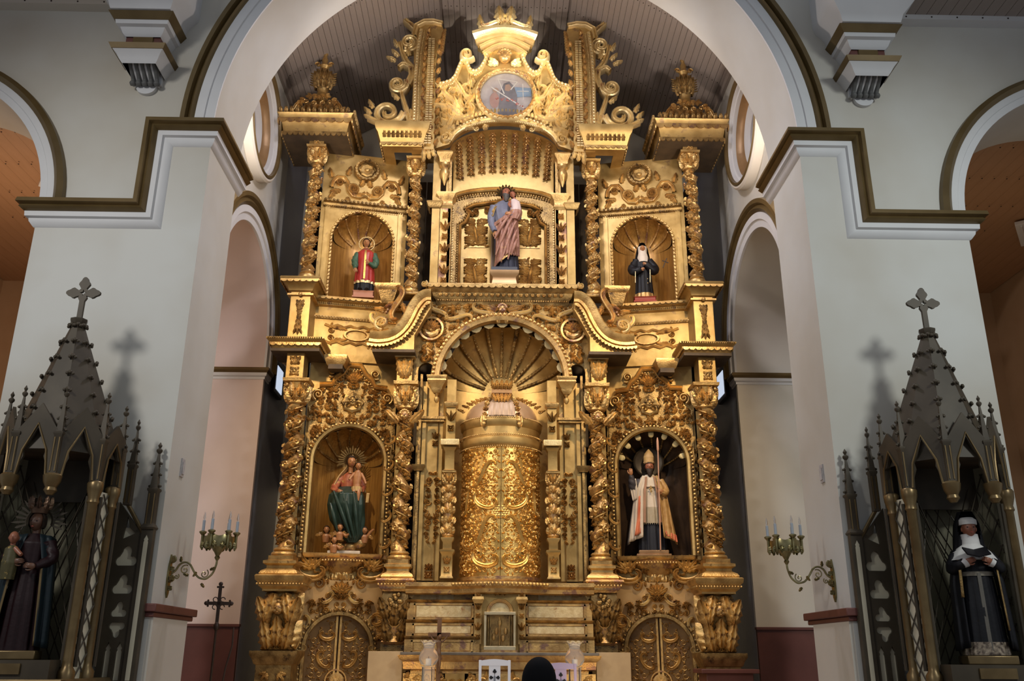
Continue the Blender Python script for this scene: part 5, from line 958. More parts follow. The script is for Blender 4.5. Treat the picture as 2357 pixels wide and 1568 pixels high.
part('bead_edge', beads(np.array([(x, -.28*math.cos(min(1, abs(x)/.75)*pi/2)-.10, .03) for x in np.linspace(-.75, .75, 60)]), .028, .06), GOLD, e, kind='stuff')
e = thing('tabernacle', 'small tabernacle with glazed brass door under a gilt arch', 'tabernacle', (0, 14.18, 1.72), 0)
part('arch_back', extr(np.array([(-.36, -.05), (.36, -.05), (.36, 1.0), (-.36, 1.0)]), .1), GOLDP, e, rel(0, .25, 0))
for q in (-1, 1): part('leaf_pilaster', G(extr(rect(-.055, .055, .12, .98), .05)).add(relief_strip(.11, .75, 4, .04), TR(0, .15, .05)), GOLD, e, rel(q*.33, .15, 0)); part('cap', poly_lathe([(.06, .7), (.09, .76), (.08, .8)], 4), GOLD, e, TR(q*.33, .1, 0))
part('arch', ring(0, .57, [(.15, 0), (.16, .05), (.2, .06), (.21, 0)]), GOLDR, e, rel(0, .14, 0)); part('arch_foliage', fill(lambda x, y: True, (-.22, .22, .78, .95), .1, 3, .03), GOLD, e, rel(0, .14, 0), kind='stuff'); part('lunette', fan(np.c_[arcp(0, .57, .155, 0, 180, 20), np.full(20, .01)]), LIN, e, rel(0, .14, 0))
part('top_moulding', sweep([(0, 0), (.03, .06), (.07, .07), (.09, .03), (.09, 0)], [(-.42, .15, .98), (.42, .15, .98)], [(0, -1, 0)], side=(0, 0, 1)), GOLDR, e)
fr = part('metal_frame', G(box(-.235, .235, -.12, .1, .53, .575)).add(box(-.235, .235, -.13, .1, .03, .09)).add(box(-.235, -.2, -.11, .1, .09, .53)).add(box(.2, .235, -.11, .1, .09, .53)), mat('pale_brass', (.45, .38, .24), (.55, .48, .32), .4, .6, 8), e, bev=.006)
part('frame_bars', G(*[box(q*(.17-.03*k)-.006, q*(.17-.03*k)+.006, -.09, -.08, .09, .53) for q in (-1, 1) for k in range(2)]), GOLDD, fr); part('embossed_door', G(box(-.15, .15, -.03, .0, .09, .53)), GOLDD, fr); part('embossed_figures', G(*[(sph(.03, .02, .05)[0]+np.array([x, -.04, z]), sph(1, 1, 1)[1]) for x, z in ((-.09, .22), (-.05, .3), (.05, .2), (.09, .3), (0, .42))], tube(np.array([(0, -.04, .1), (0, -.04, .5)]), .012, 6)), GOLD, fr)
part('glass', box(-.2, .2, -.1, -.097, .09, .53), PANE, fr); part('plinth', box(-.26, .26, -.14, .15, -.06, .03), GOLDR, e)
e = thing('altar_table', 'gilded altar table with dark moulded edge behind the white chair', 'altar', (0, 13.75, .75), 0)
part('body', box(-1.28, 1.28, .12, .8, 0, .86), GOLDR, e); part('top_slab', G(box(-1.42, 1.42, -.04, .8, .93, .97)), mat('dark_marble_edge', (.10, .085, .07), (.16, .14, .12), .35), e, bev=.008)
part('edge_moulding', sweep([(.72, 0), (.74, .04), (.84, .05), (.88, .1), (.93, .12), (.93, 0)], [(-1.34, .6, 0), (-1.34, .1, 0), (1.34, .1, 0), (1.34, .6, 0)], [(-1, 0, 0), (0, -1, 0), (1, 0, 0)], side=(0, 0, 1)), GOLDR, e)
for k, (x, w) in enumerate(((-1.08, .3), (-.62, .28), (0, .5), (.62, .28), (1.08, .3))): part('front_panel', G(extr(rect(-w, w, .0, .68), .02)).add(fill(lambda x, y: True, (-w, w, .02, .66), .14, 60+k, .03), TR(0, 0, .02)), GOLDP if k % 2 else GOLD, e, rel(x, .12, 0))
for q in (-1, 1):
    solo('low_board', box(-.25, .25, -.02, .02, 0, .98), mat('beige_board', (.42, .30, .17), (.48, .35, .2), .6), 'plain beige board standing %s of the altar table' % ('left' if q < 0 else 'right'), 'board', (q*1.66, 14.0, .75), group='plain boards', bev=.004)
# ================================================================ FIGURES
def loft(secs, n=40, folds=9, ph=0., twist=0., cap=True):
    """sections (z, cx, cy, rx, ry, fold amplitude), bottom to top, smoothed between"""
    S = np.array(secs, float); z = np.linspace(0, len(S)-1, (len(S)-1)*6+1); i = np.minimum(z.astype(int), len(S)-2); f = z-i; f = (f*f*(3-2*f))[:, None]; S = S[i]*(1-f)+S[i+1]*f
    t = np.arange(n*2)*pi/n; a = t[None]+0*S[:, :1]; zz = S[:, :1]
    k = 1+S[:, 5:6]*(.6*np.sin(folds*a+ph+twist*zz)+.4*np.sin((folds*1.7//1+2)*a+ph*2-twist*zz)+.3*np.sin(3*a+ph))
    P = np.stack([S[:, 1:2]+S[:, 3:4]*k*np.cos(a), S[:, 2:3]+S[:, 4:5]*k*np.sin(a), zz+0*a], -1)
    g = G(grid(P, cv=True, flip=True)); 
    if cap: g.add(fan(P[-1])); g.add(fan(P[0], flip=True))
    return g
def sheet(curves, nu=36, nv=20, pleats=6, amp=.02, ph=0.):
    """cloth between polylines, listed from top to bottom, rippled along their length"""
    R = []
    for c in curves:
        c = np.array(c, float); d = np.concatenate([[0], np.cumsum(np.linalg.norm(np.diff(c, axis=0), axis=1))]); s = np.linspace(0, d[-1], nu); R.append(np.stack([np.interp(s, d, c[:, k]) for k in range(3)], -1))
    R = np.array(R); q = np.linspace(0, len(R)-1, nv); i = np.minimum(q.astype(int), len(R)-2); f = (q-i)[:, None, None]; P = R[i]*(1-f)+R[i+1]*f
    u = np.linspace(0, 1, nu)[None]; v = np.linspace(0, 1, nv)[:, None]; w = amp*np.sin(2*pi*pleats*u+ph+1.2*v)*(.35+.65*v); P[..., 1] -= w; P[..., 0] += .4*amp*np.cos(2*pi*pleats*u*.7+ph)*v
    return grid(P)
def cpart(name, g, m, parent, th=.014, label=None):
    o = part(name, g, m, parent, label=label, ang=80); s = o.modifiers.new('thickness', 'SOLIDIFY'); s.thickness = th; s.offset = 0; return o
def headgeo(s=.22, neck=True):
    V, F = sph(1, 1, 1, 28, 20); x, y, z = V.T; x, y, z = x*.36, y*.44, z*.5
    low = np.clip(-z/.5, 0, 1); x = x*(1-.30*low**1.6); y = np.where(y < 0, y*(1-.10*low), y*(1-.35*low)); fr = np.exp(-((y+.44)/.28)**2)
    ga = lambda cx, cz, sx, sz: np.exp(-((x-cx)/sx)**2-((z-cz)/sz)**2)*fr
    y = y-.13*ga(0, -.10, .055, .10)-.05*ga(0, -.02, .05, .12)-.045*ga(0, -.27, .12, .05)-.06*ga(0, -.43, .12, .07)+.055*(ga(.15, .02, .09, .06)+ga(-.15, .02, .09, .06))-.03*(ga(.15, .11, .14, .04)+ga(-.15, .11, .14, .04))-.02*(ga(.2, -.14, .1, .09)+ga(-.2, -.14, .1, .09))
    g = G((np.c_[x, y, z], F))
    for q in (-1, 1): g.add(sph(.05, .10, .13, 8, 6), TR(q*.36, .02, -.02))
    if neck: g.add(lathe([(.24, -.95), (.2, -.75), (.19, -.55), (.2, -.3)], 16), TR(0, .06, 0))
    return G().add(g, SCL(s))
def head(parent, M, s=.22, skin=SKIN, hair=None, beard=None, haircut=.12, name='head'):
    h = part(name, G().add(headgeo(s), M), skin, parent, ang=80)
    e = G(); [e.add(sph(.05, .03, .032, 8, 6), TR(q*.15, -.375, .015)) for q in (-1, 1)]; part('eyes', G().add(e, M @ SCL(s)), EYE, h)
    part('lips', G().add(sph(.085, .03, .028, 8, 5), M @ SCL(s) @ TR(0, -.435, -.27)), LIP, h)
    if hair:
        V, F = sph(.42, .50, .56, 26, 18); keep = ~((V[F.clip(0)].mean(1)[:, 1] < -.20) & (V[F.clip(0)].mean(1)[:, 2] < .26+haircut)) & (V[F.clip(0)].mean(1)[:, 2] > -.34)
        V = V+.012*np.sin(V[:, :1]*60)*np.array([[1, 1, 1]]); part('hair', G().add((V, F[keep]), M @ SCL(s) @ TR(0, .03, .02)), hair, h, ang=80)
    if beard:
        g = loft([(-.86, 0, -.34, .05, .06, .2), (-.7, 0, -.34, .16, .12, .15), (-.45, 0, -.28, .25, .2, .1), (-.26, 0, -.22, .30, .24, .05), (-.16, 0, -.18, .30, .22, .0)], 12, 7); part('beard', G().add(g, M @ SCL(s)), beard, h, ang=80)
    return h
def handgeo(s=.17, curlv=.6, side=1):
    g = G(sph(.24, .12, .33, 12, 9), ); g = G().add(g, TR(0, 0, -.28))
    for x, L in ((-.19, .36), (-.065, .44), (.065, .46), (.18, .40)):
        p = [np.array([x*.8, 0, -.42])]; a = .2
        for k in range(3): p.append(p[-1]+np.array([x*.06, -sin(a), -cos(a)])*L*(.42, .33, .25)[k]); a += curlv
        g.add(tube(p, [.065, .06, .054, .04], 7)); g.add(sph(.042), TR(*p[-1]))
    p = [np.array([.14, 0, -.12]), np.array([.30, -.05, -.28]), np.array([.34, -.11, -.44]), np.array([.31, -.17, -.56])]; g.add(tube(p, [.08, .07, .062, .045], 7)); g.add(sph(.046), TR(*p[-1]))
    return G().add(g, SCL(s*side, s, s))
def limb(pts, rad, n=12):
    p = np.array(pts, float); q = np.linspace(0, len(p)-1, (len(p)-1)*5+1); i = np.minimum(q.astype(int), len(p)-2); f = (q-i)
    for _ in range(1): P = p[i]*(1-f[:, None])+p[i+1]*f[:, None]
    for _ in range(3): P[1:-1] = (P[:-2]+2*P[1:-1]+P[2:])/4
    return tube(P, np.interp(q, np.arange(len(p)), rad), n)
def sleeve(parent, pts, rad, m, name='sleeve', folds=.08):
    g = limb(pts, rad, 16); V, F = g.geo(); V = V+folds*.12*np.sin(V[:, 2:3]*70+V[:, :1]*40)*np.array([[.5, 1, 0]]); return part(name, (V, F), m, parent, ang=80)
def aim(p, d, roll=0):                                                             # hand frame: -z of the hand along d
    z = -np.array(d, float); z /= np.linalg.norm(z); x = np.cross([0, -1, .01], z); x /= np.linalg.norm(x)+1e-9; y = np.cross(z, x); M = np.eye(4); M[:3, 0], M[:3, 1], M[:3, 2], M[:3, 3] = x, y, z, p; return M @ RZ(roll)
def hand(parent, p, d, s=.16, side=1, roll=0, curlv=.5, skin=SKIN): return part('hand', G().add(handgeo(s, curlv, side), aim(p, d, roll)), skin, parent, ang=80)
def halo_rays(parent, c, r0, r1, n, m): part('ray_crown', G(*[G().add(extr(np.array([(-.008, r0), (.008, r0), (.012, r0+(r1-r0)*.6), (0, r1*(1 if k % 2 else .86)), (-.012, r0+(r1-r0)*.6)]), .008), TR(*c) @ REL @ RZ(a)) for k, a in enumerate(np.linspace(-1.9, 1.9, n))], G().add(grid(np.array([[(r*sin(a), y, r*cos(a)) for r, y in ((r0-.02, 0), (r0, -.01), (r0+.015, 0))] for a in np.linspace(-1.9, 1.9, 30)])), TR(*c))), m, parent)
BRONZ = mat('tarnished_brass_rays', (.10, .065, .025), (.20, .13, .05), .4, .8, 12)
# ---- bearded saint with child
BLUEG = cloth('blue_grey_tunic', (.13, .135, .18)); ROSE = cloth('rose_brown_mantle', (.26, .12, .085), (.36, .19, .14), gold=True, rough=.38); NAVY = cloth('dark_blue_skirt', (.018, .02, .035)); PALE = cloth('pale_child_shirt', (.5, .40, .38))
ped = thing('statue_pedestal', 'gold cavetto pedestal carrying the bearded saint', 'pedestal', (.03, 15.02, 7.78), 0)
part('pedestal_body', poly_lathe([(.27, 0), (.25, .06), (.22, .12), (.205, .22), (.21, .25), (.25, .29), (.26, .33), (.26, .36), (.0, .36)], 4), mat('polished_rose_gold', (.40, .24, .11), (.47, .30, .15), .45, .6, 3), ped)
bdz = solo('wood_slab', G(box(-.25, .25, 0, .03, 0, 1.28)).add(box(-.25, -.22, -.03, 0, 0, 1.28)).add(box(.22, .25, -.03, 0, 0, 1.28)), mat('dark_brown_slab', (.13, .075, .035), (.2, .12, .06), .5, .1, 3, stretch=(8, 8, .5)), 'tall brown wooden slab standing behind the bearded saint', 'board', (.03, 15.28, 7.8))
S = thing('saint_statue', 'bearded saint in blue tunic and rose mantle carrying a child, upper centre', 'statue', (.03, 15.0, 8.14), 0)
part('base', poly_lathe([(.23, 0), (.23, .06), (.2, .08)], 4), mat('slate_blue_base', (.05, .055, .07), None, .5), S)
part('skirt', loft([(.08, .04, 0, .21, .16, .10), (.35, .03, 0, .20, .155, .10), (.7, .0, 0, .19, .15, .08), (.95, .0, 0, .17, .135, .04)], 40, 11), NAVY, S, ang=80)
part('tunic', loft([(.9, .01, 0, .17, .13, .05), (1.05, .0, 0, .175, .135, .06), (1.25, -.02, 0, .20, .135, .05), (1.38, -.02, .01, .215, .115, .03), (1.45, -.01, .01, .13, .09, .01), (1.49, .0, .01, .06, .06, 0)], 40, 13), BLUEG, S, ang=80)
cpart('mantle', sheet([[(.22, .02, 1.28), (.20, -.13, 1.22), (.08, -.17, 1.12), (-.08, -.18, 1.02), (-.19, -.10, .92)], [(.24, .0, 1.05), (.19, -.17, .95), (.08, -.20, .84), (-.06, -.20, .72), (-.16, -.08, .62)], [(.23, .0, .85), (.18, -.18, .70), (.07, -.21, .56), (-.08, -.20, .42), (-.17, -.06, .32)], [(.24, -.02, .52), (.19, -.18, .44), (.05, -.21, .30), (-.12, -.19, .14), (-.20, -.05, .08)]], 60, 30, 4.3, .034), ROSE, S)
cpart('mantle_fall', sheet([[(.12, -.16, 1.18), (.22, -.08, 1.2)], [(.10, -.19, .9), (.25, -.06, .92)], [(.10, -.2, .55), (.27, -.03, .58)], [(.16, -.19, .30), (.27, -.02, .36)]], 24, 20, 3, .02, 1), ROSE, S)
for (x0, z0, x1, z1) in ((.18, 1.12, -.16, .30), (.21, .98, -.06, .16), (.22, .80, .06, .22), (.10, 1.1, -.18, .62), (.23, .62, .12, .30)):
    p = np.array([(x0+(x1-x0)*t**.8, -.20-.03*sin(pi*t), z0+(z1-z0)*t) for t in np.linspace(0, 1, 11)]); part('mantle_fold', tube(p, .024*np.sin(np.linspace(.4, 2.9, 11))+.007, 8), ROSE, S, ang=80)
cpart('gold_hem', sheet([[(-.06, -.215, .24), (.10, -.21, .36)], [(-.08, -.22, .16), (.12, -.215, .32)]], 20, 6, 2, .01), GOLDR, S, .01)
cpart('waist_roll', sheet([[(-.19, -.1, .98), (-.05, -.19, 1.05), (.10, -.2, 1.17), (.2, -.12, 1.28)], [(-.2, -.1, .90), (-.05, -.21, .97), (.10, -.22, 1.09), (.22, -.12, 1.2)]], 30, 10, 5, .014), ROSE, S, .03)
sleeve(S, [(-.20, .0, 1.36), (-.25, -.02, 1.15), (-.24, -.06, .98), (-.18, -.13, .80)], [.075, .075, .065, .045], BLUEG); cpart('gold_cape', sheet([[(-.09, -.05, 1.44), (-.17, -.04, 1.42), (-.22, .03, 1.38)], [(-.17, -.10, 1.28), (-.24, -.07, 1.25), (-.28, .02, 1.2)], [(-.22, -.1, 1.12), (-.28, -.06, 1.1), (-.29, .02, 1.05)]], 24, 14, 4, .012), GOLDP, S)
hand(S, (-.18, -.13, .80), (.45, -.3, -1), .16, 1); sleeve(S, [(.17, .0, 1.34), (.25, -.02, 1.15), (.22, -.16, 1.08), (.12, -.22, 1.12)], [.07, .07, .06, .045], BLUEG); hand(S, (.12, -.22, 1.12), (-1, -.1, .1), .15, -1)
head(S, TR(.015, -.02, 1.63) @ RZ(.35) @ RY(.12), .235, SKIND, HAIR, BEARD, .05)
part('leafy_halo', G(*[G().add(leaf(.11, .03, .02, 3), TR(.02+.09*sin(a), .09, 1.68+.09*cos(a)) @ RY(a) @ REL) for a in np.linspace(-1.7, 1.7, 11)]), BRONZ, S)
C = part('child', G().add(headgeo(.145, True), TR(.145, -.12, 1.555) @ RY(-.3) @ RZ(-.3)).add(loft([(1.14, .19, -.14, .07, .065, .04), (1.28, .19, -.13, .08, .07, .02), (1.40, .17, -.12, .085, .06, 0), (1.46, .16, -.12, .03, .03, 0)], 20, 6)).add(limb([(.10, -.15, 1.40), (.07, -.2, 1.32), (.10, -.24, 1.25)], [.03, .027, .02])), SKIND, S)
part('child_hair', G().add((lambda V, F: (V, F[~((V[F.clip(0)].mean(1)[:, 1] < -.2) & (V[F.clip(0)].mean(1)[:, 2] < .3))]))(*sph(.43, .5, .54, 18, 12)), TR(.145, -.11, 1.56) @ RY(-.3) @ RZ(-.3) @ SCL(.145)), HAIR, C); part('child_shirt', loft([(1.12, .2, -.15, .1, .085, .06), (1.26, .2, -.14, .1, .085, .05), (1.40, .18, -.13, .095, .07, .02), (1.45, .165, -.125, .05, .045, 0)], 24, 8), PALE, C, ang=80); part('child_wrap', loft([(1.02, .16, -.16, .09, .08, .08), (1.12, .19, -.17, .115, .09, .08), (1.2, .2, -.16, .115, .09, .05)], 24, 8), ROSE, C, ang=80)
# ---- deacon (upper left niche)
RED = cloth('red_dalmatic', (.30, .022, .02), (.40, .04, .03), rough=.35); GREENS = cloth('green_sleeve', (.05, .10, .06), gold=True); BLK = cloth('black_habit', (.006, .006, .008), (.011, .0105, .013), rough=.5); IVORY = cloth('ivory_linen', (.55, .48, .40))
def small_base(par, w, h, m): part('base', poly_lathe([(w, 0), (w, .02), (w*.9, .04), (w*.9, h-.02), (w, h)], 4), m, par, SCL(1, .8, 1))
S = thing('deacon_statue', 'small saint in red robe with gold ring halo, upper left niche', 'statue', (-2.47, 15.0, 7.62), .1); small_base(S, .19, .13, mat('salmon_base', (.45, .2, .12), None, .5))
part('underskirt', loft([(.13, 0, 0, .17, .12, .08), (.28, 0, 0, .17, .12, .08), (.45, 0, 0, .15, .11, .04)], 36, 10), BLK, S, ang=80); part('gold_hem', loft([(.29, 0, 0, .18, .13, .08), (.34, 0, 0, .178, .128, .08)], 36, 10, cap=False), GOLDL, S, ang=80)
part('dalmatic', loft([(.33, 0, 0, .175, .125, .07), (.55, 0, 0, .165, .12, .05), (.75, 0, 0, .15, .115, .03), (.90, 0, 0, .165, .10, .02), (.96, 0, .01, .10, .07, 0), (.99, 0, .01, .05, .05, 0)], 40, 8), RED, S, ang=80)
part('gold_orphrey', grid(np.array([[(x, -.128-.01*(z < .5)+.03*(z > .9), z) for x in (-.017, .017)] for z in np.linspace(.36, .93, 10)])), GOLDB, S); part('collar', loft([(.92, 0, .01, .13, .085, .03), (.97, 0, .01, .09, .07, .02), (1.0, 0, .01, .055, .055, 0)], 24, 8), cloth('brown_amice', (.18, .06, .03)), S, ang=80)
for q in (-1, 1):
    sleeve(S, [(q*.14, .01, .90), (q*.19, -.02, .74), (q*.17, -.08, .62), (q*.08 if q > 0 else q*.17, -.15, .66 if q > 0 else .55)], [.055, .065, .055, .03], GREENS); hand(S, (q*.08 if q > 0 else q*.17, -.15, .66 if q > 0 else .55), (-.5*q, -.5, .3 if q > 0 else -1), .11, -q); part('shoe', sph(.04, .08, .03), BLK, S, TR(q*.06, -.13, .155))
head(S, TR(0, -.02, 1.10), .17, SKIN, HAIR, None, .0); part('ring_halo', G(grid(np.array([[(r*sin(a), y, r*cos(a)) for r, y in ((.125, 0), (.13, -.012), (.145, -.012), (.15, 0))] for a in np.linspace(0, 2*pi, 40)])), beads(np.array([(.138*sin(a), -.012, .138*cos(a)) for a in np.linspace(0, 2*pi, 40)]), .009, .024)), GOLDL, S, TR(0, .06, 1.12))
# ---- small nun (upper right niche)
S = thing('nun_statue', 'small nun in black habit holding a crucifix, upper right niche', 'statue', (2.54, 15.0, 7.6), -.1); small_base(S, .2, .10, mat('red_base', (.32, .05, .03), None, .5))
part('habit', loft([(.10, .0, 0, .17, .13, .06), (.3, 0, 0, .155, .12, .06), (.6, 0, 0, .135, .105, .04), (.8, 0, 0, .15, .1, .02), (.9, 0, .01, .12, .08, 0), (.95, 0, .01, .05, .05, 0)], 40, 10), BLK, S, ang=80); part('gold_hem', loft([(.10, .0, 0, .176, .136, .06), (.19, 0, 0, .166, .13, .06)], 40, 10, cap=False), GOLDR, S, ang=80)
for q in (-1, 1): sleeve(S, [(q*.12, .01, .86), (q*.21, -.01, .68), (q*.17, -.09, .60), (q*.04, -.15, .68+.05*q)], [.06, .085, .08, .05], BLK); hand(S, (q*.06, -.15, .67+.05*q), (-q, -.2, .4), .10, -q); part('rosary_cord', tube(np.array([(q*.13-.02, -.16, .62), (q*.13-.03, -.165, .36)]), .008, 6), GOLDL, S)
part('wimple', loft([(.80, 0, -.05, .09, .07, .05), (.9, 0, -.02, .10, .08, .03), (1.0, 0, .0, .078, .08, 0), (1.12, 0, .01, .085, .085, 0)], 24, 8), IVORY, S, ang=80); head(S, TR(0, -.025, 1.07), .16, SKIN); V, F = loft([(.78, 0, .05, .15, .09, .05), (.95, 0, .04, .13, .1, .02), (1.1, 0, .03, .10, .1, 0), (1.2, 0, .02, .05, .06, 0)], 28, 8).geo(); part('veil', (V, F[V[F.clip(0)].mean(1)[:, 1] > -.02]), BLK, S, ang=80)
part('crucifix', G(box(-.008, .008, -.19, -.18, .68, .88)).add(box(-.06, .06, -.19, -.18, .80, .816)), IRON, S, TR(.07, 0, 0) @ RY(.4)); part('habit_buttons', G(sph(.01), ).add(sph(.01), TR(0, 0, -.08)), GOLDL, S, TR(.06, -.12, .45), kind='stuff')
# ---- seated virgin with child (lower left niche)
TEAL = cloth('dark_green_mantle', (.017, .034, .027), (.027, .05, .04), rough=.3); REDG = cloth('red_gold_dress', (.30, .07, .04), (.4, .14, .06), gold=True, rough=.4); VEIL = cloth('gold_cream_veil', (.42, .28, .12))
S = thing('virgin_statue', 'seated virgin in dark green mantle with a bare child, lower left niche', 'statue', (-2.50, 15.16, 3.2), .12)
part('base', box(-.30, .22, -.25, .2, 0, .06), IVORY, S, bev=.01); part('cloud', G(*[G().add(sph(.12, .1, .09), TR(x, -.05, z)) for x, z in ((-.22, .14), (-.1, .12), (.04, .14), (.2, .2), (-.12, .28), (.1, .3), (.22, .38))]), GOLDR, S)
part('dress', loft([(.85, -.02, .0, .2, .16, .05), (1.05, -.02, .02, .15, .12, .05), (1.22, -.02, .03, .17, .11, .04), (1.32, -.02, .03, .13, .09, .02), (1.38, -.02, .03, .055, .055, 0)], 36, 9), REDG, S, ang=80)
part('mantle', loft([(.20, .08, -.12, .08, .07, .1), (.32, .05, -.12, .19, .12, .11), (.55, -.02, -.12, .27, .18, .11), (.80, -.05, -.14, .29, .21, .09), (.97, -.06, -.12, .28, .21, .07), (1.06, -.04, -.03, .24, .17, .05), (1.12, -.02, .02, .17, .13, .02)], 44, 9, .6, 5.), TEAL, S, ang=80)
for (x0, z0, x1, z1) in ((-.26, 1.0, .06, .26), (-.12, 1.0, .12, .24), (.06, 1.0, .17, .28), (-.3, .8, -.16, .36)):
    p = np.array([(x0+(x1-x0)*t, -.30-.05*sin(pi*t), z0+(z1-z0)*t) for t in np.linspace(0, 1, 9)]); part('mantle_fold', tube(p, .028*np.sin(np.linspace(.5, 2.9, 9))+.008, 8), TEAL, S, ang=80)
cpart('veil', sheet([[(-.07, -.04, 1.60), (.0, .02, 1.68), (.06, .0, 1.6)], [(-.10, -.03, 1.45), (.0, .07, 1.5), (.08, .0, 1.45)], [(-.22, -.08, 1.28), (-.1, .1, 1.35), (.16, .05, 1.32)], [(-.30, -.16, 1.06), (-.2, .12, 1.1), (.26, .1, 1.05)]], 30, 18, 4, .012), VEIL, S)
sleeve(S, [(-.15, .03, 1.29), (-.24, -.02, 1.15), (-.27, -.14, 1.06), (-.2, -.24, 1.02)], [.06, .065, .06, .035], REDG); hand(S, (-.2, -.25, 1.02), (.8, -.5, -.3), .13, 1); sleeve(S, [(.12, .03, 1.29), (.2, .0, 1.13), (.18, -.14, 1.05)], [.06, .065, .045], REDG); hand(S, (.18, -.16, 1.05), (-.6, -.5, .2), .13, -1)
head(S, TR(-.015, -.03, 1.54) @ RZ(.2), .20, SKIN, HAIR, None, .1); halo_rays(S, (-.01, .06, 1.58), .13, .27, 19, BRONZ)
C = part('child', G().add(headgeo(.13), TR(.11, -.2, 1.44)).add(loft([(1.06, .10, -.2, .07, .06, .0), (1.14, .1, -.2, .06, .05, 0), (1.27, .105, -.2, .075, .052, 0), (1.34, .105, -.2, .06, .045, 0), (1.37, .11, -.2, .03, .03, 0)], 20, 3)).add(limb([(.075, -.2, 1.08), (.06, -.25, .98), (.065, -.24, .88)], [.042, .035, .02])).add(limb([(.13, -.2, 1.08), (.14, -.25, .98), (.135, -.26, .86)], [.042, .035, .02])).add(limb([(.165, -.2, 1.32), (.22, -.23, 1.22), (.25, -.26, 1.14)], [.026, .023, .017])).add(limb([(.05, -.2, 1.32), (.0, -.24, 1.25), (-.02, -.26, 1.2)], [.026, .023, .017])), SKIN, S)
part('child_hair', G().add((lambda V, F: (V, F[~((V[F.clip(0)].mean(1)[:, 1] < -.2) & (V[F.clip(0)].mean(1)[:, 2] < .3))]))(*sph(.43, .5, .54, 18, 12)), TR(.11, -.19, 1.445) @ SCL(.13)), HAIR, C); part('loincloth', loft([(1.02, .1, -.2, .085, .07, .1), (1.1, .1, -.2, .078, .065, .1)], 20, 7), VEIL, C, ang=80); part('scapular', box(.22, .27, -.3, -.285, .84, 1.0), GOLDR, S, RY(.05), bev=.004)
for k, (x, z, y) in enumerate(((-.34, .40, -.12), (-.20, .22, -.26), (.27, .40, -.12), (-.12, .42, -.28))):
    c = thing('cherub', ('cherub head at the far left hem of the green mantle', 'lowest cherub head below the green mantle', 'cherub head reaching out right of the green mantle', 'dark cherub half hidden under the green mantle')[k], 'cherub', (-2.50+x*cos(.12)-y*sin(.12), 15.16+x*sin(.12)+y*cos(.12), 3.2+z), .12, 'cherubs around the virgin')
    part('body', G(headgeo(.13, True)).add(loft([(-.2, 0, .02, .05, .05, 0), (-.1, 0, .02, .07, .055, 0), (-.06, 0, .02, .04, .04, 0)], 16, 3)).add(limb([(.05, 0, -.09), (.1, -.02, -.02 if k == 2 else -.14), (.15, -.04, .02 if k == 2 else -.1)], [.025, .022, .016])), SKIN, c, ang=80); part('hair', G().add((lambda V, F: (V, F[~((V[F.clip(0)].mean(1)[:, 1] < -.2) & (V[F.clip(0)].mean(1)[:, 2] < .3))]))(*sph(.43, .5, .54, 18, 12)), SCL(.13)), HAIR, c)
    for q in (-1, 1): part('wing', G(leaf(.13, .045, .03, 3)), GOLDR, c, rel(q*.05, .0, -.06) @ RZ(-q*(1.9+.2*k % 2)))
# ---- bishop (lower right niche)
COPE = cloth('gold_brown_cope', (.42, .24, .08), (.54, .34, .14), gold=True, rough=.45); LINING = cloth('coral_lining', (.55, .14, .07), (.62, .2, .1)); SURP = cloth('cream_surplice', (.56, .48, .38), (.62, .54, .44)); NAVYB = cloth('black_blue_cassock', (.018, .02, .028))
S = thing('bishop_statue', 'bearded bishop in mitre and cream cope holding a thin staff, lower right niche', 'statue', (2.52, 15.2, 3.2), -.1)
part('base', G(box(-.28, .28, -.26, .2, 0, .05)).add(box(-.24, .24, -.24, .18, .05, .11)), mat('bronze_base', (.30, .17, .08), (.4, .24, .12), .4, .5), S, bev=.008)
part('cassock', loft([(.11, 0, 0, .22, .15, .09), (.4, 0, 0, .21, .15, .10), (.8, 0, 0, .17, .13, .05)], 44, 12), NAVYB, S, ang=80); part('surplice', loft([(.56, 0, -.02, .185, .15, .07), (.8, 0, -.01, .17, .14, .06), (1.05, 0, 0, .155, .12, .04), (1.28, 0, .01, .17, .1, .02), (1.36, 0, .01, .06, .06, 0)], 44, 12), SURP, S, ang=80)
lc = cloth('lace_band', (.30, .25, .17), (.42, .36, .26)); part('lace_band', loft([(.555, 0, -.02, .19, .156, .07), (.66, 0, -.02, .184, .152, .07), (.82, 0, -.01, .174, .144, .06)], 44, 12, cap=False), lc, S, ang=80); part('lace_points', G(*[G().add(extr(np.array([(-.02, .02), (.0, -.03), (.02, .02)]), .004), TR(.185*sin(a), -.02-.152*cos(a), .56) @ RZ(a) @ REL) for a in np.linspace(-1.3, 1.3, 15)]), lc, S, kind='stuff')
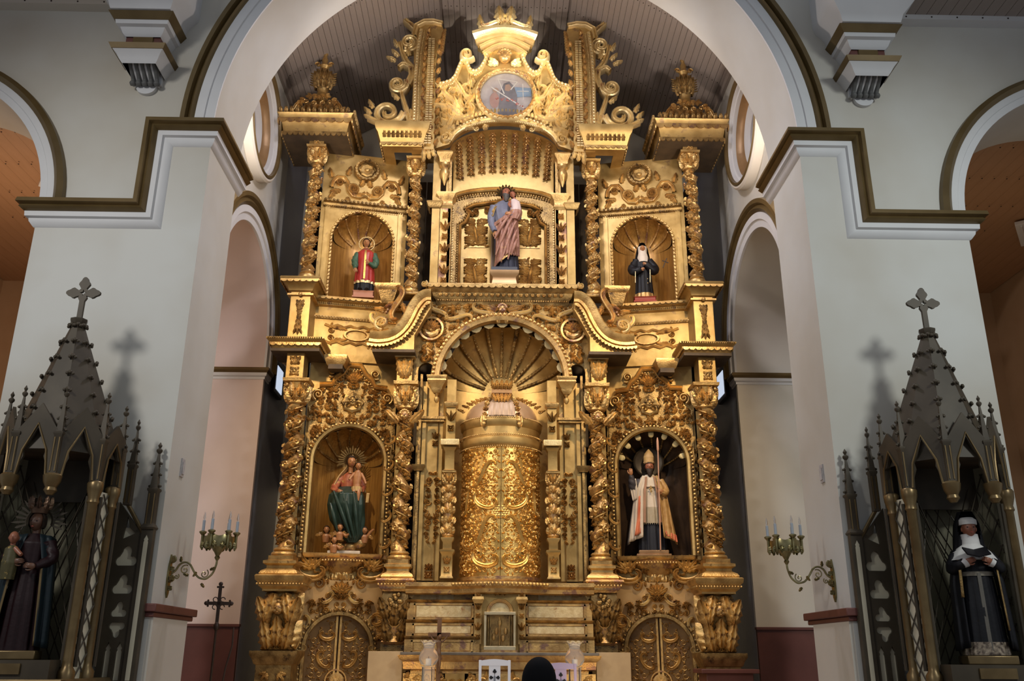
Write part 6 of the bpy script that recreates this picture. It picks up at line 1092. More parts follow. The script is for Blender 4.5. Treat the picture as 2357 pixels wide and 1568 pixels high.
for q in (-1, 1):
    cpart('cope', sheet([[(q*.05, -.10, 1.34), (q*.12, -.06, 1.36), (q*.18, .05, 1.30)], [(q*.13, -.16, 1.1), (q*.25, -.08, 1.12), (q*.26, .08, 1.05)], [(q*.15, -.19, .7), (q*.31, -.12, .72), (q*.33, .08, .65)], [(q*.17, -.22, .32), (q*.38, -.14, .25), (q*.40, .06, .22)]], 40, 26, 4, .025, q), COPE if q > 0 else SURP, S)
    cpart('coral_lining', sheet([[(q*.13, -.14, 1.02), (q*.20, -.15, 1.0)], [(q*.15, -.17, .65), (q*.24, -.17, .62)], [(q*.17, -.21, .40), (q*.30, -.2, .34)]] if q < 0 else [[(q*.2, -.2, .42), (q*.38, -.15, .36)], [(q*.2, -.215, .36), (q*.39, -.16, .24)]], 26, 14, 4, .02), LINING, S); part('stole_band', G(sheet([[(q*.05, -.125, 1.33), (q*.085, -.12, 1.33)], [(q*.085, -.175, 1.05), (q*.125, -.165, 1.05)], [(q*.11, -.205, .56), (q*.16, -.195, .56)]], 4, 16, 0, 0)), cloth('brown_orphrey', (.28, .15, .09)), S, ang=80)
sleeve(S, [(-.17, .02, 1.28), (-.27, -.04, 1.12), (-.30, -.10, 1.24), (-.32, -.12, 1.36)], [.07, .085, .07, .035], cloth('dark_sleeve', (.05, .045, .05))); cpart('hanging_cuff', sheet([[(-.24, -.12, 1.30), (-.34, -.10, 1.28)], [(-.22, -.14, 1.1), (-.33, -.1, 1.08)], [(-.24, -.14, .95), (-.30, -.1, .93)]], 14, 12, 2, .012), SURP, S); hand(S, (-.32, -.12, 1.36), (0, -.1, 1), .15, -1)
sleeve(S, [(.17, .02, 1.28), (.25, -.02, 1.1), (.22, -.16, 1.03), (.17, -.22, 1.06)], [.07, .075, .055, .035], COPE); hand(S, (.20, -.23, 1.06), (-.9, -.25, .1), .14, -1, 0, .9)
part('capelet', loft([(1.16, 0, .0, .23, .14, .03), (1.28, 0, .0, .2, .12, .02), (1.38, 0, .01, .08, .07, 0)], 36, 8), SURP, S, ang=80); head(S, TR(0, -.02, 1.51), .21, SKIND, HAIR, HAIR, .0); part('mitre', G(loft([(1.57, 0, .0, .088, .10, 0), (1.68, 0, .0, .098, .10, 0), (1.75, 0, .0, .07, .06, 0), (1.82, 0, 0, .012, .02, 0)], 24, 3)).add(beads(np.array([(.092*sin(a), -.104*cos(a), 1.59) for a in np.linspace(-1.5, 1.5, 12)]), .01, .025)), cloth('gold_mitre', (.45, .30, .14), gold=True), S, ang=80); part('pectoral_cross', G(box(-.012, .012, -.165, -.155, 1.06, 1.17)).add(box(-.035, .035, -.165, -.155, 1.12, 1.135)), GOLDD, S)
part('plate_halo', ring(0, 0, [(.0, 0), (.22, .0), (.24, .015), (.26, 0)], 0, 360, 40), mat('dark_halo', (.06, .045, .03), None, .4, .5), S, rel(0, .10, 1.62))
solo('bishop_staff', G(tube(np.array([(0, 0, 0), (.035, 0, 1.66)]), .011, 8)).add(lathe([(.011, 1.62), (.022, 1.66), (.02, 1.8), (.008, 1.86)], 10), TR(.035, 0, 0)), mat('pink_wood_staff', (.55, .3, .2), None, .4), 'thin pinkish staff held upright by the bishop', 'staff', (2.60, 14.94, 3.31), 0)
# ================================================================ GOTHIC SIDE SHRINES, LAMPS, CROSSES, CHAIRS, PERSON
def trefoil(cx, cy, r, up=True, point=True, n=10):                                 # hole outline, counter-clockwise
    s = 1 if up else -1; pts = []
    for a0, ca in ((-2.6, 3.67), (-.55, 5.75), (.55, 7.85)):
        pass
    for k, (dx, dy) in enumerate(((.62, -.42), (0, .55), (-.62, -.42))):
        base = (-.35*pi, .02*pi, .62*pi)[k]; sweep_ = (.95*pi, .96*pi, .75*pi)[k]
        for t in np.linspace(0, 1, n): a = base+sweep_*t+(.0 if k != 2 else -.02); pts.append((dx+.52*cos(a), dy+.52*sin(a)*(1.25 if k == 1 and point and sin(a) > 0 else 1)))
    pts = np.array(pts); c = pts[np.argsort(np.arctan2(pts[:, 1]+.08, pts[:, 0]))]; return np.c_[cx+r*c[:, 0], cy+s*r*c[:, 1]][::(1 if up else -1)]
def lancet(x0, x1, y0, y1): m = (x0+x1)/2; w = x1-x0; return np.array([(x0, y0), (x1, y0), (x1, y1-w*1.6), (x1-w*.12, y1-w*1.3), (x1-w*.0, y1-w*1.0), (m+w*.15, y1-w*.35), (m, y1), (m-w*.15, y1-w*.35), (x0, y1-w*1.0), (x0+w*.12, y1-w*1.3), (x0, y1-w*1.6)])
CK = G(sph(.022, .02, .022, 7, 5), G().add(sph(.018, .016, .018, 7, 5), TR(-.026, 0, -.012)), G().add(sph(.018, .016, .018, 7, 5), TR(.026, 0, -.012)), tube(np.array([(0, .03, -.05), (0, .0, -.01)]), .01, 5))
CKM = mesh('crocket', CK, BROWNT)
def pinnacle(parent, x, y, z0, h, w, crock=True):
    p = part('pinnacle', G(poly_lathe([(w, 0), (w, h*.42), (w*1.25, h*.44), (w*1.25, h*.46), (w*.85, h*.47), (w*.22, h*.86), (w*.2, h*.87)], 4)).add(lathe([(w*.2, h*.86), (w*.7, h*.89), (w*.7, h*.91), (w*.25, h*.93), (w*.5, h*.96), (.001, h)], 10)), BROWNT, parent, TR(x, y, z0))
    part('gilt_edge', G(*[box(q*w*.62-.006, q*w*.62+.006, -w-.006, -w, .02, h*.4) for q in (-1, 1)]), BROWNE, p, TR(x, y, z0))
    if crock:
        for k in range(3):
            t = .50+.13*k; r = w*(.85-.63*(t-.47)/.39)
            for q in (-1, 1): link('crocket', CKM, p, TR(x+q*r, y, z0+h*t) @ SCL(.8))
    return p
def lattice(w, h, st=.115):
    g = G()
    n = int((h+w)/st)+1
    for q in (-1, 1):
        for k in range(-int(w/st)-1, n):
            c = k*st*1.9; pts = []
            for x in (-w/2, w/2): pts.append((x, c+q*x*1.7+h*0))
            (xa, ya), (xb, yb) = pts; 
            if ya > yb: (xa, ya), (xb, yb) = (xb, yb), (xa, ya)
            if yb <= 0 or ya >= h: continue
            if ya < 0: xa += (xb-xa)*(0-ya)/(yb-ya); ya = 0
            if yb > h: xb -= (xb-xa)*(yb-h)/(yb-ya); yb = h
            g.add(tube(np.array([(xa, ya, .008), (xb, yb, .008)]), .008, 4))
    return g
def shrine(label):
    e = thing('gothic_shrine', label, 'shrine', (-4.45, 9.62, 0), 0); Z0 = 1.45
    part('lower_case', box(-.58, .58, -1.12, -.02, .0, 1.30), BROWNT, e, bev=.01); part('case_moulding', sweep([(1.28, 0), (1.32, .04), (1.40, .05), (1.45, .02), (1.45, -.5)], [(-.58, -.02, 0), (-.58, -1.12, 0), (.58, -1.12, 0), (.58, -.02, 0)], [(-1, 0, 0), (0, -1, 0), (1, 0, 0)], side=(0, 0, 1)), BROWNE, e)
    V = [(.56, -.42), (.48, -.78), (.20, -1.08), (-.20, -1.08), (-.48, -.78), (-.56, -.42)]
    for q in (-1, 1):
        for (x, y, r) in ((.48, -.78, .045), (.52, -.46, .045)):
            c = part('column', lathe([(r*1.7, Z0), (r*1.7, Z0+.06), (r*1.1, Z0+.1), (r, Z0+.14), (r, 3.02), (r*1.3, 3.04), (r*1.1, 3.08), (r*1.6, 3.16), (r*1.7, 3.22), (r*1.4, 3.24)], 16), BROWNE, e, TR(q*x, y, 0)); part('column_shaft', G(lathe([(r*.45, Z0+.1), (r*.45, 3.1)], 8), ), BROWNT, c, TR(q*x+.045*q, y+.06, 0)); part('column_shaft', G(lathe([(r*.45, Z0+.1), (r*.45, 3.1)], 8)), BROWNT, c, TR(q*x-.055*q, y+.0, 0))
        c = part('pendant_capital', lathe([(.03, 3.06), (.06, 3.1), (.05, 3.13), (.075, 3.18), (.085, 3.24), (.06, 3.26)], 14), BROWNE, e, TR(q*.20, -1.08, 0))
        # lattice side panel between the two columns
        L = math.hypot(.16, .24); M = TR(q*.58, -.24, Z0) @ RZ(-q*1.0) @ REL
        pn = part('cream_panel', box(-.13, .13, -.005, .005, 0, 1.72), CREAM, e, TR(q*.47, -.62, Z0) @ RZ(q*1.3)); part('lattice_bars', lattice(.26, 1.7), BROWNT, pn, TR(q*.47, -.62, Z0) @ RZ(q*1.3) @ TR(0, -.01, 0) @ REL)
        # tracery wing against the wall
        w0, w1 = .45, .78; sh = -.275
        hs = [h_+np.array([sh, 0]) for h_ in (trefoil(.87, 2.60, .095), trefoil(.87, 2.32, .09), trefoil(.87, 2.08, .07), trefoil(.87, 1.90, .07, False), lancet(.785, .845, 1.42, 1.78), lancet(.895, .955, 1.42, 1.78), np.array([(.80, 2.78), (.93, 2.84), (.86, 2.90), (.83, 3.02)]))]
        pl = extr(np.array([(w0, 1.3), (w1-.06, 1.3), (w1-.06, 2.83), (w0, 3.16)]), .03, [h for h in hs]); part('tracery_panel', G().add(pl, SCL(q, 1, 1) if q > 0 else SCL(-1, 1, 1)), BROWNT, e, rel(0, -.04, 0)); part('cream_backing', box(min(q*w0, q*w1), max(q*w0, q*w1), -.035, -.03, 1.3, 2.9), CREAM, e)
        part('raking_cap', tube(np.array([(q*.49, -.06, 3.2), (q*.73, -.06, 2.84)]), .022, 8), BROWNE, e); ps = part('wing_post', G(box(q*.78-.06, q*.78+.06, -.09, -.01, 1.3, 2.88)).add(poly_lathe([(.06, 2.88), (.07, 2.9), (.0, 3.02)], 4), TR(q*.78, -.05, 0)), BROWNT, e); part('cream_slit', extr(lancet(q*.78-.022, q*.78+.022, 1.42, 2.82), .006), CREAM, ps, rel(0, -.09, 0)); pinnacle(e, q*.78, -.05, 2.88, .92, .045)
    # niche back with lattice
    bkp = part('niche_back', grid(np.array([[(.46*cos(a), -.62+.45*sin(a), z) for a in np.linspace(0, pi, 20)] for z in (Z0, 3.6)])), mat('shaded_cream_paint', (.22, .2, .13), (.26, .24, .16), .7), e); lt = lattice(1.5, 2.0, .13); Vv, F = lt.geo(); a = Vv[:, 0]/.46; part('lattice_bars', (np.stack([(.45-Vv[:, 2])*np.sin(a), -.62+(.44-Vv[:, 2])*np.cos(a), Vv[:, 1]+Z0], -1), F), BROWNT, bkp)  # cream darkened in its colour for the shade inside the niche
    part('niche_floor', box(-.42, .42, -1.0, -.1, Z0, Z0+.16), BROWNT, e); part('nameplate', box(-.17, .17, -1.02, -1.0, Z0+.04, Z0+.13), BROWNE, e)
    # canopy: gabled faces and spire
    for k in range(5):
        a, b = np.array(V[k]), np.array(V[k+1]); d = b-a; L = np.linalg.norm(d); d /= L; c = (a+b)/2; nrm = np.array([d[1], -d[0]]); 
        if nrm[1] > 0 and k in (1, 2, 3): nrm = -nrm
        M = np.eye(4); xd = -d; M[:3, 0] = (xd[0], xd[1], 0); M[:3, 1] = (0, 0, 1); M[:3, 2] = np.cross(M[:3, 0], M[:3, 1]); M[:3, 3] = (c[0], c[1], 3.22)
        h = L/2; ap = .60 if k in (1, 2, 3) else .5; w = h*.66
        hole = [(w, .01), (w*.95, .12), (w*.72, .2), (w*.8, .26), (w*.5, ap*.55), (0, ap*.80), (-w*.5, ap*.55), (-w*.8, .26), (-w*.72, .2), (-w*.95, .12), (-w, .01)]
        part('gable', extr(np.array([(-h, 0), (-w, .01)]+hole[::-1][1:-1]+[(w, .01), (h, 0), (h, .44), (0, ap+.12), (-h, .44)]), .03), BROWNT, e, M); part('gable_edge', tube(np.array([(-w*1.08, .02, .035), (-w*.85, .26, .035), (0, ap*.86, .035), (w*.85, .26, .035), (w*1.08, .02, .035)]), .011, 6), BROWNE, e, M)
    part('canopy_vault', extr(np.array(V)[::-1]*.97, .03), DULL, e, TR(0, 0, 3.52)); part('canopy_back', box(-.55, .55, -.40, -.36, 3.1, 3.6), BROWNT, e)
    apx = np.array([0, -.68, 4.92]); Rb = [np.array([x*1.0, y, 3.5]) for x, y in V]; top = [apx+np.array([.05*cos(t), .05*sin(t), 0]) for t in (0, -.6, -1.2, -1.94, -2.54, -3.14)]
    sp = part('spire', G(grid(np.array([[Rb[k]*(1-s)+top[k]*s for k in range(6)] for s in (0, .5, 1)]), flip=True)).add(grid(np.array([[(x, y, 3.22+.0*x) for x, y in V], [(x*.99, y, 3.5) for x, y in V]]), flip=True), TR(0, 0, 0)) if False else G(grid(np.array([[Rb[k]*(1-s)+top[k]*s for k in range(6)] for s in (0, .25, .5, .75, 1)]), flip=True)), BROWNT, e, ang=5)
    for k in range(6):
        for s in np.linspace(.18, .97, 7):
            p = Rb[k]*(1-s)+top[k]*s; out = p-np.array([0, -.68, p[2]]); out /= np.linalg.norm(out)+1e-6; link('crocket', CKM, sp, TR(*(p+out*.02)) @ RZ(math.atan2(out[1], out[0])+pi/2))
    part('spire_cap', poly_lathe([(.055, 4.88), (.08, 4.93), (.08, 4.95), (.04, 4.96)], 8), BROWNT, sp, TR(0, -.68, 0))
    for q in (-1, 1): pinnacle(e, q*.20, -1.08, 3.26, .86, .036); pinnacle(e, q*.48, -.78, 3.24, .9, .04); pinnacle(e, q*.54, -.46, 3.24, .85, .04); pinnacle(e, q*.60, -.25, 3.1, .9, .035)
    cr = [(-.028, 0), (.028, 0), (.028, .22)]; cx, cy = 0, .32
    lobe = lambda a: [(cx+.125*cos(a)+.056*cos(a+t)*(1+.22*cos(3*t)), cy+.125*sin(a)+.056*sin(a+t)*(1+.22*cos(3*t))) for t in np.linspace(-2.3, 2.3, 14)]
    o_ = cr+[(.05, .26), (.04, .285)]+lobe(0)+[(.05, .35), (.03, .37)]+lobe(pi/2)+[(-.03, .37), (-.05, .35)]+lobe(pi)+[(-.04, .285), (-.05, .26), (-.028, .22)]
    part('spire_cross', extr(np.array(o_), .035, [np.array([(cx+.04*cos(k*pi/4)*(1 if k % 2 == 0 else .35), cy+.04*sin(k*pi/4)*(1 if k % 2 == 0 else .35)) for k in range(8)])]), BROWNT, e, rel(0, -.665, 4.95) @ SCL(.93)); return e
A = shrine('brown gothic spired shrine on the left pier, sheltering the crowned dark statue'); mirror(A, 'brown gothic spired shrine on the right pier, sheltering the nun with a book', 'gothic shrines')
MAR = cloth('maroon_robe', (.013, .0035, .0045)); TEALD = cloth('blue_green_cloak', (.007, .014, .018)); DSKIN = mat('dark_varnished_flesh', (.10, .045, .025), (.14, .065, .036), .4, 0, 8)
S = thing('madonna_statue', 'crowned statue in dark maroon robe and blue cloak holding a child, left shrine', 'statue', (-4.50, 8.92, 1.61), .25)
part('base', box(-.2, .2, -.16, .16, 0, .08), BROWNE, S, bev=.01); part('robe', loft([(.08, 0, 0, .19, .14, .08), (.5, 0, 0, .165, .13, .08), (.85, 0, 0, .13, .1, .04), (1.05, 0, 0, .16, .1, .02), (1.14, 0, .01, .05, .05, 0)], 40, 10), MAR, S, ang=80)
for q in (-1, 1): cpart('cloak', sheet([[(q*.05, -.06, 1.13), (q*.14, -.02, 1.12), (q*.17, .08, 1.1)], [(q*.12, -.13, .85), (q*.21, -.06, .85), (q*.2, .1, .85)], [(q*.15, -.14, .45), (q*.24, -.06, .45), (q*.22, .1, .45)], [(q*.17, -.15, .12), (q*.26, -.06, .1), (q*.24, .1, .1)]], 30, 20, 3, .018), TEALD, S); cpart('gold_border', sheet([[(q*.115, -.14, .85), (q*.135, -.135, .85)], [(q*.145, -.155, .45), (q*.165, -.15, .45)], [(q*.165, -.165, .12), (q*.185, -.16, .12)]], 4, 14, 0, 0), BROWNE, S, .008)
sleeve(S, [(-.14, 0, 1.06), (-.2, -.04, .9), (-.12, -.16, .86)], [.055, .06, .035], MAR); hand(S, (-.12, -.17, .86), (.9, -.3, .1), .12, 1, skin=DSKIN); sleeve(S, [(.14, 0, 1.06), (.2, -.04, .9), (.08, -.17, .82)], [.055, .06, .035], MAR); hand(S, (.08, -.18, .82), (-.9, -.3, .1), .12, -1, skin=DSKIN)
head(S, TR(.0, -.01, 1.25) @ RZ(-.3), .185, DSKIN, HAIR); part('crown', G(lathe([(.07, 0), (.085, .05), (.08, .06), (.07, .02)], 16), *[G().add(leaf(.12, .03, .03, 3), TR(.08*sin(a), -.08*cos(a), .04) @ RZ(a) @ REL) for a in np.linspace(0, 6.28, 9)[:-1]]), mat('dull_crown', (.12, .07, .05), (.2, .12, .07), .45, .6), S, TR(0, 0, 1.33)); halo_rays(S, (0, .08, 1.27), .12, .26, 17, BROWNT)
C = part('child', G().add(headgeo(.12), TR(-.15, -.14, 1.08)).add(limb([(-.12, -.16, .98), (-.05, -.2, .92)], [.025, .018])), SKIND, S); part('child_robe', loft([(.7, -.15, -.15, .06, .05, .08), (.85, -.15, -.15, .07, .06, .05), (.98, -.15, -.14, .06, .045, 0), (1.01, -.15, -.14, .025, .025, 0)], 20, 7), cloth('olive_child_robe', (.07, .06, .025), gold=True), C, ang=80)
S = thing('abbess_statue', 'nun in white collar and black habit reading a dark book, right shrine', 'statue', (4.54, 8.92, 1.61), -.2)
part('base', box(-.22, .22, -.16, .16, 0, .08), BROWNE, S, bev=.01); part('habit', loft([(.08, 0, 0, .2, .14, .06), (.5, 0, 0, .175, .13, .06), (.85, 0, 0, .15, .11, .04), (1.0, 0, 0, .17, .1, .02), (1.1, 0, .01, .06, .055, 0)], 40, 10), BLK, S, ang=80); part('brocade_hem', loft([(.085, 0, 0, .206, .146, .06), (.2, 0, 0, .2, .14, .06)], 40, 10, cap=False), mat('silver_brocade', (.06, .04, .03), (.45, .36, .26), .4, .4, 30), S, ang=80)
part('girdle_strap', box(-.018, .018, -.15, -.14, .12, .82), cloth('grey_strap', (.11, .10, .085)), S, RX(-.03), bev=.003); part('belt', loft([(.80, 0, 0, .165, .122, .02), (.84, 0, 0, .165, .122, .02)], 30, 6, cap=False), cloth('grey_belt', (.2, .18, .14)), S)
for q in (-1, 1): cpart('cloak', sheet([[(q*.08, -.06, 1.06), (q*.16, .0, 1.05), (q*.16, .1, 1.05)], [(q*.17, -.12, .75), (q*.24, -.02, .75), (q*.2, .1, .75)], [(q*.18, -.13, .15), (q*.27, -.03, .12), (q*.24, .1, .12)]], 24, 18, 3, .015), BLK, S); cpart('gold_border', sheet([[(q*.15, -.135, .95), (q*.175, -.125, .95)], [(q*.165, -.145, .6), (q*.19, -.135, .6)]] if q < 0 else [[(q*.155, -.135, .92), (q*.17, -.13, .92)], [(q*.175, -.145, .3), (q*.19, -.14, .3)]], 4, 10, 0, 0), GOLDD, S, .008)
white = cloth('white_coif', (.62, .60, .57), (.7, .68, .65)); part('collar', loft([(.95, 0, -.02, .22, .16, .02), (1.03, 0, -.01, .17, .13, .02), (1.10, 0, .0, .09, .085, 0), (1.2, 0, .01, .082, .085, 0)], 32, 9), white, S, ang=80); head(S, TR(0, -.03, 1.25) @ RX(-.12), .18, SKIND); part('coif_band', loft([(1.29, 0, -.01, .083, .1, 0), (1.335, 0, -.005, .085, .1, 0), (1.36, 0, 0, .06, .07, 0)], 24, 3), white, S, ang=80)
V_, F_ = loft([(.98, 0, .06, .16, .10, .03), (1.15, 0, .05, .14, .11, .02), (1.3, 0, .03, .12, .12, 0), (1.42, 0, .02, .07, .08, 0)], 30, 8).geo(); part('veil', (V_, F_[V_[F_.clip(0)].mean(1)[:, 1] > -.035]), BLK, S, ang=80)
for q in (-1, 1): sleeve(S, [(q*.15, 0, 1.0), (q*.22, -.04, .86), (q*.13, -.17, .92)], [.055, .065, .04], BLK); part('cuff', lathe([(.035, 0), (.045, .04)], 14), white, S, TR(q*.14, -.17, .90) @ RY(-q*1.0)); hand(S, (q*.12, -.18, .92), (-q*.8, -.4, .3), .12, -q, skin=SKIND)
bk_ = solo('open_book', G(*[G().add(box(-.0, q*.11 if q > 0 else .0, -.08, .08, 0, .014), RY(-q*.25)) if q > 0 else G().add(box(-.11, 0, -.08, .08, 0, .014), RY(.25)) for q in (-1, 1)]), BLK, 'small open dark book held by the nun in the right shrine', 'book', (4.47, 8.70, 2.60), -.2); bk_.rotation_euler = (.5, .0, -.2)
# ---- bracket candelabra on the piers
def sconce(label):
    e = thing('bracket_candelabrum', label, 'candelabrum', (-3.58, 10.05, 2.48), 0)
    part('wall_plate', G(extr(np.array([(-.03, -.2), (.0, -.25), (.03, -.2), (.05, -.05), (.03, .1), (.0, .2), (-.03, .1), (-.05, -.05)]), .02)).add(relief_strip(.08, .4, 4, .03), TR(0, -.2, .02)), BRASS, e, TR(.0, 0, 0) @ RZ(pi/2) @ REL)
    p = np.vstack([np.array([(.03, 0, 0), (.06, 0, .02)]), np.array([(.06+.17*(1-cos(a))/1.0*.5+.02, 0, .02+.10*sin(a)) for a in np.linspace(.3, 2.6, 12)]), np.array([(.27, 0, .02), (.32, 0, -.04), (.40, 0, -.06), (.47, 0, -.0), (.50, 0, .10), (.50, 0, .16)])]); part('arm', limb(p, np.full(len(p), .011), 8), BRASS, e)
    g = G()
    for (x, z, r, h_) in ((.17, .04, .055, 1), (.38, .0, .05, -1), (.09, -.03, .03, -1)): pp = vol_path(r, 1.4, 1, h_, 24); g.add(tube(np.c_[x+pp[:, 0], np.zeros(24), z+pp[:, 1]], .006, 6))
    for k, (x, z) in enumerate(((.12, .12), (.22, -.02), (.3, .02), (.36, -.1), (.44, .04), (.06, -.08))): g.add(leaf(.06, .02, .02, 3), rel(x, -.01, z) @ RZ(k*1.3))
    part('filigree', g, BRASS, e, kind='stuff'); part('stem', lathe([(.012, .14), (.03, .17), (.02, .19), (.035, .22), (.06, .26), (.10, .29)], 14), BRASS, e, TR(.5, 0, 0))
    part('crown_ring', G(grid(np.array([[(.5+r*cos(a), r*sin(a), z+.012*sin(6*a)) for r, z in ((.16, .28), (.165, .30), (.165, .37), (.16, .40), (.15, .37), (.15, .3))] for a in np.linspace(0, 2*pi, 49)])), *[G().add(leaf(.08, .03, .02, 3), TR(.5+.165*cos(a), .165*sin(a), .33) @ RZ(a+pi/2) @ REL @ RZ(pi)) for a in np.linspace(0, 2*pi, 13)[:-1]]), BRASS, e)
    cw = mat('blue_grey_candle', (.35, .38, .42), None, .5)
    for k in range(6):
        a = 2*pi*k/6+.3; x, y = .5+.175*cos(a), .175*sin(a)
        part('candle_holder', lathe([(.008, .26), (.018, .28), (.014, .33), (.014, .40), (.04, .43), (.04, .44), (.016, .45)], 12), BRASS, e, TR(x, y, 0)); c = part('candle', lathe([(.016, .45), (.016, .56), (.008, .565)], 10), cw, e, TR(x, y, 0)); part('flame_bulb', lathe([(.006, .56), (.014, .59), (.011, .615), (.002, .65)], 10), GLASS, c, TR(x, y, 0))
    return e
A = sconce('brass bracket candelabrum with six candles on the left pier'); mirror(A, 'brass bracket candelabrum with candles on the right pier', 'bracket candelabra')
# ---- crosses
e = thing('processional_cross', 'dark iron processional cross on a pole beside the left oxblood dado', 'cross', (-3.86, 13.0, .75), .2)
part('pole', G(tube(np.array([(0, 0, .03), (0, 0, 1.32)]), .016, 8)).add(lathe([(.016, 1.22), (.04, 1.26), (.04, 1.30), (.016, 1.34)], 12)), IRON, e); part('foot', lathe([(.16, 0), (.15, .03), (.03, .06), (.02, .1)], 20), IRON, e)
cg = G(box(-.022, .022, -.01, .01, 1.32, 1.83)).add(box(-.15, .15, -.01, .01, 1.56, 1.605))
for (x, z) in ((-.165, 1.583), (.165, 1.583), (0, 1.84)): cg.add(sph(.03, .012, .03, 8, 5), TR(x, 0, z)); [cg.add(sph(.016, .01, .016, 6, 4), TR(x*.86+dx, 0, (z-1.583)*.88+1.583+dz)) for dx, dz in (((0, .035), (0, -.035)) if x else ((.035, -.01), (-.035, -.01)))]
for a in np.linspace(.78, 5.5, 4): cg.add(tube(np.c_[.07*cos(a)+.03*np.cos(np.linspace(0, 5, 10)), np.zeros(10), 1.583+.07*sin(a)+.03*np.sin(np.linspace(0, 5, 10))], .007, 5))
part('openwork_cross', cg, IRON, e)
WOODC = mat('warm_brown_cross_wood', (.11, .05, .02), (.16, .08, .035), .45)
e = thing('crucifix', 'wooden crucifix on a stand behind the left glass lamp', 'crucifix', (-.85, 13.3, .75), 0)
part('upright', box(-.03, .03, -.015, .015, .1, 1.42), WOODC, e, bev=.003); part('crossbar', box(-.155, .155, -.015, .015, 1.17, 1.225), WOODC, e, bev=.003); part('stand_foot', box(-.16, .16, -.14, .14, 0, .1), WOODC, e, bev=.01)
part('christ_figure', G(limb([(-.125, -.03, 1.19), (-.08, -.035, 1.13), (-.04, -.04, 1.10)], [.008, .012, .016], 8)).add(limb([(.125, -.03, 1.19), (.08, -.035, 1.13), (.04, -.04, 1.10)], [.008, .012, .016], 8)).add(loft([(.86, 0, -.04, .025, .02, 0), (.95, 0, -.045, .035, .025, 0), (1.02, 0, -.04, .026, .02, 0), (1.10, 0, -.04, .042, .025, 0), (1.13, 0, -.04, .015, .014, 0)], 16, 3)).add(limb([(-.015, -.045, .92), (-.02, -.065, .80), (-.004, -.04, .68)], [.022, .018, .011], 8)).add(limb([(.015, -.045, .92), (.02, -.065, .80), (.004, -.045, .68)], [.022, .018, .011], 8)).add(headgeo(.08, True), TR(.012, -.045, 1.165) @ RY(.3)), WOODC, e, ang=80)
# ---- glass storm lamps on stands
def storm(label, x):
    e = thing('storm_lamp', label, 'lamp', (x, 12.9, .75), 0); part('stand', G(lathe([(.13, 0), (.13, .02), (.04, .05), (.03, .1), (.03, .3), (.06, .36)], 20)), mat('dark_pewter', (.08, .08, .085), None, .35, .7), e); part('glass_tube', lathe([(.085, .36), (.085, .77), (.10, .785), (.1, .79)], 24), GLASS, e); part('tube_bars', G(*[tube(np.array([(.09*cos(a), .09*sin(a), .36), (.09*cos(a), .09*sin(a), .78)]), .006, 6) for a in np.linspace(.6, 6.88, 5)[:-1]]), mat('pewter_bar', (.12, .12, .13), None, .35, .7), e)
    t = np.linspace(0, 2*pi, 49); pr = [(.05, .79), (.10, .81), (.128, .86), (.13, .91), (.11, .97), (.075, 1.01), (.07, 1.04), (.085, 1.08), (.115, 1.11)]
    part('glass_shade', grid(np.array([[(r*(1+(.03*sin(9*a) if z > 1.06 else 0))*cos(a), r*(1+(.03*sin(9*a) if z > 1.06 else 0))*sin(a), z+(.012*sin(9*a) if z > 1.1 else 0)) for a in t] for r, z in pr]), flip=True), GLASS, e); c = part('candle', lathe([(.035, .80), (.035, .88), (.03, .885)], 16), mat('white_wax', (.75, .73, .7), None, .5), e); part('wick', tube(np.array([(0, 0, .88), (0, 0, .91)]), .004, 5), IRON, c); return e
storm('globe glass storm lamp with white candle left of the white chair', -.96); storm('globe glass storm lamp with white candle right of the seated person', 1.0)
for o_ in [o for o in bpy.data.objects if o.name.startswith('storm_lamp')]: o_['group'] = 'glass storm lamps'
# ---- white chairs
def club(s): g = G(); [g.add(extr(arcp(dx*s, dy*s, .5*s, 0, 360, 15)[:-1], .004)) for dx, dy in ((-.42, -.1), (.42, -.1), (0, .55))]; g.add(extr(np.array([(-.3*s, -.9*s), (.3*s, -.9*s), (0, .2*s)]), .004)); return g
def chair(label, x, y, z, rz, m, k=1):
    e = thing('chair', label, 'chair', (x, y, z), rz); 
    for sx in (-1, 1):
        part('back_post', box(sx*.19-.018, sx*.19+.018, -.02, .02, 0, .98), m, e, bev=.005); part('leg', box(sx*.19-.02, sx*.19+.02, .36, .40, 0, .43), m, e, bev=.005)
    part('seat', box(-.21, .21, -.02, .42, .43, .47), m, e, bev=.01); part('top_rail', extr(np.array([(-.2, .91), (.2, .91), (.2, .97)]+[(x_, .97+.022*cos(x_/.2*pi/2)) for x_ in np.linspace(.17, -.17, 9)]+[(-.2, .97)]), .03), m, e, rel(0, .015, 0)); part('splat', box(-.075, .075, -.012, .008, .47, .91), m, e)
    blk = mat('black_inlay', (.01, .01, .012), None, .5); part('club_inlay', club(.028), blk, e, rel(0, -.013, .84)); [part('club_inlay', club(.026), blk, e, rel(q*.045, -.013, .765) @ RZ(q*pi/2)) for q in (-1, 1)]; part('cross_line', G(box(-.0025, .0025, -.015, -.012, .5, .81)).add(box(-.012, -.008, -.015, -.012, .5, .78)).add(box(.008, .012, -.015, -.012, .5, .78)), blk, e); part('rail', box(-.19, .19, .37, .39, .18, .21), m, e); return e
chair('white wooden chair with black club inlays in front of the altar', -.075, 12.6, .64, 0, mat('white_chair_paint', (.72, .74, .82), None, .4)); chair('lavender white chair partly hidden behind the person and right lamp', .80, 12.75, .60, -.1, mat('lavender_paint', (.38, .32, .5), None, .5))
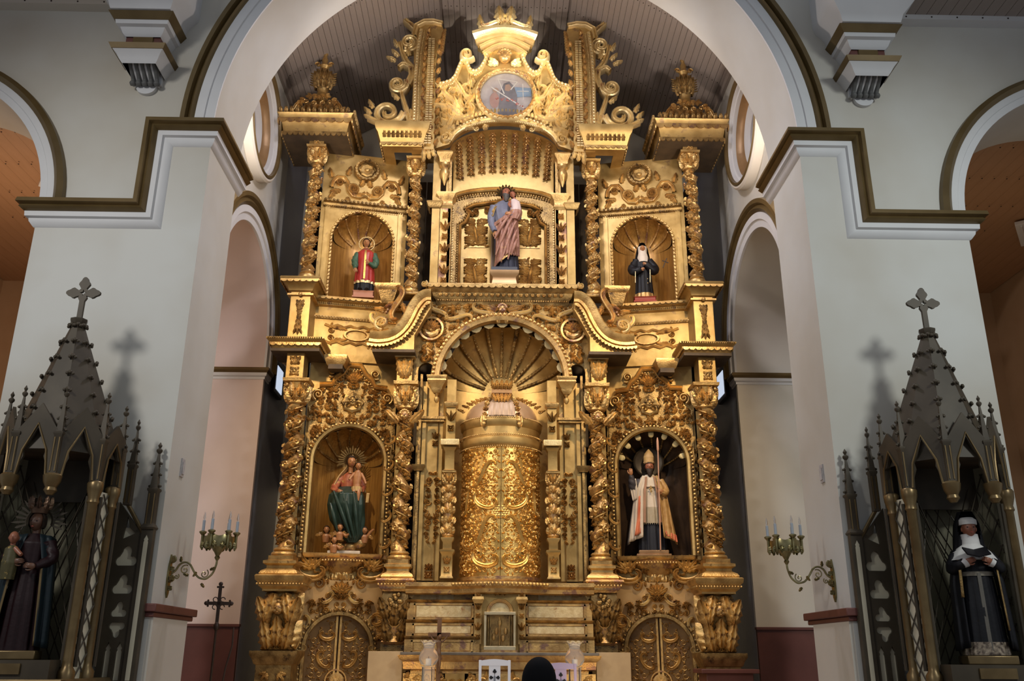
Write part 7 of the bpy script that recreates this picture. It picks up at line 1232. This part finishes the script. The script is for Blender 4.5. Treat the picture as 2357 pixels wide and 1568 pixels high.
# ---- person seen from behind
P_ = thing('person', 'person with short black hair seen from behind at the bottom edge', 'person', (.155, 5.5, .02), pi)
DK = mat('dark_hair_black', (.005, .005, .006), None, .8, spec=.15); part('body', G(G().add(headgeo(.235), TR(0, 0, 1.50))).add(limb([(0, .02, 1.40), (0, .03, 1.30)], [.055, .075])).add(limb([(-.19, 0, 1.28), (-.25, 0, 1.02), (-.24, -.08, .80)], [.045, .038, .028])).add(limb([(.19, 0, 1.28), (.25, 0, 1.02), (.24, -.08, .80)], [.045, .038, .028])), mat('brown_skin', (.14, .075, .045), None, .5), P_, ang=80); part('hair', G().add((lambda V, F: (V, F[~((V[F.clip(0)].mean(1)[:, 1] < -.16) & (V[F.clip(0)].mean(1)[:, 2] < .3)) & (V[F.clip(0)].mean(1)[:, 2] > -.38)]))(*sph(.42, .5, .56, 30, 22)), TR(0, .0, 1.505) @ SCL(.235)), DK, P_, ang=80)
part('shirt', loft([(.78, 0, 0, .18, .12, .02), (1.0, 0, 0, .165, .115, .02), (1.2, 0, 0, .2, .12, .01), (1.30, 0, .01, .17, .1, 0), (1.36, 0, .02, .075, .075, 0)], 30, 7), cloth('charcoal_shirt', (.03, .03, .035)), P_, ang=80); part('trousers', G(limb([(-.09, 0, .82), (-.095, -.01, .45), (-.09, .02, .07)], [.095, .068, .055])).add(limb([(.09, 0, .82), (.095, -.01, .45), (.09, .02, .07)], [.095, .068, .055])), cloth('dark_trousers', (.02, .022, .03)), P_, ang=80)
for q in (-1, 1): part('shoe', sph(.05, .13, .045), BLK, P_, TR(q*.09, -.05, .045)); hand(P_, (q*.24, -.08, .80), (0, -.1, -1), .17, -q)
# ---- odds and ends
solo('corner_shelf', G(box(-.42, .42, -.2, .4, 0, .06)).add(box(-.34, .34, -.14, .38, -.7, 0)), REDB, 'dark brown wooden stand at the foot of the right end pedestal', 'stand', (3.32, 14.0, 1.45), bev=.01)
for sx in (-1, 1): solo('wall_plate', G(box(-.01, .01, -.05, .05, -.1, .1)).add(box(-.02, .02, -.035, .035, -.07, .06)), mat('grey_plate', (.42, .40, .40), (.55, .53, .52), .6, 0, 20), 'small grey switch plate on the %s pier above the candelabrum' % ('left' if sx < 0 else 'right'), 'wall plate', (sx*3.575, 10.05, 3.62), group='switch plates')
for nm_, x_, y_ in (('left', -7.0, 12.5), ('right', 9.05, 14.1)):
    e = thing('ceiling_light', 'pale fluorescent fitting on the %s aisle ceiling' % nm_, 'ceiling light', (x_, y_, 8.60), .6 if nm_ == 'left' else -.6, 'aisle ceiling lights')
    part('tray', box(-.09, .09, -.5, .5, .03, .1), TRIMW, e, bev=.01); part('tube', tube(np.array([(0, -.45, .015), (0, .45, .015)]), .018, 8), TRIMW, e)
solo('cord', tube(np.array([(-3.95, 14.2, 2.05), (-3.93, 14.15, 1.8), (-3.98, 14.1, 1.5), (-4.0, 14.05, 1.2), (-4.02, 14.0, .76)]), .014, 6), IRON, 'black cord hanging down the slate wall at lower left', 'cord')
lw_ = bpy.data.materials.new('daylit_pane'); lw_.use_nodes = True; b_ = lw_.node_tree.nodes['Principled BSDF']; b_.inputs['Emission Color'].default_value = (.72, .82, 1, 1); b_.inputs['Emission Strength'].default_value = .75
for sx, n in ((-1, 3), (1, 4)): x = struct('window_%d' % n, box(min(sx*4.26, sx*4.17), max(sx*4.26, sx*4.17), 16.15, 16.75, 6.25, 6.85), IRON); part('pane', box(min(sx*4.2, sx*4.16), max(sx*4.2, sx*4.16), 16.22, 16.68, 6.33, 6.78), lw_, x)
